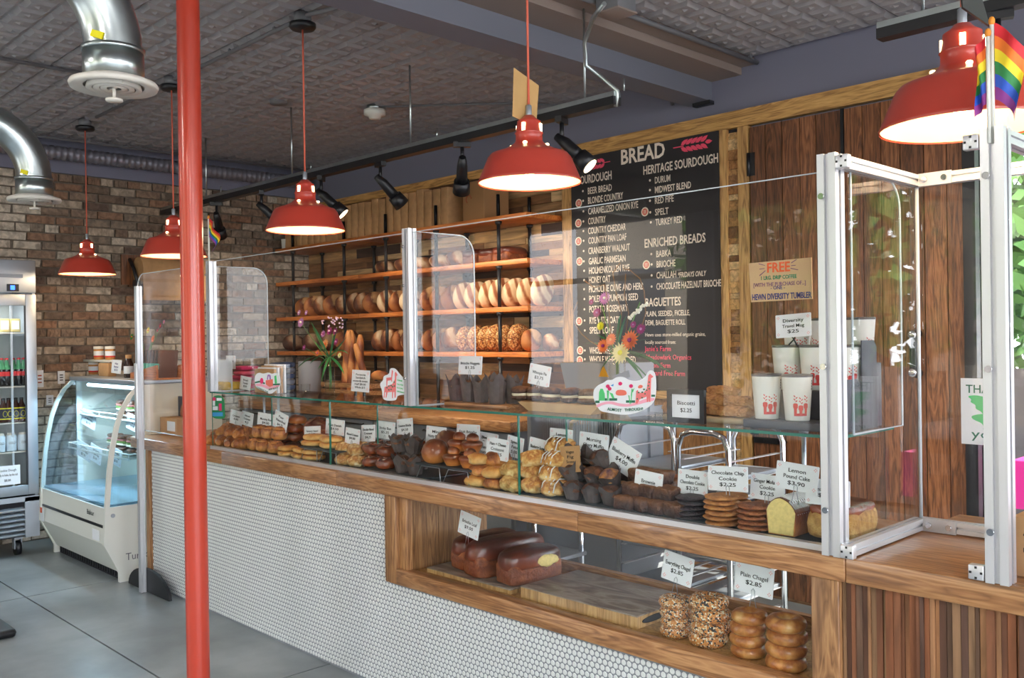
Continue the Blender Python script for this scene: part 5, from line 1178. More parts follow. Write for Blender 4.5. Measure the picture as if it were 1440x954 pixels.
lay(gs, [(0, (722,), 2.58), (1, (724,), 2.60), (0, (738,), 2.66)], BZ, .052, 'pale herb scone at the pane joint', 'herb scones', sc__=1.15)
tray(742, 985, 2.525, 2.83, 'long dark slate tray under the scones, muffins and brownies')
B2 = BZ+.0104
bs_ = Proto([scone(5, 'scone'), scone(6, 'scone')]); [tag(o, 'x', 'scone') for o in bs_.roots]
lay(bs_, [(0, (752,), 2.58), (1, (748,), 2.59), (2, (752,), 2.61), (0, (765,), 2.70), (1, (764,), 2.70)], B2, .050, 'golden blueberry scone', 'blueberry scones', sc__=1.1)
ls = Proto([scone(7, 'scone', True), scone(9, 'scone', True)]); [tag(o, 'x', 'scone') for o in ls.roots]
lay(ls, [(0, (781,), 2.58), (1, (778,), 2.60), (2, (782,), 2.62), (3, (786,), 2.66), (0, (795,), 2.70), (1, (793,), 2.70)], B2, .050, 'lemon scone with white icing lines', 'iced lemon scones', rz=(-.2, .2), sc__=1.15)
mf = Proto([tulip(3), tulip(4), tulip(7), tulip(5, .048, 'muffinlight')])
lay(mf, [(0, (808, 834, 858), 2.575), (0, (820, 846, 872), 2.67), (0, (832, 858), 2.77), (1, (812, 838, 862), 2.62), (1, (826, 852, 876), 2.71), (2, (806, 828, 850), 2.66), (2, (838, 862), 2.74)], B2, .058, 'muffin in pointed dark paper, in the heap', 'papered muffins', sc__=1.05, tilt=.5, rz=(0, 6))
# brownies and dark slab cakes
def brownie(seed):
    m_ = MB(); m_.blob((0, 0, .02), (.036, .036, .022), 28, 12, .07, 46, seed, .9, .32); o = m_.build('brownie', 'brownie')
    return tag(o, 'x', 'brownie')
bw = Proto([brownie(1), brownie(2), brownie(3)])
lay(bw, [(0, (884, 906, 928, 950), 2.565), (0, (896, 919, 942), 2.65), (1, (894, 917, 940), 2.60), (0, (905, 930, 952), 2.74), (1, (908, 934), 2.70), (2, (904, 928), 2.66)], B2, .042, 'nut-studded brownie square', 'brownies', sc__=1.12)
kb = MB().rbox(xa(934, 2.57, 700), xa(946, 2.57, 700), 2.548, 2.5615, B2+.0005, B2+.022, .002).build('clip_base', C('clearbase', 196, 186, 160, rough=.2)); rebase(kb, (xa(940, 2.57, 700), 2.555, B2)); tag(kb, 'small pale clip block before the brownies', 'card holder')
lay(Proto([tag(lump('brownie', 'ginger', (.07, .05, .04), 12, .8, .12), 'x', 'pastry')]), [(0, (945, 968), 2.80)], B2, .05, 'brown shiny slab bread behind the brownies', 'slab breads', sc__=1.3)
# stacked cookies
def stack(seed0, mat, px, Y, n, r, h, desc, group, base=BZ):
    pr = Proto([tag(cookie(seed0+i, mat, r, h), 'x', 'cookie') for i in range(3)]); x = xa(px, Y, 700); nm_ = ['bottom', 'second from the bottom', 'third from the bottom', 'fourth from the bottom', 'fifth from the bottom', 'sixth from the bottom']
    for i in range(n):
        lab = '%s, %s of its stack' % (desc, 'top' if i == n-1 else nm_[i])
        pr.put((x+random.uniform(-.005, .005), Y+random.uniform(-.004, .004), base+.0006+i*h*1.97), (0, 0, random.uniform(0, 6)), lab, group, 1, i)
    pr.close()
stack(1, 'choc', 972, 2.585, 5, .05, .0085, 'near-black chocolate cookie in the front stack', 'double chocolate cookies')
stack(5, 'choc', 985, 2.70, 5, .05, .0085, 'near-black chocolate cookie in the back stack', 'double chocolate cookies')
stack(11, 'cookie', 1014, 2.575, 6, .055, .0085, 'chocolate chip cookie in the front stack', 'chocolate chip cookies')
stack(15, 'cookie', 1030, 2.695, 5, .055, .0085, 'chocolate chip cookie in the back stack', 'chocolate chip cookies')
stack(21, 'ginger', 1060, 2.585, 5, .052, .0085, 'brown ginger cookie in the front stack', 'ginger cookies')
stack(25, 'ginger', 1076, 2.70, 4, .052, .0085, 'brown ginger cookie in the back stack', 'ginger cookies')
# lemon pound cake, cut end to the customer
px0, px1 = xa(1078, 2.57, 710), xa(1121, 2.57, 710); w_ = px1-px0; cx_ = (px0+px1)/2
lc = thing('pound_cake', 'lemon pound cake cut to a pale yellow crumb with white icing', 'cake', (cx_, 2.66, BZ))
prof = [(-w_*.42, .0), (w_*.42, .0), (w_*.49, .062), (w_*.50, .072), (w_*.45, .084), (w_*.36, .096), (w_*.24, .106), (w_*.1, .113), (-w_*.04, .116), (-w_*.18, .112), (-w_*.32, .102), (-w_*.43, .088), (-w_*.49, .074), (-w_*.48, .062)]
MB().prism([(cx_+x, BZ+.001+z) for x, z in prof], 2.565, 2.80).build('crust', 'brioche', lc)
MB().prism([(cx_+x*.93, BZ+.004+z*.95) for x, z in prof], 2.562, 2.566).build('crumb', 'crumb', lc)
ic = MB()
for k in range(18):
    y = 2.575+k*.0128; ic.tube([(cx_-w_*.47, y, BZ+.068), (cx_-w_*.27, y+.008, BZ+.106), (cx_, y, BZ+.1205), (cx_+w_*.27, y+.01, BZ+.105), (cx_+w_*.48, y, BZ+.066)], .0034, 6)
ic.build('icing', 'icing', lc)
# banana bread
px0, px1 = xa(1128, 2.57, 720), xa(1196, 2.57, 720)
bb_ = thing('banana_bread', 'banana bread loaf with dark top and golden side beside the pound cake', 'bread', ((px0+px1)/2, 2.66, BZ))
MB().blob(((px0+px1)/2, 2.68, BZ+.048), ((px1-px0)/2, .11, .048), 24, 12, .03, 20, 3, .97, .45).build('body', 'crumbbrown', bb_)
MB().blob(((px0+px1)/2, 2.68, BZ+.088), ((px1-px0)/2*.97, .11, .024), 24, 10, .06, 30, 4, .5, .6).build('crown', 'bun', bb_)
# ================================================================ lower window: loaves, boards, bagels
NZ = OZ0+.055
def panloaf(seed, L_, w_, h):
    def fn(u):
        k = .90 if u.z < .05 else 1.0+.06*min(1, (u.z)*3)*(1-u.z)
        return Vector((u.x*k, u.y, u.z))
    m_ = MB(); m_.blob((0, 0, h*.32), (w_*.46, L_*.485, h*.33), 28, 14, .02, 20, seed, .97, .28); o = m_.build('brioche_loaf', 'loafside'); o['category'] = 'bread loaf'
    MB().blob((0, 0, h*.66), (w_*.52, L_*.51, h*.36), 30, 16, .03, 14, seed+3, .55, .62).build('domed_top', 'loafcrust', o, world=False)
    return o
def cb(name, x0, x1, y0, y1, z0, z1, label, tops='marble'):
    t = thing(name, label, 'board', ((x0+x1)/2, (y0+y1)/2, z0))
    n = 7; mb_ = None
    for i in range(n):
        a = x0+(x1-x0)*i/n; b_ = x0+(x1-x0)*(i+1)/n; MB().box(a+.0004, b_-.0004, y0, y1, z0, z1-.006).build('wood_stave', 'endgrain', t)
    MB().rbox(x0-.001, x1+.001, y0-.001, y1+.001, z1-.006, z1, .002).build('marbled_face', tops, t)
    return t
cb('cutting_board', -3.19, -2.66, 2.56, 2.88, NZ+.0005, NZ+.022, 'long thin marbled wood board under the dark loaves')
b2_ = cb('cutting_board', -2.60, -2.02, 2.56, 2.90, NZ+.0005, NZ+.048, 'thick empty marbled cutting board beside the loaves')
m_ = MB(); m_.tube([(-2.0185, 2.66+.07*math.cos(a), NZ+.022+.010*math.sin(a)) for a in [k*PI/12 for k in range(25)]], .002, 6); m_.prism([(2.66+.07*math.cos(a), NZ+.022+.010*math.sin(a)) for a in [k*PI/12 for k in range(24)]], -2.0185, -2.0175, 'yz'); m_.build('hand_slot', 'dark', b2_)
pl_ = [panloaf(1, .34, .13, .145), panloaf(2, .38, .135, .155), panloaf(3, .28, .135, .14)]
for o, x, y, rz, z, lb in ((pl_[0], -3.03, 2.77, -.10, NZ+.0225, 'dark shiny brioche loaf at the far side, behind the carded one'), (pl_[1], -2.885, 2.75, -.14, NZ+.0225, 'tallest dark brioche loaf, in the middle of three, with a price card'), (pl_[2], -2.70, 2.71, -.16, NZ+.0235, 'dark brioche loaf with a torn pale patch on its side')):
    Proto(o).put((x, y, z), (0, 0, rz), lb, 'brioche loaves in the lower window')
tp_ = MB().blob((.064, .045, .088), (.014, .058, .026), 16, 9, .1, 40, 2).build('torn_patch', 'crumb', pl_[2], world=False)
def bagel(seed, mat):
    m_ = MB(); R, r = .036, .0225; n, k_ = 26, 12; vs = []
    for i in range(n):
        a = 2*PI*i/n; rr_ = r*(1+.06*noise.noise(Vector((math.cos(a)*1.5, math.sin(a)*1.5, seed*3))))
        for k in range(k_):
            b_ = 2*PI*k/k_; z = rr_*.92*math.sin(b_); vs.append(((R+rr_*math.cos(b_))*math.cos(a), (R+rr_*math.cos(b_))*math.sin(a), max(z, -r*.8)+r*.8))
    m_.add(vs, [(i*k_+k, ((i+1) % n)*k_+k, ((i+1) % n)*k_+(k+1) % k_, i*k_+(k+1) % k_) for i in range(n) for k in range(k_)], True)
    return tag(m_.build('bagel', mat), 'x', 'bagel')
def bagels(px, Y, n, mat, desc, group, sc__):
    pr = Proto([bagel(i+1, mat) for i in range(2)]); x = xa(px, Y, 880); nm_ = ['bottom', 'second from bottom', 'third from bottom', 'top']
    for i in range(n): pr.put((x+random.uniform(-.006, .006), Y+random.uniform(-.005, .005), NZ+.0005+i*.0365*sc__), (0, 0, random.uniform(0, 6)), '%s, %s of its stack' % (desc, nm_[i] if i < n-1 else 'top'), group, sc__, i)
bagels(951, 2.60, 4, 'seeds', 'seed-covered everything bagel beside the thick board', 'everything bagels', .93)
bagels(998, 2.605, 4, 'seeds', 'seed-covered everything bagel next to the plain stacks', 'everything bagels', 1.13)
bagels(1053, 2.60, 4, 'bagel', 'plain golden bagel under its price card', 'plain bagels', 1.0)
bagels(1105, 2.585, 4, 'bagel', 'plain browned bagel nearest the window stile', 'plain bagels', 1.08)
sb = bagel(9, 'seeds'); sb['category'] = 'bagel'; Proto(sb).put((xa(1032, 2.76, 860), 2.765, NZ+.0005), scale=1.05, label='seeded bagel alone at the back between the stacks', group='everything bagels')
def cw(*a, **k): return card(*a, group='price cards in the lower window', **k)
cw(645, 721.5, 675, 756.5, 2.60, ['Brioche Loaf', '$9.00'], 'white price card reading Brioche Loaf', tilt=.16)
cw(931, 778, 975, 822, 2.58, ['Everything Chagel', '$2.85'], 'white price card reading Everything Chagel', tilt=.13)
cw(1033, 794, 1088, 838, 2.56, ['Plain Chagel', '$2.85'], 'white price card reading Plain Chagel', tilt=.05)
# ================================================================ bread on the shelves
def bread(seed, mat, r=(.052, .125, .098), name='bread_loaf', amp=.03, ex=.92):
    m_ = MB(); m_.blob((0, 0, r[2]*.96), r, 20, 14, amp, 10, seed, .96, ex)
    return tag(m_.build(name, mat), 'x', 'bread loaf')
def shelfrow(protos, pxs, Y, z, lab, group, lean=.16, rz=(-.15, .15), sc__=1):
    pr = Proto(protos)
    for i, px in enumerate(pxs): pr.put((xa(px, Y, 450), Y+.045+random.uniform(-.006, .006), z+.004), (0, lean+random.uniform(-.04, .04), random.uniform(*rz)), lab % ORD[i] if '%s' in lab else lab, group, sc__*random.uniform(.96, 1.04), None)
    pr.close()
shelfrow([bread(1, 'boule'), bread(2, 'boule'), bread(3, 'country')], (424, 437, 450, 466, 481, 496, 507, 521), 4.76, SZ[1], 'round floured loaf on the second board up, %s from the brick wall', 'round loaves on the second board up')
shelfrow([bread(4, 'batard', (.06, .12, .10)), bread(5, 'country')], (541, 556, 571), 4.76, SZ[1], 'scored golden loaf on the second board up, %s of three before the screen post', 'scored loaves before the screen post')
shelfrow([bread(6, 'country', (.055, .12, .105)), bread(7, 'country', (.05, .12, .10))], (599, 613, 628), 4.74, SZ[1], 'reddish loaf on the second board up, %s of three past the screen post', 'reddish loaves past the post', .3)
shelfrow([bread(8, 'batard', (.054, .115, .112)), bread(9, 'batard', (.052, .115, .115))], (644, 662, 679, 697, 715, 735, 754), 4.72, SZ[1], 'pale scored loaf at the open end of the second board up, %s from the post', 'pale scored loaves', .22)
shelfrow([bread(11, 'darkboule', (.085, .11, .085)), bread(12, 'darkboule', (.08, .11, .08))], (407, 434, 455), 4.74, SZ[0], 'round dark cracked loaf on the lowest board, %s from the brick wall', 'dark cracked loaves', 0)
shelfrow([bread(13, 'country'), bread(14, 'boule')], (481, 533, 546, 558, 572), 4.75, SZ[0], 'split golden loaf on the lowest board, %s from the dark cracked ones', 'split golden loaves')
shelfrow([bread(15, 'country'), bread(16, 'boule')], (600, 617, 632), 4.75, SZ[0], 'oval golden loaf on the lowest board, %s past the screen post', 'oval golden loaves', .2)
shelfrow([bread(17, 'seedloaf', (.052, .12, .102)), bread(18, 'seedloaf', (.05, .12, .104))], (649, 665, 680, 693, 706, 722), 4.73, SZ[0], 'coarse seeded loaf on the lowest board, %s from the oval ones', 'coarse seeded loaves', .1)
shelfrow([bread(19, 'country', (.06, .10, .085))], (741,), 4.72, SZ[0], 'single round loaf after the seeded loaves on the lowest board', 'small end loaves', 0)
shelfrow([bread(20, 'boule', (.055, .09, .075))], (768,), 4.84, SZ[0], 'last small loaf at the open end of the lowest board', 'small end loaves', 0, sc__=.9)
shelfrow([bread(21, 'boule', (.11, .10, .062), amp=.05), bread(22, 'boule', (.105, .1, .058), amp=.05)], (539, 566, 588, 617, 640), 4.74, SZ[2], 'flat floured country loaf lying on the third board up, %s from the brick wall', 'flat country loaves on the third board', 0)
shelfrow([tag(panloaf(6, .24, .15, .10), 'x', 'bread loaf'), tag(panloaf(7, .24, .15, .10), 'x', 'bread loaf')], (672, 692, 713), 4.76, SZ[2], 'dark brown pan loaf on the third board up, %s from the country loaves', 'dark pan loaves', 0, sc__=1.15)
# kraft bags on the top board
rr = random.Random(3)
def bagm(h):
    o = MB().rbox(-.045, .045, -.13, .13, 0, h, .006).build('folded_box', 'kraft'); return tag(o, 'x', 'box')
bg_ = Proto([bagm(.30), bagm(.31), bagm(.295)])
x = SX0+.14; i = 0
while x < xa(652, 4.78, 300):
    bg_.put((x, 4.78, SZ[3]+.0025), (0, rr.uniform(-.015, .03), rr.uniform(-.03, .03)), 'flat kraft cake box standing on the top board, %s from the brick wall' % (ORD[i] if i < len(ORD) else 'last'), 'kraft boxes on the top board', (1, 1, rr.uniform(.97, 1.03))); x += .102; i += 1
bigx = xa(682, 4.78, 300); o = MB().rbox(bigx-.12, bigx+.12, 4.66, 4.92, SZ[3]+.0005, SZ[3]+.30, .006).build('carton', C('kraftd', 160, 118, 76, rough=.8)); rebase(o, (bigx, 4.78, SZ[3])); tag(o, 'large brown carton at the open end of the top board', 'box')
m_ = MB(); m_.tube([(bigx-.05+.03*math.cos(a), 4.6595, SZ[3]+.17+.03*math.sin(a)) for a in [k*PI/6 for k in range(9)]], .003, 5); m_.build('red_mark', C('redmark', 170, 80, 50), o)
x = xa(399, 4.66, 345); o = MB().lathe([(0, 0), (.028, 0), (.034, .09), (.035, .095), (0, .096)], (x+.02, 4.66, SZ[3]+.0005), 18).build('paper_cup', 'white'); rebase(o, (x+.02, 4.66, SZ[3])); tag(o, 'small white cup at the brick-wall end of the top board', 'cup')
# ================================================================ things on the glass top
GZ = ZT+.0008
def PX(pts, x0, y0, s): return [(x0+a/s, y0+b/s) for a, b in pts]
def on_plane(px, Y): return [(lambda q: (q.x, q.z))(at(a, b, Y=Y)) for a, b in px]
def smooth_poly(p, it=2):
    for _ in range(it):
        q = []
        for i in range(len(p)):
            a, b_ = p[i], p[(i+1) % len(p)]; q += [(a[0]*.75+b_[0]*.25, a[1]*.75+b_[1]*.25), (a[0]*.25+b_[0]*.75, a[1]*.25+b_[1]*.75)]
        p = q
    return p
def sticker(name, outline, x0, y0, s, Y, label, cat, shapes, it=2, base='paper', texts=()):
    pl = smooth_poly(on_plane(PX(outline, x0, y0, s), Y), it); cx_ = sum(p[0] for p in pl)/len(pl); cz_ = sum(p[1] for p in pl)/len(pl)
    o = MB().prism(pl, Y-.001, Y+.001, 'xz').build(name, base); rebase(o, (cx_, Y, cz_)); tag(o, label, cat, 'cut-out signs on the screens')
    for k, (nm__, mat, polys, sm_) in enumerate(shapes):
        m_ = MB()
        for p in polys:
            q = on_plane(PX(p, x0, y0, s), Y)
            if sm_: q = smooth_poly(q, 2)
            m_.prism(q, Y-.0018-.0003*k, Y-.0011, 'xz')
        m_.build(nm__, mat, o)
    for (st, x, y, w_, h, mt, rot) in texts:
        a = at(x0+x/s, y0+y/s, Y=Y); b_ = at(x0+(x+w_)/s, y0+y/s, Y=Y); c_ = at(x0+x/s, y0+(y-h)/s, Y=Y)
        text(st, o, a.x, Y-.0045, a.z, c_.z-a.z, b_.x-a.x, mt, 'LEFT', rot=(PI/2, rot, 0), bold=.01)
    return o
C('g1', 84, 200, 120); C('g2', 40, 110, 84); C('coral', 240, 120, 100); C('hot', 226, 40, 110); C('pk', 248, 176, 196); C('girafe', 240, 128, 128); C('mauve', 170, 120, 190); C('skyb', 60, 150, 210); C('tape', 150, 150, 156, rough=.4)
def rect(x0, y0, x1, y1): return [(x0, y0), (x1, y0), (x1, y1), (x0, y1)]
def dots_(c, r): return [[(x+r*math.cos(k*PI/4), y+r*math.sin(k*PI/4)) for k in range(8)] for x, y in c]
YS = YG-.019
sticker('cut_out_sign', [(55, 480), (90, 420), (150, 370), (230, 340), (290, 290), (370, 295), (430, 250), (500, 236), (580, 250), (650, 295), (740, 310), (830, 300), (900, 260), (940, 220), (970, 150), (1020, 125), (1070, 150), (1100, 240), (1108, 420), (1095, 600), (1040, 700), (940, 780), (800, 840), (620, 880), (450, 870), (300, 840), (180, 820), (130, 760), (90, 680), (55, 600)], 830, 510, 11.92, YS,
        'white cut-out sign reading ALMOST THROUGH with giraffe and trees', 'sign', [
    ('pink_path', 'pk', [[(95, 720), (200, 670), (350, 645), (500, 690), (650, 700), (800, 660), (950, 600), (1085, 590), (1080, 640), (950, 665), (800, 710), (640, 745), (480, 735), (340, 690), (210, 710), (130, 760)]], 1),
    ('hedge', 'g2', [rect(90, 640, 160, 680), rect(250, 600, 285, 640), rect(325, 600, 455, 640), rect(605, 635, 755, 675), rect(1030, 540, 1090, 575)], 0),
    ('green_tree', 'g1', [[(150, 640), (155, 500), (180, 440), (215, 440), (245, 520), (255, 640)], [(285, 470), (320, 470), (310, 640), (295, 640)], [(330, 505), (380, 520), (410, 600), (380, 605)], [(645, 550), (660, 550), (680, 700), (670, 700)], [(690, 540), (700, 440), (715, 440), (690, 700)], [(700, 480), (745, 430), (720, 500)]], 0),
    ('blossom', 'hot', dots_([(300, 400), (330, 440), (510, 355), (690, 395)], 32), 0),
    ('blue_bird', 'skyb', [[(350, 390), (395, 360), (390, 400)]], 0),
    ('coral_mushroom', 'coral', [[(430, 520), (450, 465), (520, 455), (600, 470), (620, 530), (580, 555), (460, 555)], [(805, 410), (840, 370), (890, 390), (870, 430), (820, 435)]], 1),
    ('giraffe', 'girafe', [[(770, 690), (780, 480), (805, 460), (815, 510), (900, 510), (960, 440), (985, 220), (1010, 190), (1065, 240), (1025, 265), (1020, 440), (1015, 660), (1000, 660), (990, 560), (975, 660), (960, 665), (955, 570), (830, 620), (800, 690)]], 0),
    ('giraffe_spot', 'g2', dots_([(820, 505), (880, 500), (910, 450), (958, 465), (930, 525), (985, 390), (1000, 440), (800, 610), (880, 590), (1000, 330)], 13), 0)],
    texts=[('ALMOST', 300, 800, 240, 52, 'g2', .05), ('THROUGH!', 590, 820, 310, 52, 'g2', -.10)])
sticker('cut_out_sign', [(755, 180), (790, 125), (840, 110), (880, 130), (940, 120), (985, 105), (1040, 135), (1110, 110), (1165, 140), (1185, 230), (1180, 360), (1120, 400), (1040, 465), (990, 470), (920, 420), (840, 400), (780, 360), (755, 280)], 295, 515, 11.92, YS,
        'white cloud-shaped cut-out sign with red bag and green plant', 'sign', [
    ('pink_path', 'pk', [[(765, 300), (860, 290), (960, 330), (1060, 340), (1180, 300), (1175, 345), (1060, 385), (990, 395), (880, 340), (775, 335)]], 1),
    ('hedge', 'g2', [[(760, 265), (840, 245), (930, 280), (925, 305), (840, 275), (765, 290)], [(1060, 300), (1180, 290), (1180, 320), (1060, 325)]], 0),
    ('red_bud', 'hot', [[(845, 250), (860, 200), (890, 200), (905, 250), (895, 295), (860, 300)]], 1),
    ('red_bag', 'coral', [[(945, 240), (1060, 220), (1065, 330), (1010, 350), (945, 310)]], 0),
    ('bag_handle', 'mauve', [[(965, 230), (975, 150), (1000, 140), (1025, 160), (1030, 225), (1010, 225), (1005, 175), (985, 170), (980, 230)]], 0),
    ('green_plant', 'g1', [[(1090, 170), (1120, 155), (1130, 290), (1100, 295)]], 0)],
    texts=[('CLEAN IS THE', 790, 365, 200, 30, 'g2', .2), ('NEW BLACK', 1000, 410, 160, 30, 'g2', -.15)])
sticker('cut_out_sign', [(345, 200), (400, 185), (470, 210), (540, 310), (630, 400), (650, 560), (690, 660), (670, 740), (500, 750), (480, 830), (440, 865), (230, 860), (190, 780), (185, 640), (140, 560), (150, 490), (205, 450), (210, 350), (330, 320)], 525, 505, 14.68, YS,
        'white cut-out sign with two pink giraffes beside the mid-case post', 'sign', [
    ('small_giraffe', 'girafe', [[(275, 560), (275, 390), (375, 380), (390, 220), (415, 260), (395, 390), (390, 470), (375, 470), (375, 440), (300, 450), (290, 560)]], 0),
    ('giraffe', 'girafe', [[(220, 800), (240, 580), (400, 520), (450, 420), (450, 290), (470, 265), (505, 330), (480, 360), (465, 800), (445, 800), (440, 680), (415, 690), (410, 810), (395, 810), (395, 680), (300, 690), (275, 800), (260, 800), (270, 690), (245, 690), (235, 800)]], 0),
    ('giraffe_spot', 'g2', dots_([(290, 595), (330, 560), (375, 550), (405, 575), (375, 630), (440, 480), (330, 640), (445, 560)], 16), 0)],
    texts=[('THANK', 505, 450, 110, 32, 'g1', .1), ('YOU FOR', 500, 530, 130, 30, 'g1', .1), ('SOCIAL', 500, 605, 130, 30, 'g1', .1), ('DISTANCE', 505, 680, 150, 30, 'g1', .1)])
for (a, b_, c_, d, lb) in (((861, 529), (884, 521), (886, 530), (864, 537), 'grey tape strip over the ALMOST THROUGH cut-out sign'),):
    q = on_plane([a, b_, c_, d], YS+.001); o = MB().prism(q, YS+.0015, YS+.002, 'xz').build('tape_strip', 'tape'); rebase(o, (q[0][0], YS, q[0][1])); tag(o, lb, 'tape')
sticker('decal', [(20, 60), (60, 10), (140, 0), (200, 30), (235, 100), (240, 300), (250, 400), (200, 430), (60, 420), (20, 380)], 297.2, 556, 12.8, YG-.0025,
        'green rounded decal with white loaves and blue lettering on the case corner', 'decal', [
    ('white_loaf', 'paper', [rect(30, 100, 70, 190), rect(100, 50, 190, 100), rect(30, 200, 120, 270)], 0),
    ('red_loaf', 'hot', [rect(30, 40, 80, 100), rect(140, 150, 190, 280)], 0), ('blue_panel', 'skyb', [rect(30, 310, 210, 380)], 0)], 1, 'g2green' if 'g2green' in M else C('g2green', 24, 128, 76))
# FREE card taped to the inside of the screen
FC = PX([(45, 145), (1240, 30), (1265, 825), (90, 890)], 1050, 360, 13.63); q = on_plane(FC, YG+.01)
o = MB().prism(q, YG+.008, YG+.012, 'xz').build('cardboard_sign', C('cardtan', 214, 176, 132, rough=.8)); rebase(o, (sum(p[0] for p in q)/4, YG+.01, sum(p[1] for p in q)/4)); tag(o, 'tan cardboard sign reading FREE, hand-lettered, taped inside the clear screen', 'sign')
C('orangeink', 240, 100, 50); C('greenink', 30, 130, 90); C('navyink', 54, 50, 120); C('plumink', 120, 70, 110)
for st, x, y, w_, h, mt, bold in (('FREE', 380, 320, 440, 190, 'orangeink', .03), ('1 LRG. DRIP COFFEE', 262, 465, 680, 75, 'greenink', .03), ('[WITH THE PURCHASE OF...]', 125, 600, 1000, 75, 'plumink', .01), ('- ONE -', 455, 650, 275, 75, 'navyink', .01), ('HEWN DIVERSITY TUMBLER', 100, 850, 1140, 115, 'navyink', .03)):
    a, b_, c_ = at(1050+x/13.63, 360+y/13.63, Y=YG+.007), at(1050+(x+w_)/13.63, 360+y/13.63, Y=YG+.007), at(1050+x/13.63, 360+(y-h)/13.63, Y=YG+.007)
    text(st, o, a.x, YG+.0075, a.z, c_.z-a.z, b_.x-a.x, mt, 'LEFT', rot=(PI/2, 0.0, 0), bold=bold)
m_ = MB()
for p in ([(240, 145), (360, 180), (358, 190), (238, 160)], [(255, 250), (350, 238), (352, 248), (255, 262)], [(250, 375), (365, 280), (372, 290), (262, 385)], [(860, 130), (960, 65), (968, 75), (868, 142)], [(860, 185), (945, 175), (945, 187), (862, 197)], [(850, 232), (995, 262), (993, 275), (850, 247)]):
    m_.prism(on_plane(PX(p, 1050, 360, 13.63), YG+.01), YG+.0068, YG+.0078, 'xz')
m_.build('drawn_rays', 'plumink', o)
# ---- ordinary things
def bx(name, mat, x0, x1, y0, y1, z0, z1, label, cat, r=.004, group=None):
    o = MB().rbox(x0, x1, y0, y1, z0, z1, r).build(name, mat); rebase(o, ((x0+x1)/2, (y0+y1)/2, z0)); return tag(o, label, cat, group)
def standcard(px0, py0, px1, py1, Y, lines, label, pybase, **k):
    o = card(px0, py0, px1, py1, Y, lines, label, clip=False, **k); return o
x = xa(324, 2.70, 540); t = thing('sign_holder', 'slim metal sign pole with a small card near the brick-wall end', 'sign holder', (x, 2.70, GZ))
MB().lathe([(0, 0), (.03, 0), (.03, .004), (.012, .018), (0, .02)], (x, 2.70, GZ), 18).build('base', 'black', t); MB().cyl((x, 2.70, GZ+.01), (x, 2.70, za(324, 519, 2.7)), .0035, 8).build('pole', 'steel', t)
c0 = card(318, 500, 331, 519.5, 2.694, ['Tea Towels', '6'], 'x', clip=False, pitch=0); c0.name = 'card'; [c0.__delitem__(k) for k in ('label', 'category', 'group')]; c0.parent = t; c0.location = c0.location-t.location
def cloth(name, mat, px, Y, z, w_, d_, h, label, seed, group=None):
    x = xa(px, Y, 545); m_ = MB(); m_.blob((x, Y, z+h/2), (w_/2, d_/2, h/2), 22, 8, .07, 18, seed, .95, .4); o = m_.build(name, mat); rebase(o, (x, Y, z)); return tag(o, label, 'cloth', group)
C('mustard', 196, 160, 50, rough=.8, var=.3, bs=20); C('fuchsia', 206, 40, 96, rough=.8, var=.2, bs=20); C('rose', 224, 80, 110, rough=.8); C('indigo', 44, 60, 92, rough=.85, var=.2, bs=20); C('greycloth', 96, 98, 110, rough=.85)
cloth('tea_towel', 'mustard', 320, 2.62, GZ, .16, .12, .05, 'folded mustard cloth at the foot of the slim sign pole', 3)
for i, (m_n, w_, px) in enumerate((('fuchsia', .13, 344), ('rose', .14, 342), ('fuchsia', .15, 342), ('rose', .13, 345), ('fuchsia', .12, 346))):
    cloth('tea_towel', m_n, px, 2.76, GZ+i*.028, w_, .12, .027, '%s folded pink tea towel, %s of the pile' % (('deep', 'pale')[i % 2], ('bottom', 'second', 'middle', 'fourth', 'top')[i]), 10+i, 'pink tea towels')
card(337.5, 529, 353, 549, 2.66, ['Bread', 'Towels', '$20'], 'white price card in front of the pink tea towels', .08, clip=False)
x = xa(345.5, 2.66, 551); t = thing('card_foot', 'small black card foot before the pink tea towels', 'card holder', (x, 2.665, GZ)); MB().rbox(x-.02, x+.02, 2.66, 2.68, GZ, GZ+.03, .003).build('block', 'black_plastic', t)
for i in range(5): cloth('folded_shirt', 'indigo' if i % 2 == 0 else 'greycloth', 396, 2.78, GZ+.001+i*.033, .13, .13, .032, 'dark folded shirt behind the cloud sign, %s of five' % ('lowest', 'second', 'middle', 'fourth', 'topmost')[i], 20+i, 'folded shirts')
x0, x1 = xa(360, 2.60, 540), xa(390, 2.60, 540); t = thing('clear_box', 'clear open box behind the cloud-shaped sign', 'box', ((x0+x1)/2, 2.63, GZ))
for a in ((x0, x1, 2.58, 2.584), (x0, x1, 2.676, 2.68), (x0, x0+.004, 2.58, 2.68), (x1-.004, x1, 2.58, 2.68)): MB().box(*a, GZ, GZ+.16).build('wall_sheet', 'plexi', t)
for i in range(4): bx('booklet', 'paper' if i % 2 else 'kraft', x0+.008, x1-.008, 2.588+i*.02, 2.600+i*.02, GZ+.001, GZ+.135+.008*i, 'card booklet in the clear box, %s from the front' % ORD[i], 'booklet', .001, 'booklets in the clear box')
x = xa(430, 2.72, 558); o = MB().lathe([(0, .003), (.02, .003), (.021, 0), (.024, .0), (.026, .05), (.0245, .05), (.022, .006)], (x, 2.72, GZ), 18).build('small_glass', 'glass'); rebase(o, (x, 2.72, GZ)); tag(o, 'small clear glass standing before the first flower vase', 'glass')
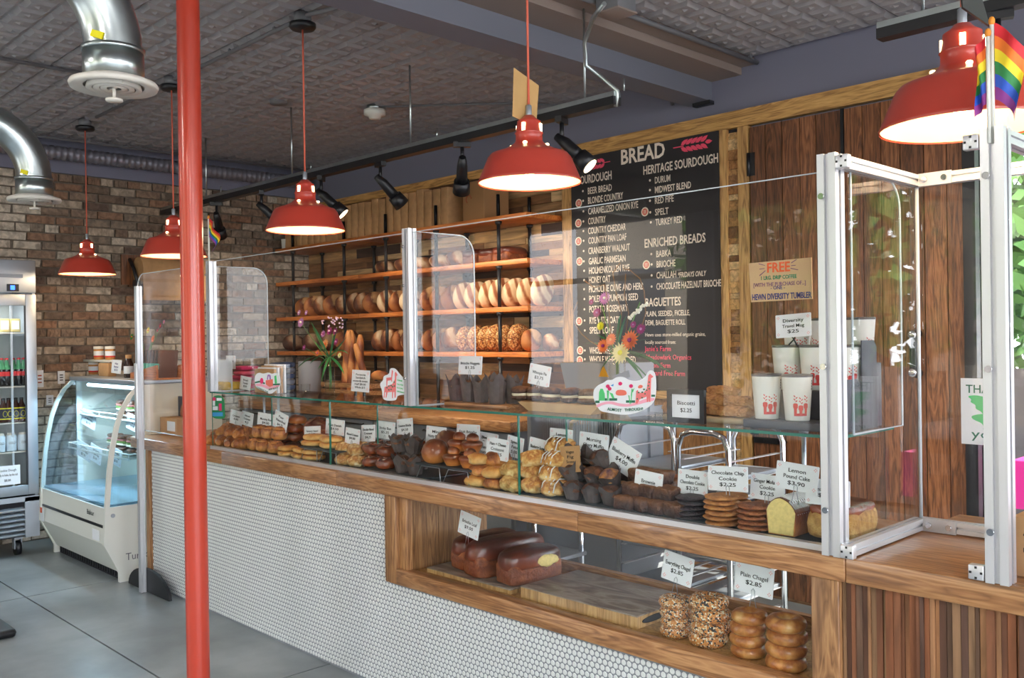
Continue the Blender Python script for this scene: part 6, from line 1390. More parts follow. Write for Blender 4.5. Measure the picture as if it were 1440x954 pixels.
# vases of flowers
def blade(m_, p0, d, L_, w_, droop, n=7, up=.3):
    p0 = Vector(p0); d = Vector(d).normalized(); side = d.cross(Vector((0, 0, 1))).normalized() if abs(d.z) < .99 else Vector((1, 0, 0)); vs = []
    p = p0.copy()
    for i in range(n+1):
        u = i/n; q = p0+d*L_*u+Vector((0, 0, up*L_*u-droop*L_*u*u)); w2 = w_*math.sin(PI*min(1, u*.9+.08))**.8
        vs += [q-side*w2/2, q+Vector((0, 0, w2*.12)), q+side*w2/2]
    fs_ = []
    for i in range(n):
        for j in (0, 1): fs_.append((3*i+j, 3*i+3+j, 3*i+4+j, 3*i+1+j))
    m_.add(vs, fs_, True)
def bloom(par, c, r, mat, centre, n=14, layers=2, nrm=(0, -1, .25), name='bloom'):
    nrm = Vector(nrm).normalized(); a = nrm.cross(Vector((0, 0, 1))).normalized(); b_ = nrm.cross(a); m_ = MB(); c = Vector(c)
    for l in range(layers):
        for k in range(n):
            th = 2*PI*(k+.5*l)/n; dr = (a*math.cos(th)+b_*math.sin(th)); sd = nrm.cross(dr); rr_ = r*(1-.22*l); h = nrm*(.25*r*(l+1)*.6)
            m_.add([c, c+dr*rr_*.55+sd*rr_*.16+h*.6, c+dr*rr_+h, c+dr*rr_*.55-sd*rr_*.16+h*.6], [(0, 1, 2, 3)])
    o = m_.build(name, mat, par); MB().blob(c+nrm*r*.18, (r*.22,)*3, 10, 6, 0).build('flower_centre', centre, o); return o
C('lilac', 196, 132, 190, rough=.6); C('plum', 150, 40, 110); C('cream_petal', 240, 232, 176); C('orange_petal', 226, 120, 60); C('peach_petal', 240, 170, 110); C('yellowc', 220, 214, 40); C('whitep', 238, 236, 220); C('stem', 96, 140, 70); C('twig', 126, 92, 56); C('whitec', 240, 200, 220)
def vase(x, Y, z, h, r, label):
    t = thing('flower_vase', label, 'flower vase', (x, Y, z))
    MB().lathe([(0, .004), (r*.85, .004), (r*.9, .0), (r, .0), (r*1.04, h), (r*.95, h), (r*.9, .01), (0, .01)], (x, Y, z), 24).build('glass_vase', 'glass', t)
    MB().lathe([(0, .012), (r*.88, .012), (r*.9, h*.6), (0, h*.6)], (x, Y, z), 20).build('water', glass('water%d' % len(M), (.92, .97, .95, 1), .5, .02), t); return t
x = xa(464, 2.74, 562); Yv = 2.74; v1 = vase(x, Yv, GZ, .17, .028, 'tall clear vase with lilac flowers and long green leaves')
def P1(px, py, dy=0): return at(px, py, Y=Yv+dy)
m_ = MB()
for px, py in ((424, 455), (468, 470), (430, 490), (474, 460), (480, 485), (440, 462)): m_.tube([(x, Yv, GZ+.02), (x+random.uniform(-.008, .008), Yv, GZ+.17), P1(px, py)], .002, 5)
m_.build('stem', 'stem', v1)
m_ = MB(); top = Vector((x, Yv, GZ+.20))
for px, py, w_ in ((418, 518, .016), (452, 536, .016), (466, 548, .018), (484, 526, .018), (490, 498, .016), (478, 512, .016), (436, 512, .014), (447, 520, .014)):
    e = P1(px, py, random.uniform(-.09, .06)); d = e-top; L_ = d.length; blade(m_, top, d, L_, w_*1.15, .35, up=.35)
m_.build('long_leaf', 'leaf', v1)
m_ = MB()
for px, py in ((437, 452), (444, 462), (488, 474), (472, 468), (440, 478)):
    e = P1(px, py, random.uniform(-.03, .03)); blade(m_, top, e-top, (e-top).length, .012, 0, up=0)
m_.build('green_leaf', 'leafd', v1)
for px, py, r, mt, ce_ in ((424, 454, .032, 'lilac', 'whitep'), (421, 440, .018, 'lilac', 'whitep'), (431, 440, .016, 'lilac', 'whitep'), (428, 489, .018, 'plum', 'lilac'), (458, 484, .032, 'peach_petal', 'orange_petal'), (473, 481, .024, 'plum', 'lilac'), (447, 497, .022, 'orange_petal', 'plum'), (464, 466, .026, 'plum', 'whitec'), (455, 470, .022, 'lilac', 'plum'), (472, 466, .022, 'plum', 'whitep'), (478, 500, .018, 'cream_petal', 'yellowc')):
    bloom(v1, P1(px, py, random.uniform(-.02, .02)), r, mt, ce_)
m_ = MB()
for k in range(26):
    p = P1(random.uniform(452, 482), random.uniform(445, 462), random.uniform(-.02, .02)); m_.blob(p, (.005,)*3, 6, 4, 0)
m_.build('filler_blossom', 'whitec', v1)
x = xa(868, 2.76, 540); Yv = 2.76; v2 = vase(x, Yv, GZ, .19, .032, 'clear vase with orange and cream flowers before the menu board')
m_ = MB()
for px, py in ((850, 480), (885, 480), (870, 495), (845, 425), (905, 462), (900, 425), (842, 445)): m_.tube([(x, Yv, GZ+.02), (x+random.uniform(-.008, .008), Yv, GZ+.19), P1(px, py)], .0022, 5)
m_.build('stem', 'stem', v2)
m_ = MB(); top = Vector((x, Yv, GZ+.235))
for pts_ in (((866, 500), (872, 460), (874, 440), (866, 410), (862, 384), (872, 370)), ((870, 500), (880, 470), (884, 440), (878, 415), (880, 385)), ((872, 500), (900, 470), (908, 440), (906, 410), (900, 392), (886, 380), (876, 378)), ((864, 500), (830, 480), (818, 470), (808, 455), (806, 440), (812, 425)), ((862, 495), (858, 460), (856, 430), (850, 400), (836, 405), (822, 395))):
    m_.tube([P1(a, b_) for a, b_ in pts_], .0022, 5)
m_.build('curly_twig', 'twig', v2)
m_ = MB()
for px, py, w_ in ((932, 515, .024), (950, 530, .02), (922, 545, .022), (902, 505, .02), (820, 484, .02), (838, 470, .02), (880, 445, .026), (873, 442, .02), (916, 478, .016), (905, 535, .018), (845, 520, .018)):
    e = P1(px, py, random.uniform(-.07, .05)); d = e-top; blade(m_, top, d, d.length, w_*1.1, .28, up=.28)
m_.build('long_leaf', 'leafd', v2)
for px, py, r, mt, ce_ in ((874, 497, .046, 'cream_petal', 'yellowc'), (887, 479, .042, 'orange_petal', 'plum'), (849, 487, .032, 'orange_petal', 'plum'), (860, 478, .028, 'orange_petal', 'peach_petal'), (851, 420, .030, 'lilac', 'whitep'), (840, 440, .022, 'plum', 'lilac'), (845, 459, .020, 'yellowc', 'yellowc'), (891, 457, .016, 'plum', 'lilac'), (902, 463, .024, 'plum', 'lilac'), (832, 425, .014, 'plum', 'lilac')):
    bloom(v2, P1(px, py, random.uniform(-.03, .01)), r, mt, ce_, 16, 3 if r > .04 else 2)
m_ = MB()
for k in range(24):
    u = k/23; m_.blob(P1(884+24*u+random.uniform(-2, 2), 448-20*u+random.uniform(-2, 2)), (.006, .006, .006), 6, 4, 0)
m_.build('white_spray', 'whitep', v2)
# sandwich sign on a black easel
t = thing('easel', 'small black easel under the tall sandwich card', 'easel', (xa(506, 2.75, 560), 2.75, GZ))
for px in (501, 513): xx = xa(px, 2.75, 560); MB().box(xx-.006, xx+.006, 2.742, 2.752, GZ, GZ+.09).build('leg', 'black', t)
MB().box(xa(498, 2.75, 560), xa(516, 2.75, 560), 2.735, 2.742, GZ+.055, GZ+.063).build('ledge', 'black', t)
card(494.5, 520, 519.5, 552, 2.73, ['Focaccia', 'Sandwich', 'mozzarella tomato', 'Half $8.00', 'Whole $15'], 'tall white card listing sandwiches on the black easel', .02, clip=False)
# tall muffins and whoopie pies on boards
xb0, xb1 = xa(634, 2.62, 572), xa(722, 2.62, 576)
bA = MB().rbox(xb0, xb1, 2.58, 2.82, GZ, GZ+.016, .004).build('serving_board', 'counterwood'); rebase(bA, ((xb0+xb1)/2, 2.7, GZ)); tag(bA, 'thin brown board under the tall dark-papered muffins', 'board')
tm = Proto([tulip(11, .085, 'muffinlight', 'tall_muffin', .028, .036), tulip(12, .085, 'muffin', 'tall_muffin', .028, .036)])
for i, (px, Y) in enumerate(((642, 2.66), (660, 2.65), (677, 2.65), (699, 2.63), (704, 2.74), (722, 2.69), (656, 2.76))):
    tm.put((xa(px, Y, 560), Y, GZ+.0165), (0, 0, i*1.3), 'tall muffin in dark pointed paper on the glass top, %s from the mid-case post' % ORD[i], 'tall muffins on the glass top', 1.0 if i != 3 else 1.1)
xb0, xb1 = xa(728, 2.60, 580), xa(842, 2.60, 585)
t = thing('serving_board', 'pale wood board with slanted ends under the whoopie pies', 'board', ((xb0+xb1)/2, 2.7, GZ))
MB().prism([(xb0+.06, GZ), (xb1-.04, GZ), (xb1, GZ+.034), (xb0, GZ+.034)], 2.60, 2.80, 'xz').build('board', C('palewood', 196, 160, 112, rough=.6, var=.15, bs=8), t)
def whoopie(s):
    m_ = MB(); m_.blob((0, 0, .013), (.044, .044, .014), 20, 8, .06, 30, s, .9, .9); o = m_.build('whoopie_pie', 'brownie')
    MB().lathe([(0, .020), (.038, .020), (.042, .027), (.038, .034), (0, .034)], n=20).build('cream_layer', 'cream', o, world=False)
    MB().blob((0, 0, .037), (.045, .045, .022), 20, 8, .06, 30, s+4, .2, .9).build('top_cake', 'brownie', o, world=False); return tag(o, 'x', 'cake')
wp = Proto([whoopie(1), whoopie(2)])
for i, px in enumerate((734, 752, 775, 801, 828)): wp.put((xa(px, 2.66, 560), 2.66+.012*(i % 2), GZ+.0345), (.04*(-1)**i, 0, i), 'dark whoopie pie with cream layer, %s from the muffins' % ORD[i], 'whoopie pies')
card(645, 500.5, 677.5, 527.5, 2.64, ['Brioche Nuggets', '$1.25'], 'white price card reading Brioche Nuggets, over the tall muffins', .0, marks=True)
card(743, 512, 774.5, 544, 2.66, ['Whoopie Pie', '$3.75'], 'white price card reading Whoopie Pie', .14)
# biscotti on a board, framed card
xb0, xb1 = xa(940, 2.64, 592), xa(1054, 2.64, 592)
t = thing('serving_board', 'weathered round-edged board under the biscotti', 'board', ((xb0+xb1)/2, 2.7, GZ)); MB().rbox(xb0, xb1, 2.60, 2.80, GZ, GZ+.02, .008).build('board', C('greywood', 172, 152, 120, rough=.7, var=.2, bs=10), t)
def biscotti(s):
    m_ = MB(); m_.blob((0, 0, .018), (.066, .026, .019), 30, 14, .12, 44, s, .85, .7); return tag(m_.build('biscotti', 'biscotti'), 'x', 'biscotti')
bi = Proto([biscotti(1), biscotti(2), biscotti(3)])
for i, (px, Y, lv) in enumerate(((955, 2.70, 0), (1000, 2.66, 0), (1034, 2.64, 0), (1010, 2.74, 0), (1003, 2.68, 1), (1036, 2.68, 1), (1018, 2.72, 2))):
    bi.put((xa(px, Y, 580), Y, GZ+.0205+lv*.030), (0, 0, random.uniform(-.15, .15)), 'nutty biscotti on the weathered board, %s layer, %s along' % (('bottom', 'second', 'top')[lv], ORD[i]), 'biscotti')
t = thing('framed_card', 'black-framed white card reading Biscotti on the glass top', 'sign', (xa(964, 2.55, 590), 2.55, GZ))
a, b_ = at(939, 572, Y=2.555), at(991, 572, Y=2.555); z1 = za(965, 548, 2.555); m_ = MB(); tt_ = .017
m_.box(a.x, b_.x, 2.55, 2.564, GZ, GZ+tt_).box(a.x, b_.x, 2.55, 2.564, z1-tt_, z1).box(a.x, a.x+tt_, 2.55, 2.564, GZ+tt_, z1-tt_).box(b_.x-tt_, b_.x, 2.55, 2.564, GZ+tt_, z1-tt_).build('frame', 'black', t)
MB().box(a.x+tt_, b_.x-tt_, 2.556, 2.562, GZ+tt_, z1-tt_).build('card', 'paper', t)
text('Biscotti', t, (a.x+b_.x)/2, 2.5553, (GZ+z1)/2+.004, .014, .07); text('$2.25', t, (a.x+b_.x)/2, 2.5553, (GZ+z1)/2-.02, .014, .045)
MB().prism([(2.564, z1-.02), (2.564, z1-.03), (2.61, GZ), (2.615, GZ)], (a.x+b_.x)/2-.01, (a.x+b_.x)/2+.01, 'yz').build('back_strut', 'black', t)
# tumblers on black risers
z2 = za(1106, 487, 2.705)-.138; z3 = za(1213, 448, 2.80)-.138
ri = thing('riser', 'dark grey stepped riser holding the white tumblers', 'display riser', (xa(1120, 2.7, 590), 2.7, GZ))
C('rgrey', 70, 72, 80, rough=.5)
rx0, rx1 = xa(1047, 2.56, 592), -1.262
MB().rbox(rx0, rx1, 2.55, 2.655, GZ, GZ+.026, .003).build('step', 'rgrey', ri); MB().rbox(rx0+.05, rx1, 2.657, 2.757, GZ, z2-.0005, .003).build('step', 'rgrey', ri); MB().rbox(rx0+.10, rx1, 2.759, 2.846, GZ, z3-.0005, .003).build('step', 'rgrey', ri)
def tumbler(big=1):
    t = thing('tumbler', '', 'travel mug'); h = .138
    MB().lathe([(0, 0), (.035, 0), (.0365, .003), (.046, h-.004), (.046, h-.002)], n=32).build('cup', 'white', t, world=False)
    MB().lathe([(.0465, h-.004), (.0475, h-.001), (.046, h+.004), (.035, h+.003), (.03, h+.001), (0, h+.001)], n=28).build('lid', C('lidgrey', 90, 86, 90, rough=.3), t, world=False)
    def wrap(u, v): r = .0367+(.0093)*(v/h)+.0006; a = -PI/2+u/r; return (r*math.cos(a), r*math.sin(a), v)
    m_ = MB()
    for k, (u0, top) in enumerate(((-.016, .052), (0, .046), (.016, .052))):
        pl = [(u0-.004, .022), (u0+.004, .022), (u0+.0045, top-.014), (u0+.007, top-.010), (u0+.007, top), (u0+.003, top+.003), (u0-.004, top+.003), (u0-.007, top), (u0-.007, top-.009), (u0-.0045, top-.014)]
        m_.add([wrap(u, v) for u, v in pl], [tuple(range(10))])
        for j in range(4):
            s = (-1)**j; m_.add([wrap(u0+s*.001, top+.006+j*.005), wrap(u0+s*.006, top+.010+j*.005), wrap(u0+s*.005, top+.013+j*.005), wrap(u0, top+.009+j*.005)], [(0, 1, 2, 3)])
    m_.add([wrap(-.020+.008*i, v) for i in range(6) for v in (.016, .024)], [(2*i, 2*i+2, 2*i+3, 2*i+1) for i in range(5)])
    m_.build('red_fists_print', C('printred', 206, 50, 46), t, world=False)
    m_ = MB()
    for j in range(4): m_.add([wrap(.040, .095+j*.008), wrap(.046, .095+j*.008), wrap(.046, .101+j*.008), wrap(.040, .101+j*.008)], [(0, 1, 2, 3)])
    m_.build('small_dark_print', 'ink', t, world=False)
    return t
tu = Proto(tumbler())
for i, (px, Y, z, rz, lb) in enumerate(((1078, 2.602, GZ+.0265, .3, 'bottom row, beside the biscotti'), (1121, 2.602, GZ+.0265, .25, 'bottom row, next to the screen post'), (1107, 2.705, z2, .35, 'middle row, nearest the menu board'), (1146, 2.705, z2, .2, 'middle row, half behind the screen post'), (1200, 2.705, z2, .25, 'middle row, past the screen post'), (1122, 2.802, z3, .3, 'top row, behind the Travel Mug card'), (1160, 2.802, z3, -.6, 'top row, beside the screen post'), (1213, 2.802, z3, .9, 'top row at the open end'))):
    x = xa(px, Y, 540)
    if i == 4: x = min(x, -1.31)
    if i == 7: x = min(x, -1.31)
    tu.put((x, Y, z), (0, 0, rz+.5), 'white tumbler with red fists print, %s' % lb, 'white tumblers on the riser')
card(1090, 440.5, 1141, 475.5, 2.66, ['Diversity', 'Travel Mug', '$25'], 'white price card reading Diversity Travel Mug', -.06, clip=False)
t = thing('easel', 'tiny black easel holding the Travel Mug card', 'easel', (xa(1116, 2.67, 480), 2.67, z2+.143)); x = t.location.x
MB().tube([(x-.014, 2.664, z2+.142), (x, 2.672, z2+.16), (x-.010, 2.668, z2+.175)], .003, 6).tube([(x+.014, 2.664, z2+.142), (x, 2.672, z2+.16), (x+.010, 2.668, z2+.175)], .003, 6).build('legs', 'black', t)
# upright grey bookends at the open end, inside the wing
for Yy, zt_ in ((2.63, .155), (2.745, .27)):
    o = MB().prism([(Yy-.05, GZ+.0), (Yy+.05, GZ), (Yy+.05, GZ+zt_-.02), (Yy+.03, GZ+zt_), (Yy-.05, GZ+zt_)], -1.2585, -1.2545, 'yz').build('side_plate', 'rgrey'); rebase(o, (-1.2565, Yy, GZ)); tag(o, '%s rounded grey plate closing the riser beside the wing' % ('low' if Yy < 2.7 else 'tall'), 'plate')
# THANK YOU sign in a clear sleeve
Yk = 2.955
a, b_ = at(1351, 532, Y=Yk), at(1424, 532, Y=Yk); z1, z0_ = za(1351, 532, Yk), za(1351, 624, Yk)
o = MB().box(a.x, b_.x, Yk-.001, Yk+.001, z0_, z1).build('thank_you_sign', 'paper'); rebase(o, ((a.x+b_.x)/2, Yk, z0_)); tag(o, 'hand-painted THANK YOU sign in a clear sleeve behind the frame post', 'sign')
w_ = b_.x-a.x; hh = z1-z0_
text('THANK', o, a.x+w_*.10, Yk-.0015, z1-hh*.22, hh*.13, w_*.8, 'g2', 'LEFT', bold=.01); text('you', o, a.x+w_*.2, Yk-.0015, z0_+hh*.10, hh*.14, w_*.55, 'g2', 'LEFT')
pf = [[(.12, .27), (.3, .25), (.5, .28), (.62, .42), (.6, .6), (.45, .62), (.42, .5), (.28, .46), (.3, .4), (.18, .36), (.22, .32)], [(.2, .56), (.5, .52), (.62, .6), (.6, .75), (.42, .8), (.45, .68), (.22, .62)]]
m_ = MB(); [m_.prism([(a.x+w_*u, z1-hh*v) for u, v in smooth_poly(p)], Yk-.0016, Yk-.001, 'xz') for p in pf]; m_.build('green_painting', 'g1', o)
MB().box(a.x-.015, b_.x+.015, Yk-.003, Yk-.002, z0_-.03, z1+.04).build('clear_sleeve', 'plexi', o)
# kraft carton with big letters beyond the frame post
a = at(1424, 808, Y=2.56); b_ = at(1424, 742, Y=2.56)
o = MB().rbox(a.x, a.x+.20, 2.56, 2.74, ZC+.0005, ZC+.155, .004).build('lettered_carton', 'kraft'); rebase(o, (a.x+.1, 2.65, ZC)); tag(o, 'kraft carton with large black letters behind the end screen', 'box')
text('S', o, a.x+.05, 2.5595, ZC+.06, .07, .05, 'ink'); text('EAT', o, a.x+.11, 2.5595, ZC+.02, .03, .12, 'ink')
# ================================================================ brick-wall end: things on the chilled display
KZ = 1.3355
def jar(nm_, lidm, bodym):
    t = thing(nm_, '', 'jar'); MB().lathe([(0, 0), (.034, 0), (.036, .006), (.036, .075), (.03, .085)], n=20).build('body', bodym, t, world=False)
    MB().lathe([(.037, .08), (.037, .10), (0, .102)], n=20).build('lid', lidm, t, world=False)
    MB().lathe([(.0365, .018), (.0365, .065)], n=20).build('label_band', 'paper', t, world=False); MB().lathe([(.037, .018), (.037, .030)], n=20).build('red_stripe', C('redstripe', 206, 50, 50), t, world=False); return t
jr = Proto(jar('nut_butter_jar', 'white', C('nutbutter', 190, 130, 66)))
Yj = 2.80; zj = KZ
for i, (px, lv, lb) in enumerate(((131, 0, 'bottom row, nearest the fridge'), (147, 0, 'bottom row, behind the kraft box'), (139, 1, 'top row, nearest the fridge'), (155, 1, 'top row, beside it'))):
    jr.put((at(px, 510, Y=Yj).x, Yj, zj+lv*.1225), (0, 0, .3*i), 'nut butter jar with white lid, %s' % lb, 'nut butter jars', 1.0 if lv == 0 else 1.05)
xj0, xj1 = at(125, 510, Y=Yj).x, at(160, 510, Y=Yj).x
bx('clear_shelf', 'white', xj0, xj1+.05, Yj-.045, Yj+.045, zj+.1035, zj+.1215, 'white slab carrying the two upper jars', 'slab', .002)
a, b_ = at(142, 517, Y=2.70).x, at(156, 517, Y=2.70).x; bx('kraft_box', 'kraft', a, b_, 2.68, 2.74, KZ, KZ+.10, 'small printed kraft box before the jars', 'box')
card(157, 506, 170.5, 526, 2.66, ['Nut', 'Butter', '$13'], 'white card with blue handwriting beside the jars', .04, clip=False, ink='navyink')
x = at(181, 520, Y=2.68).x; t = thing('syrup_bottle', 'dark bottle with white scalloped label beside the chocolate rack', 'bottle', (x, 2.68, KZ))
MB().lathe([(0, 0), (.032, 0), (.034, .008), (.034, .10), (.022, .13), (.02, .15), (0, .152)], (x, 2.68, KZ), 18).build('body', C('darkamber', 52, 34, 30, rough=.1), t); MB().lathe([(.0215, .14), (.0215, .165), (0, .167)], (x, 2.68, KZ), 16).build('cap', 'kraft', t); MB().lathe([(.0345, .03), (.0345, .085)], (x, 2.68, KZ), 18).build('label_band', 'paper', t)
# chocolate bars in a wooden rack
a, b_ = at(190, 525, Y=2.66).x, at(250, 525, Y=2.66).x
a = max(a, -6.66); t = thing('wooden_rack', 'sloping wooden rack holding thin dark chocolate bars', 'rack', ((a+b_)/2, 2.72, KZ))
b_ = a+.44
MB().prism([(a, KZ), (b_, KZ), (b_, KZ+.10), (a, KZ+.04)], 2.625, 2.64, 'xz').build('front_board', 'shelfwood', t); MB().prism([(a, KZ), (b_, KZ), (b_, KZ+.10), (a, KZ+.04)], 2.80, 2.815, 'xz').build('back_board', 'shelfwood', t); MB().box(a, b_, 2.64, 2.80, KZ, KZ+.01).build('base', 'shelfwood', t)
def chocbar(wrap):
    o = MB().rbox(-.005, .005, -.07, .07, 0, .19, .001).build('chocolate_bar', wrap); MB().box(-.0055, .0055, -.071, -.06, .06, .10).build('green_band', C('mint', 90, 200, 170), o, world=False); return tag(o, 'x', 'chocolate bar')
cbp = Proto([chocbar(C('barbrown', 110, 74, 58)), chocbar(C('bardark', 66, 48, 42))])
for i in range(15): cbp.put((a+.03+i*.0255, 2.72, KZ+.012), (0, .16, 0), 'thin wrapped chocolate bar in the wooden rack, %s from its low end' % ORD[i], 'chocolate bars in the rack', 1, i)
# flowers behind the rack
x = at(205, 500, Y=2.95).x; v3 = vase(x, 2.95, KZ, .10, .03, 'small vase of mixed flowers behind the chocolate rack')
Yv = 2.95; m_ = MB()
for px, py in ((190, 476), (197, 464), (222, 462), (228, 455), (215, 475)): m_.tube([(x, Yv, KZ+.02), (x, Yv, KZ+.12), P1(px, py)], .002, 5)
m_.build('stem', 'stem', v3)
for px, py, r, mt in ((186, 474, .03, 'leaf'), (209, 465, .03, 'yellowc'), (216, 477, .034, 'orange_petal'), (226, 459, .026, 'plum'), (231, 453, .02, 'lilac'), (222, 465, .02, 'plum')): bloom(v3, P1(px, py), r, mt, 'orange_petal')
# on the worktop behind the column
a = at(229, 600, Y=2.68).x; o = bx('kraft_carton', 'kraft', a, a+.26, 2.66, 2.78, ZC, ZC+.115, 'kraft carton with a small white label by the red column', 'box')
MB().box(a+.12, a+.24, 2.657, 2.6595, ZC+.03, ZC+.095).build('label', 'paper', o)
o = bx('bread_picture', C('picdark', 52, 56, 74), a, a+.26, 2.79, 2.80, ZC, ZC+.25, 'dark picture card of a round loaf behind the kraft carton', 'picture', .001)
m_ = MB(); m_.prism([(a+.16+.12*math.cos(k*PI/12), ZC+.14+.09*math.sin(k*PI/12)) for k in range(24)], 2.787, 2.7895, 'xz'); r = m_.build('printed_loaf', C('picloaf', 176, 110, 70), o)
m_ = MB(); [m_.prism([(a+.07+.045*k, ZC+.08), (a+.085+.045*k, ZC+.08), (a+.13+.045*k, ZC+.20), (a+.11+.045*k, ZC+.20)], 2.786, 2.7868, 'xz') for k in range(3)]; m_.build('printed_score', 'cream', r)
a, b_ = at(287, 530, Y=2.60), at(294, 530, Y=2.60); o = MB().box(-5.036, b_.x+.03, 2.60, 2.602, GZ, za(290, 506, 2.6)).build('hanging_sheet', 'paper'); rebase(o, (a.x, 2.6, za(290, 562, 2.6))); tag(o, 'white paper sheet hanging just past the red column', 'paper')
# notices on the brick
for i, (px0, py0, px1, py1, lb, mt) in enumerate(((51, 521, 62, 545, 'white and red notice on the brick by the fridge', 'redmark'), (82, 522, 92, 540, 'small white notice on the brick wall', 'ink'), (66, 556, 76, 570, 'crooked small notice low on the brick wall', 'ink'))):
    a, b_ = at(px0, (py0+py1)/2, X=XL+.03), at(px1, (py0+py1)/2, X=XL+.03); z0_, z1 = at((px0+px1)/2, py1, X=XL+.03).z, at((px0+px1)/2, py0, X=XL+.03).z
    o = MB().box(XL+.014, XL+.018, a.y, b_.y, z0_, z1).build('notice', 'paper'); rebase(o, (XL+.016, a.y, z0_)); tag(o, lb, 'notice')
    m_ = MB(); [m_.box(XL+.0185, XL+.0195, a.y+.015, b_.y-.015, z0_+(z1-z0_)*f, z0_+(z1-z0_)*(f+.07)) for f in (.25, .45, .65)]; m_.build('printed_lines', mt, o)
# kraft paper roll on a wooden bracket, wall mounted
a, b_ = at(200, 385, X=XL+.25), at(292, 385, X=XL+.25); zc_ = 2.19
t = thing('paper_roll', 'wide kraft paper roll in a black bracket high on the brick wall', 'paper roll', (XL+.02, a.y, zc_))
MB().box(XL+.016, XL+.04, a.y-.09, b_.y+.05, zc_-.10, zc_+.16).build('backboard', 'doorwood', t)
MB().cyl((XL+.16, a.y, zc_+.02), (XL+.16, b_.y, zc_+.02), .115, 28).build('roll', 'kraft', t)
MB().box(XL+.265, XL+.268, a.y, b_.y, zc_-.24, zc_+.02).build('hanging_flap', 'kraft', t)
m_ = MB(); m_.tube([(XL+.04, a.y-.02, zc_+.12), (XL+.16, a.y-.03, zc_+.02), (XL+.22, a.y-.03, zc_-.09)], .016, 8).cyl((XL+.20, a.y-.05, zc_-.10), (XL+.20, a.y-.01, zc_-.10), .035, 16).build('bracket_arm', 'black', t)
# black floor base at the edge of the frame
c_ = at(2, 888, Z=.03); o = MB().rbox(c_.x-.35, c_.x+.07, c_.y-.45, c_.y+.06, 0, .045, .02).build('floor_stand', 'black_plastic'); rebase(o, (c_.x, c_.y, 0)); tag(o, 'black low base of a stand on the concrete floor', 'stand base')
# ---- inside the chilled display: wrapped sandwiches and cards
def sand(s):
    t = thing('wrapped_sandwich', '', 'sandwich')
    for k, (mt, h) in enumerate((('muffin', .018), ('cream', .008), (C('salad', 110, 140, 60), .008), (C('ham', 200, 120, 110), .008), ('muffin', .018))):
        z = (0, .036, .052, .068, .084)[k]; m_ = MB(); m_.blob((0, 0, z+h/2), (.065, .045, h*.62+.004), 14, 6, .1, 30, s+k, .9, .6); m_.build(('lower_bread', 'cheese', 'salad_leaf', 'filling', 'upper_bread')[k], mt, t, world=False)
    return t
sp_ = Proto([sand(1), sand(7)]); n = 0
for zz, y0, xs_ in ((1.058, 2.66, (-6.95, -6.78, -6.62, -6.42, -6.30)), (.813, 2.60, (-6.95, -6.78, -6.60, -6.45, -6.31))):
    for i, xx in enumerate(xs_): sp_.put((xx, y0+.05, zz), (0, 0, random.uniform(-.3, .3)), 'wrapped layered sandwich on the %s display shelf, %s from the fridge side' % ('upper' if zz > 1 else 'lower', ORD[i]), 'sandwiches in the chilled display', 1.0)
for i, (p, Yc, lb) in enumerate((((115, 578, 135, 602), 2.57, 'upper shelf beside the sandwiches'), ((178, 583, 196, 607), 2.57, 'upper shelf at the tiled counter side'), ((108, 622, 128, 646), 2.50, 'lower shelf nearest the fridge'), ((126, 626, 143, 652), 2.50, 'lower shelf, second card'), ((157, 630, 171, 656), 2.50, 'lower shelf, behind the white curved frame'))):
    card(*p, Yc, ['Sandwich', 'of the day', '$10'], 'white sandwich card on the %s' % lb, .15, clip=False, group='cards in the chilled display')
a, b_ = at(-8, 669, X=-7.49), at(28.5, 669, X=-7.49); zt_, zb_ = at(14, 655, X=-7.49).z, at(14, 682, X=-7.49).z
o = MB().box(-7.4935, -7.4905, a.y, b_.y, zb_, zt_).build('price_card', 'paper'); rebase(o, (-7.492, (a.y+b_.y)/2, zb_)); tag(o, 'white card reading Cookie Dough low on the fridge door', 'price card')
for st_, f, w__ in (('Cookie Dough', .70, .7), ('ready to bake, by the tub', .46, .8), ('$8.00', .18, .25)): text(st_, o, -7.489, (a.y+b_.y)/2, zb_+(zt_-zb_)*f, (zt_-zb_)*.13, (b_.y-a.y)*w__, 'ink', rot=(PI/2, 0, PI/2))
# ---- back counter goods
x = xa(436, 4.40, 540); o = MB().lathe([(0, 0), (.10, 0), (.10, .36), (.098, .365), (0, .365)], (x, 4.40, BCZ+.001), 30).build('grey_canister', C('canister', 176, 176, 182, rough=.5)); rebase(o, (x, 4.4, BCZ)); tag(o, 'plain pale grey cylinder on the back counter behind the flowers', 'canister')
xa0, xa1 = xa(477, 4.40, 550), xa(546, 4.40, 550)
t = thing('bread_crate', 'slatted wooden crate on the back counter holding baguettes', 'crate', ((xa0+xa1)/2, 4.4, BCZ))
for k in range(4):
    z = BCZ+.002+k*.055
    for y in (4.22, 4.55): MB().box(xa0, xa1, y, y+.012, z, z+.035).build('slat', 'counterwood', t)
    MB().box(xa0, xa0+.012, 4.232, 4.55, z, z+.035).build('slat', 'counterwood', t); MB().box(xa1-.012, xa1, 4.232, 4.55, z, z+.035).build('slat', 'counterwood', t)
MB().box(xa0+.012, xa1-.012, 4.232, 4.55, BCZ+.001, BCZ+.01).build('crate_base', 'counterwood', t)
def bag(s, L_=.62):
    m_ = MB(); pts_ = []; rs = []
    for i in range(19): u = i/18*2-1; pts_.append((0, 0, L_/2*(u+1))); rs.append(max(.006, .034*(1-.55*abs(u)**9))*(1+.03*math.sin(i*2.1+s)))
    m_.tube(pts_, rs, 12); return tag(m_.build('baguette', 'baguette'), 'x', 'baguette')
bgp = Proto([bag(1), bag(2)])
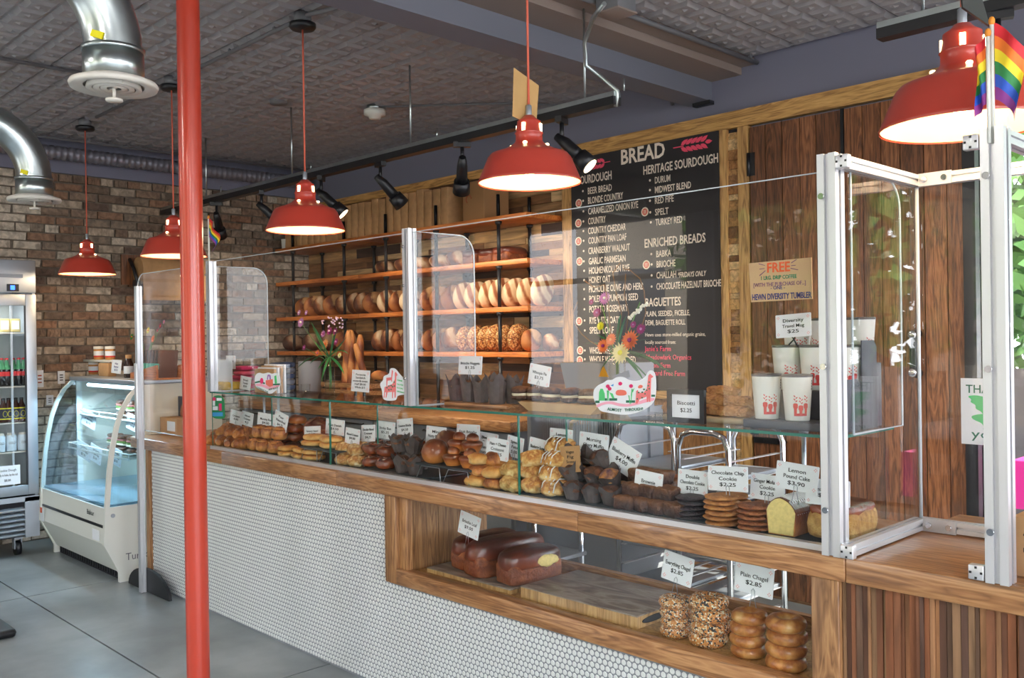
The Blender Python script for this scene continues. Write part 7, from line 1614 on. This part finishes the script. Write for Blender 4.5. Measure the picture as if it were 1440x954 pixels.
for i, (px, tl, L_) in enumerate(((497, .08, 1), (503, .02, 1), (510, .16, .95), (514, .32, .9), (522, .26, .85))): bgp.put((xa(px, 4.38, 550)-.06, 4.36+.03*i-.04, BCZ+.012), (-.05, tl, i), 'long crusty baguette standing in the wooden crate, %s from the flowers' % ORD[i], 'baguettes in the crate', L_)
for i, (px, z) in enumerate(((530, .225), (497, .225))):
    o = lump('sandwich_roll', 'baguette', (.10, .05, .045), 3+i, .7, .05, 16); o['category'] = 'bread roll'; Proto(o).put((xa(px, 4.42, 540), 4.45-.0, BCZ+.222), label='filled long roll lying on the crate %s' % ('toward the post' if i == 0 else 'behind the baguettes'))
# bread slicer
sx0, sx1 = xa(738, 3.8, 590), xa(868, 3.8, 560)
t = thing('bread_slicer', 'grey bread slicer with vertical blades and a warning triangle on its hood', 'bread slicer', ((sx0+sx1)/2, 4.0, 0))
C('slg', 150, 152, 158, rough=.4)
MB().rbox(sx0, sx1, 3.80, 4.25, .06, .86, .01).build('cabinet', 'slg', t)
for x in (sx0, sx1-.03): MB().box(x, x+.03, 3.82, 4.2, .86, 1.20).build('side_arm', 'steel', t)
for k in range(34): xx = sx0+.05+k*(sx1-sx0-.1)/34; MB().box(xx, xx+.0025, 3.90, 3.912, .865, 1.17).build('blade', 'steel', t)
MB().box(sx0+.03, sx1-.03, 3.88, 3.92, 1.17, 1.20).build('blade_bar', 'steel', t)
zh0, zh1 = za(820, 552, 3.8), za(820, 511, 3.8); hx0, hx1 = xa(788, 3.8, 530), xa(871, 3.8, 530)
MB().prism([(hx0+.06, zh0), (hx1-.02, zh0), (hx1, zh0+.06), (hx1, zh1), (hx0, zh1), (hx0, zh0+.2)][:0] or [(hx0+.05, zh0-.02), (hx1-.03, zh0-.02), (hx1, zh0+.07), (hx1, zh1), (hx0, zh1)], 3.80, 4.1, 'xz').build('hood', 'slg', t)
MB().box(hx0, hx1, 4.06, 4.1, .86, zh0).build('hood_stay', 'steel', t)
wx, wz = at(849, 525, Y=3.8).x, at(849, 525, Y=3.8).z; MB().prism([(wx-.035, wz-.02), (wx+.035, wz-.02), (wx, wz+.04)], 3.797, 3.80, 'xz').build('warning_triangle', C('warn', 236, 170, 30), t)
MB().tube([(sx0+.35, 3.80, 1.0), (sx0+.42, 3.74, 1.12), (sx0+.5, 3.74, 1.16)], .012, 8).build('lever', C('brass', 200, 160, 90, metal=.8, rough=.3), t)
# sheet pan racks behind the case
def panrack(x0, x1, y0, y1, h, label, seed):
    t = thing('sheet_pan_rack', label, 'rack', ((x0+x1)/2, (y0+y1)/2, 0)); rr = random.Random(seed)
    for y in (y0, y1): MB().tube([(x0, y, .10), (x0, y, h-.08), (x0+.025, y, h-.02), (x0+.08, y, h), (x1-.08, y, h), (x1-.025, y, h-.02), (x1, y, h-.08), (x1, y, .10)], .015, 10).build('loop_frame', 'chrome', t)
    for k in range(9):
        z = .2+k*(h-.34)/8
        for x in (x0+.012, x1-.037): MB().box(x, x+.025, y0, y1, z, z+.004).build('runner', 'alu', t)
        if k in (1, 3, 4, 6, 7): MB().rbox(x0+.02, x1-.02, y0+.01, y1-.01, z+.005, z+.022, .003).build('sheet_pan', 'steel', t)
    for x in (x0, x1):
        for y in (y0, y1): MB().cyl((x-.014, y, .05), (x+.014, y, .05), .049, 14).build('castor', 'black', t)
    return t
panrack(xa(893, 3.9, 600), xa(972, 3.9, 600), 3.75, 4.25, 1.15, 'aluminium sheet pan rack with rounded top behind the muffins', 1)
panrack(xa(978, 3.9, 600), xa(1048, 3.9, 600), 3.75, 4.25, 1.12, 'second aluminium sheet pan rack behind the cookies', 2)
# grey shelf unit behind the lower window
t = thing('kitchen_trolley', 'dark kitchen trolley seen through the lower window', 'trolley', (-3.7, 3.4, 0))
for x in (-4.2, -3.2):
    for y in (3.25, 3.6): MB().cyl((x, y, 0), (x, y, .9), .016, 10).build('post', 'chrome', t)
for z in (.15, .45, .72, .88): MB().rbox(-4.22, -3.18, 3.23, 3.62, z, z+.02, .004).build('shelf', 'steel', t)
for i in range(3): bx('dark_tub', 'black_plastic', -4.1+i*.3, -3.85+i*.3, 3.3, 3.55, .741, .86, 'dark plastic tub on the kitchen trolley, %s of three' % ORD[i], 'tub', .01, 'tubs on the trolley')
for o in [q for q in COL.objects if q.get('label') == 'x']:
    for c in list(o.children): bpy.data.objects.remove(c)
    bpy.data.objects.remove(o)
finish_texts()
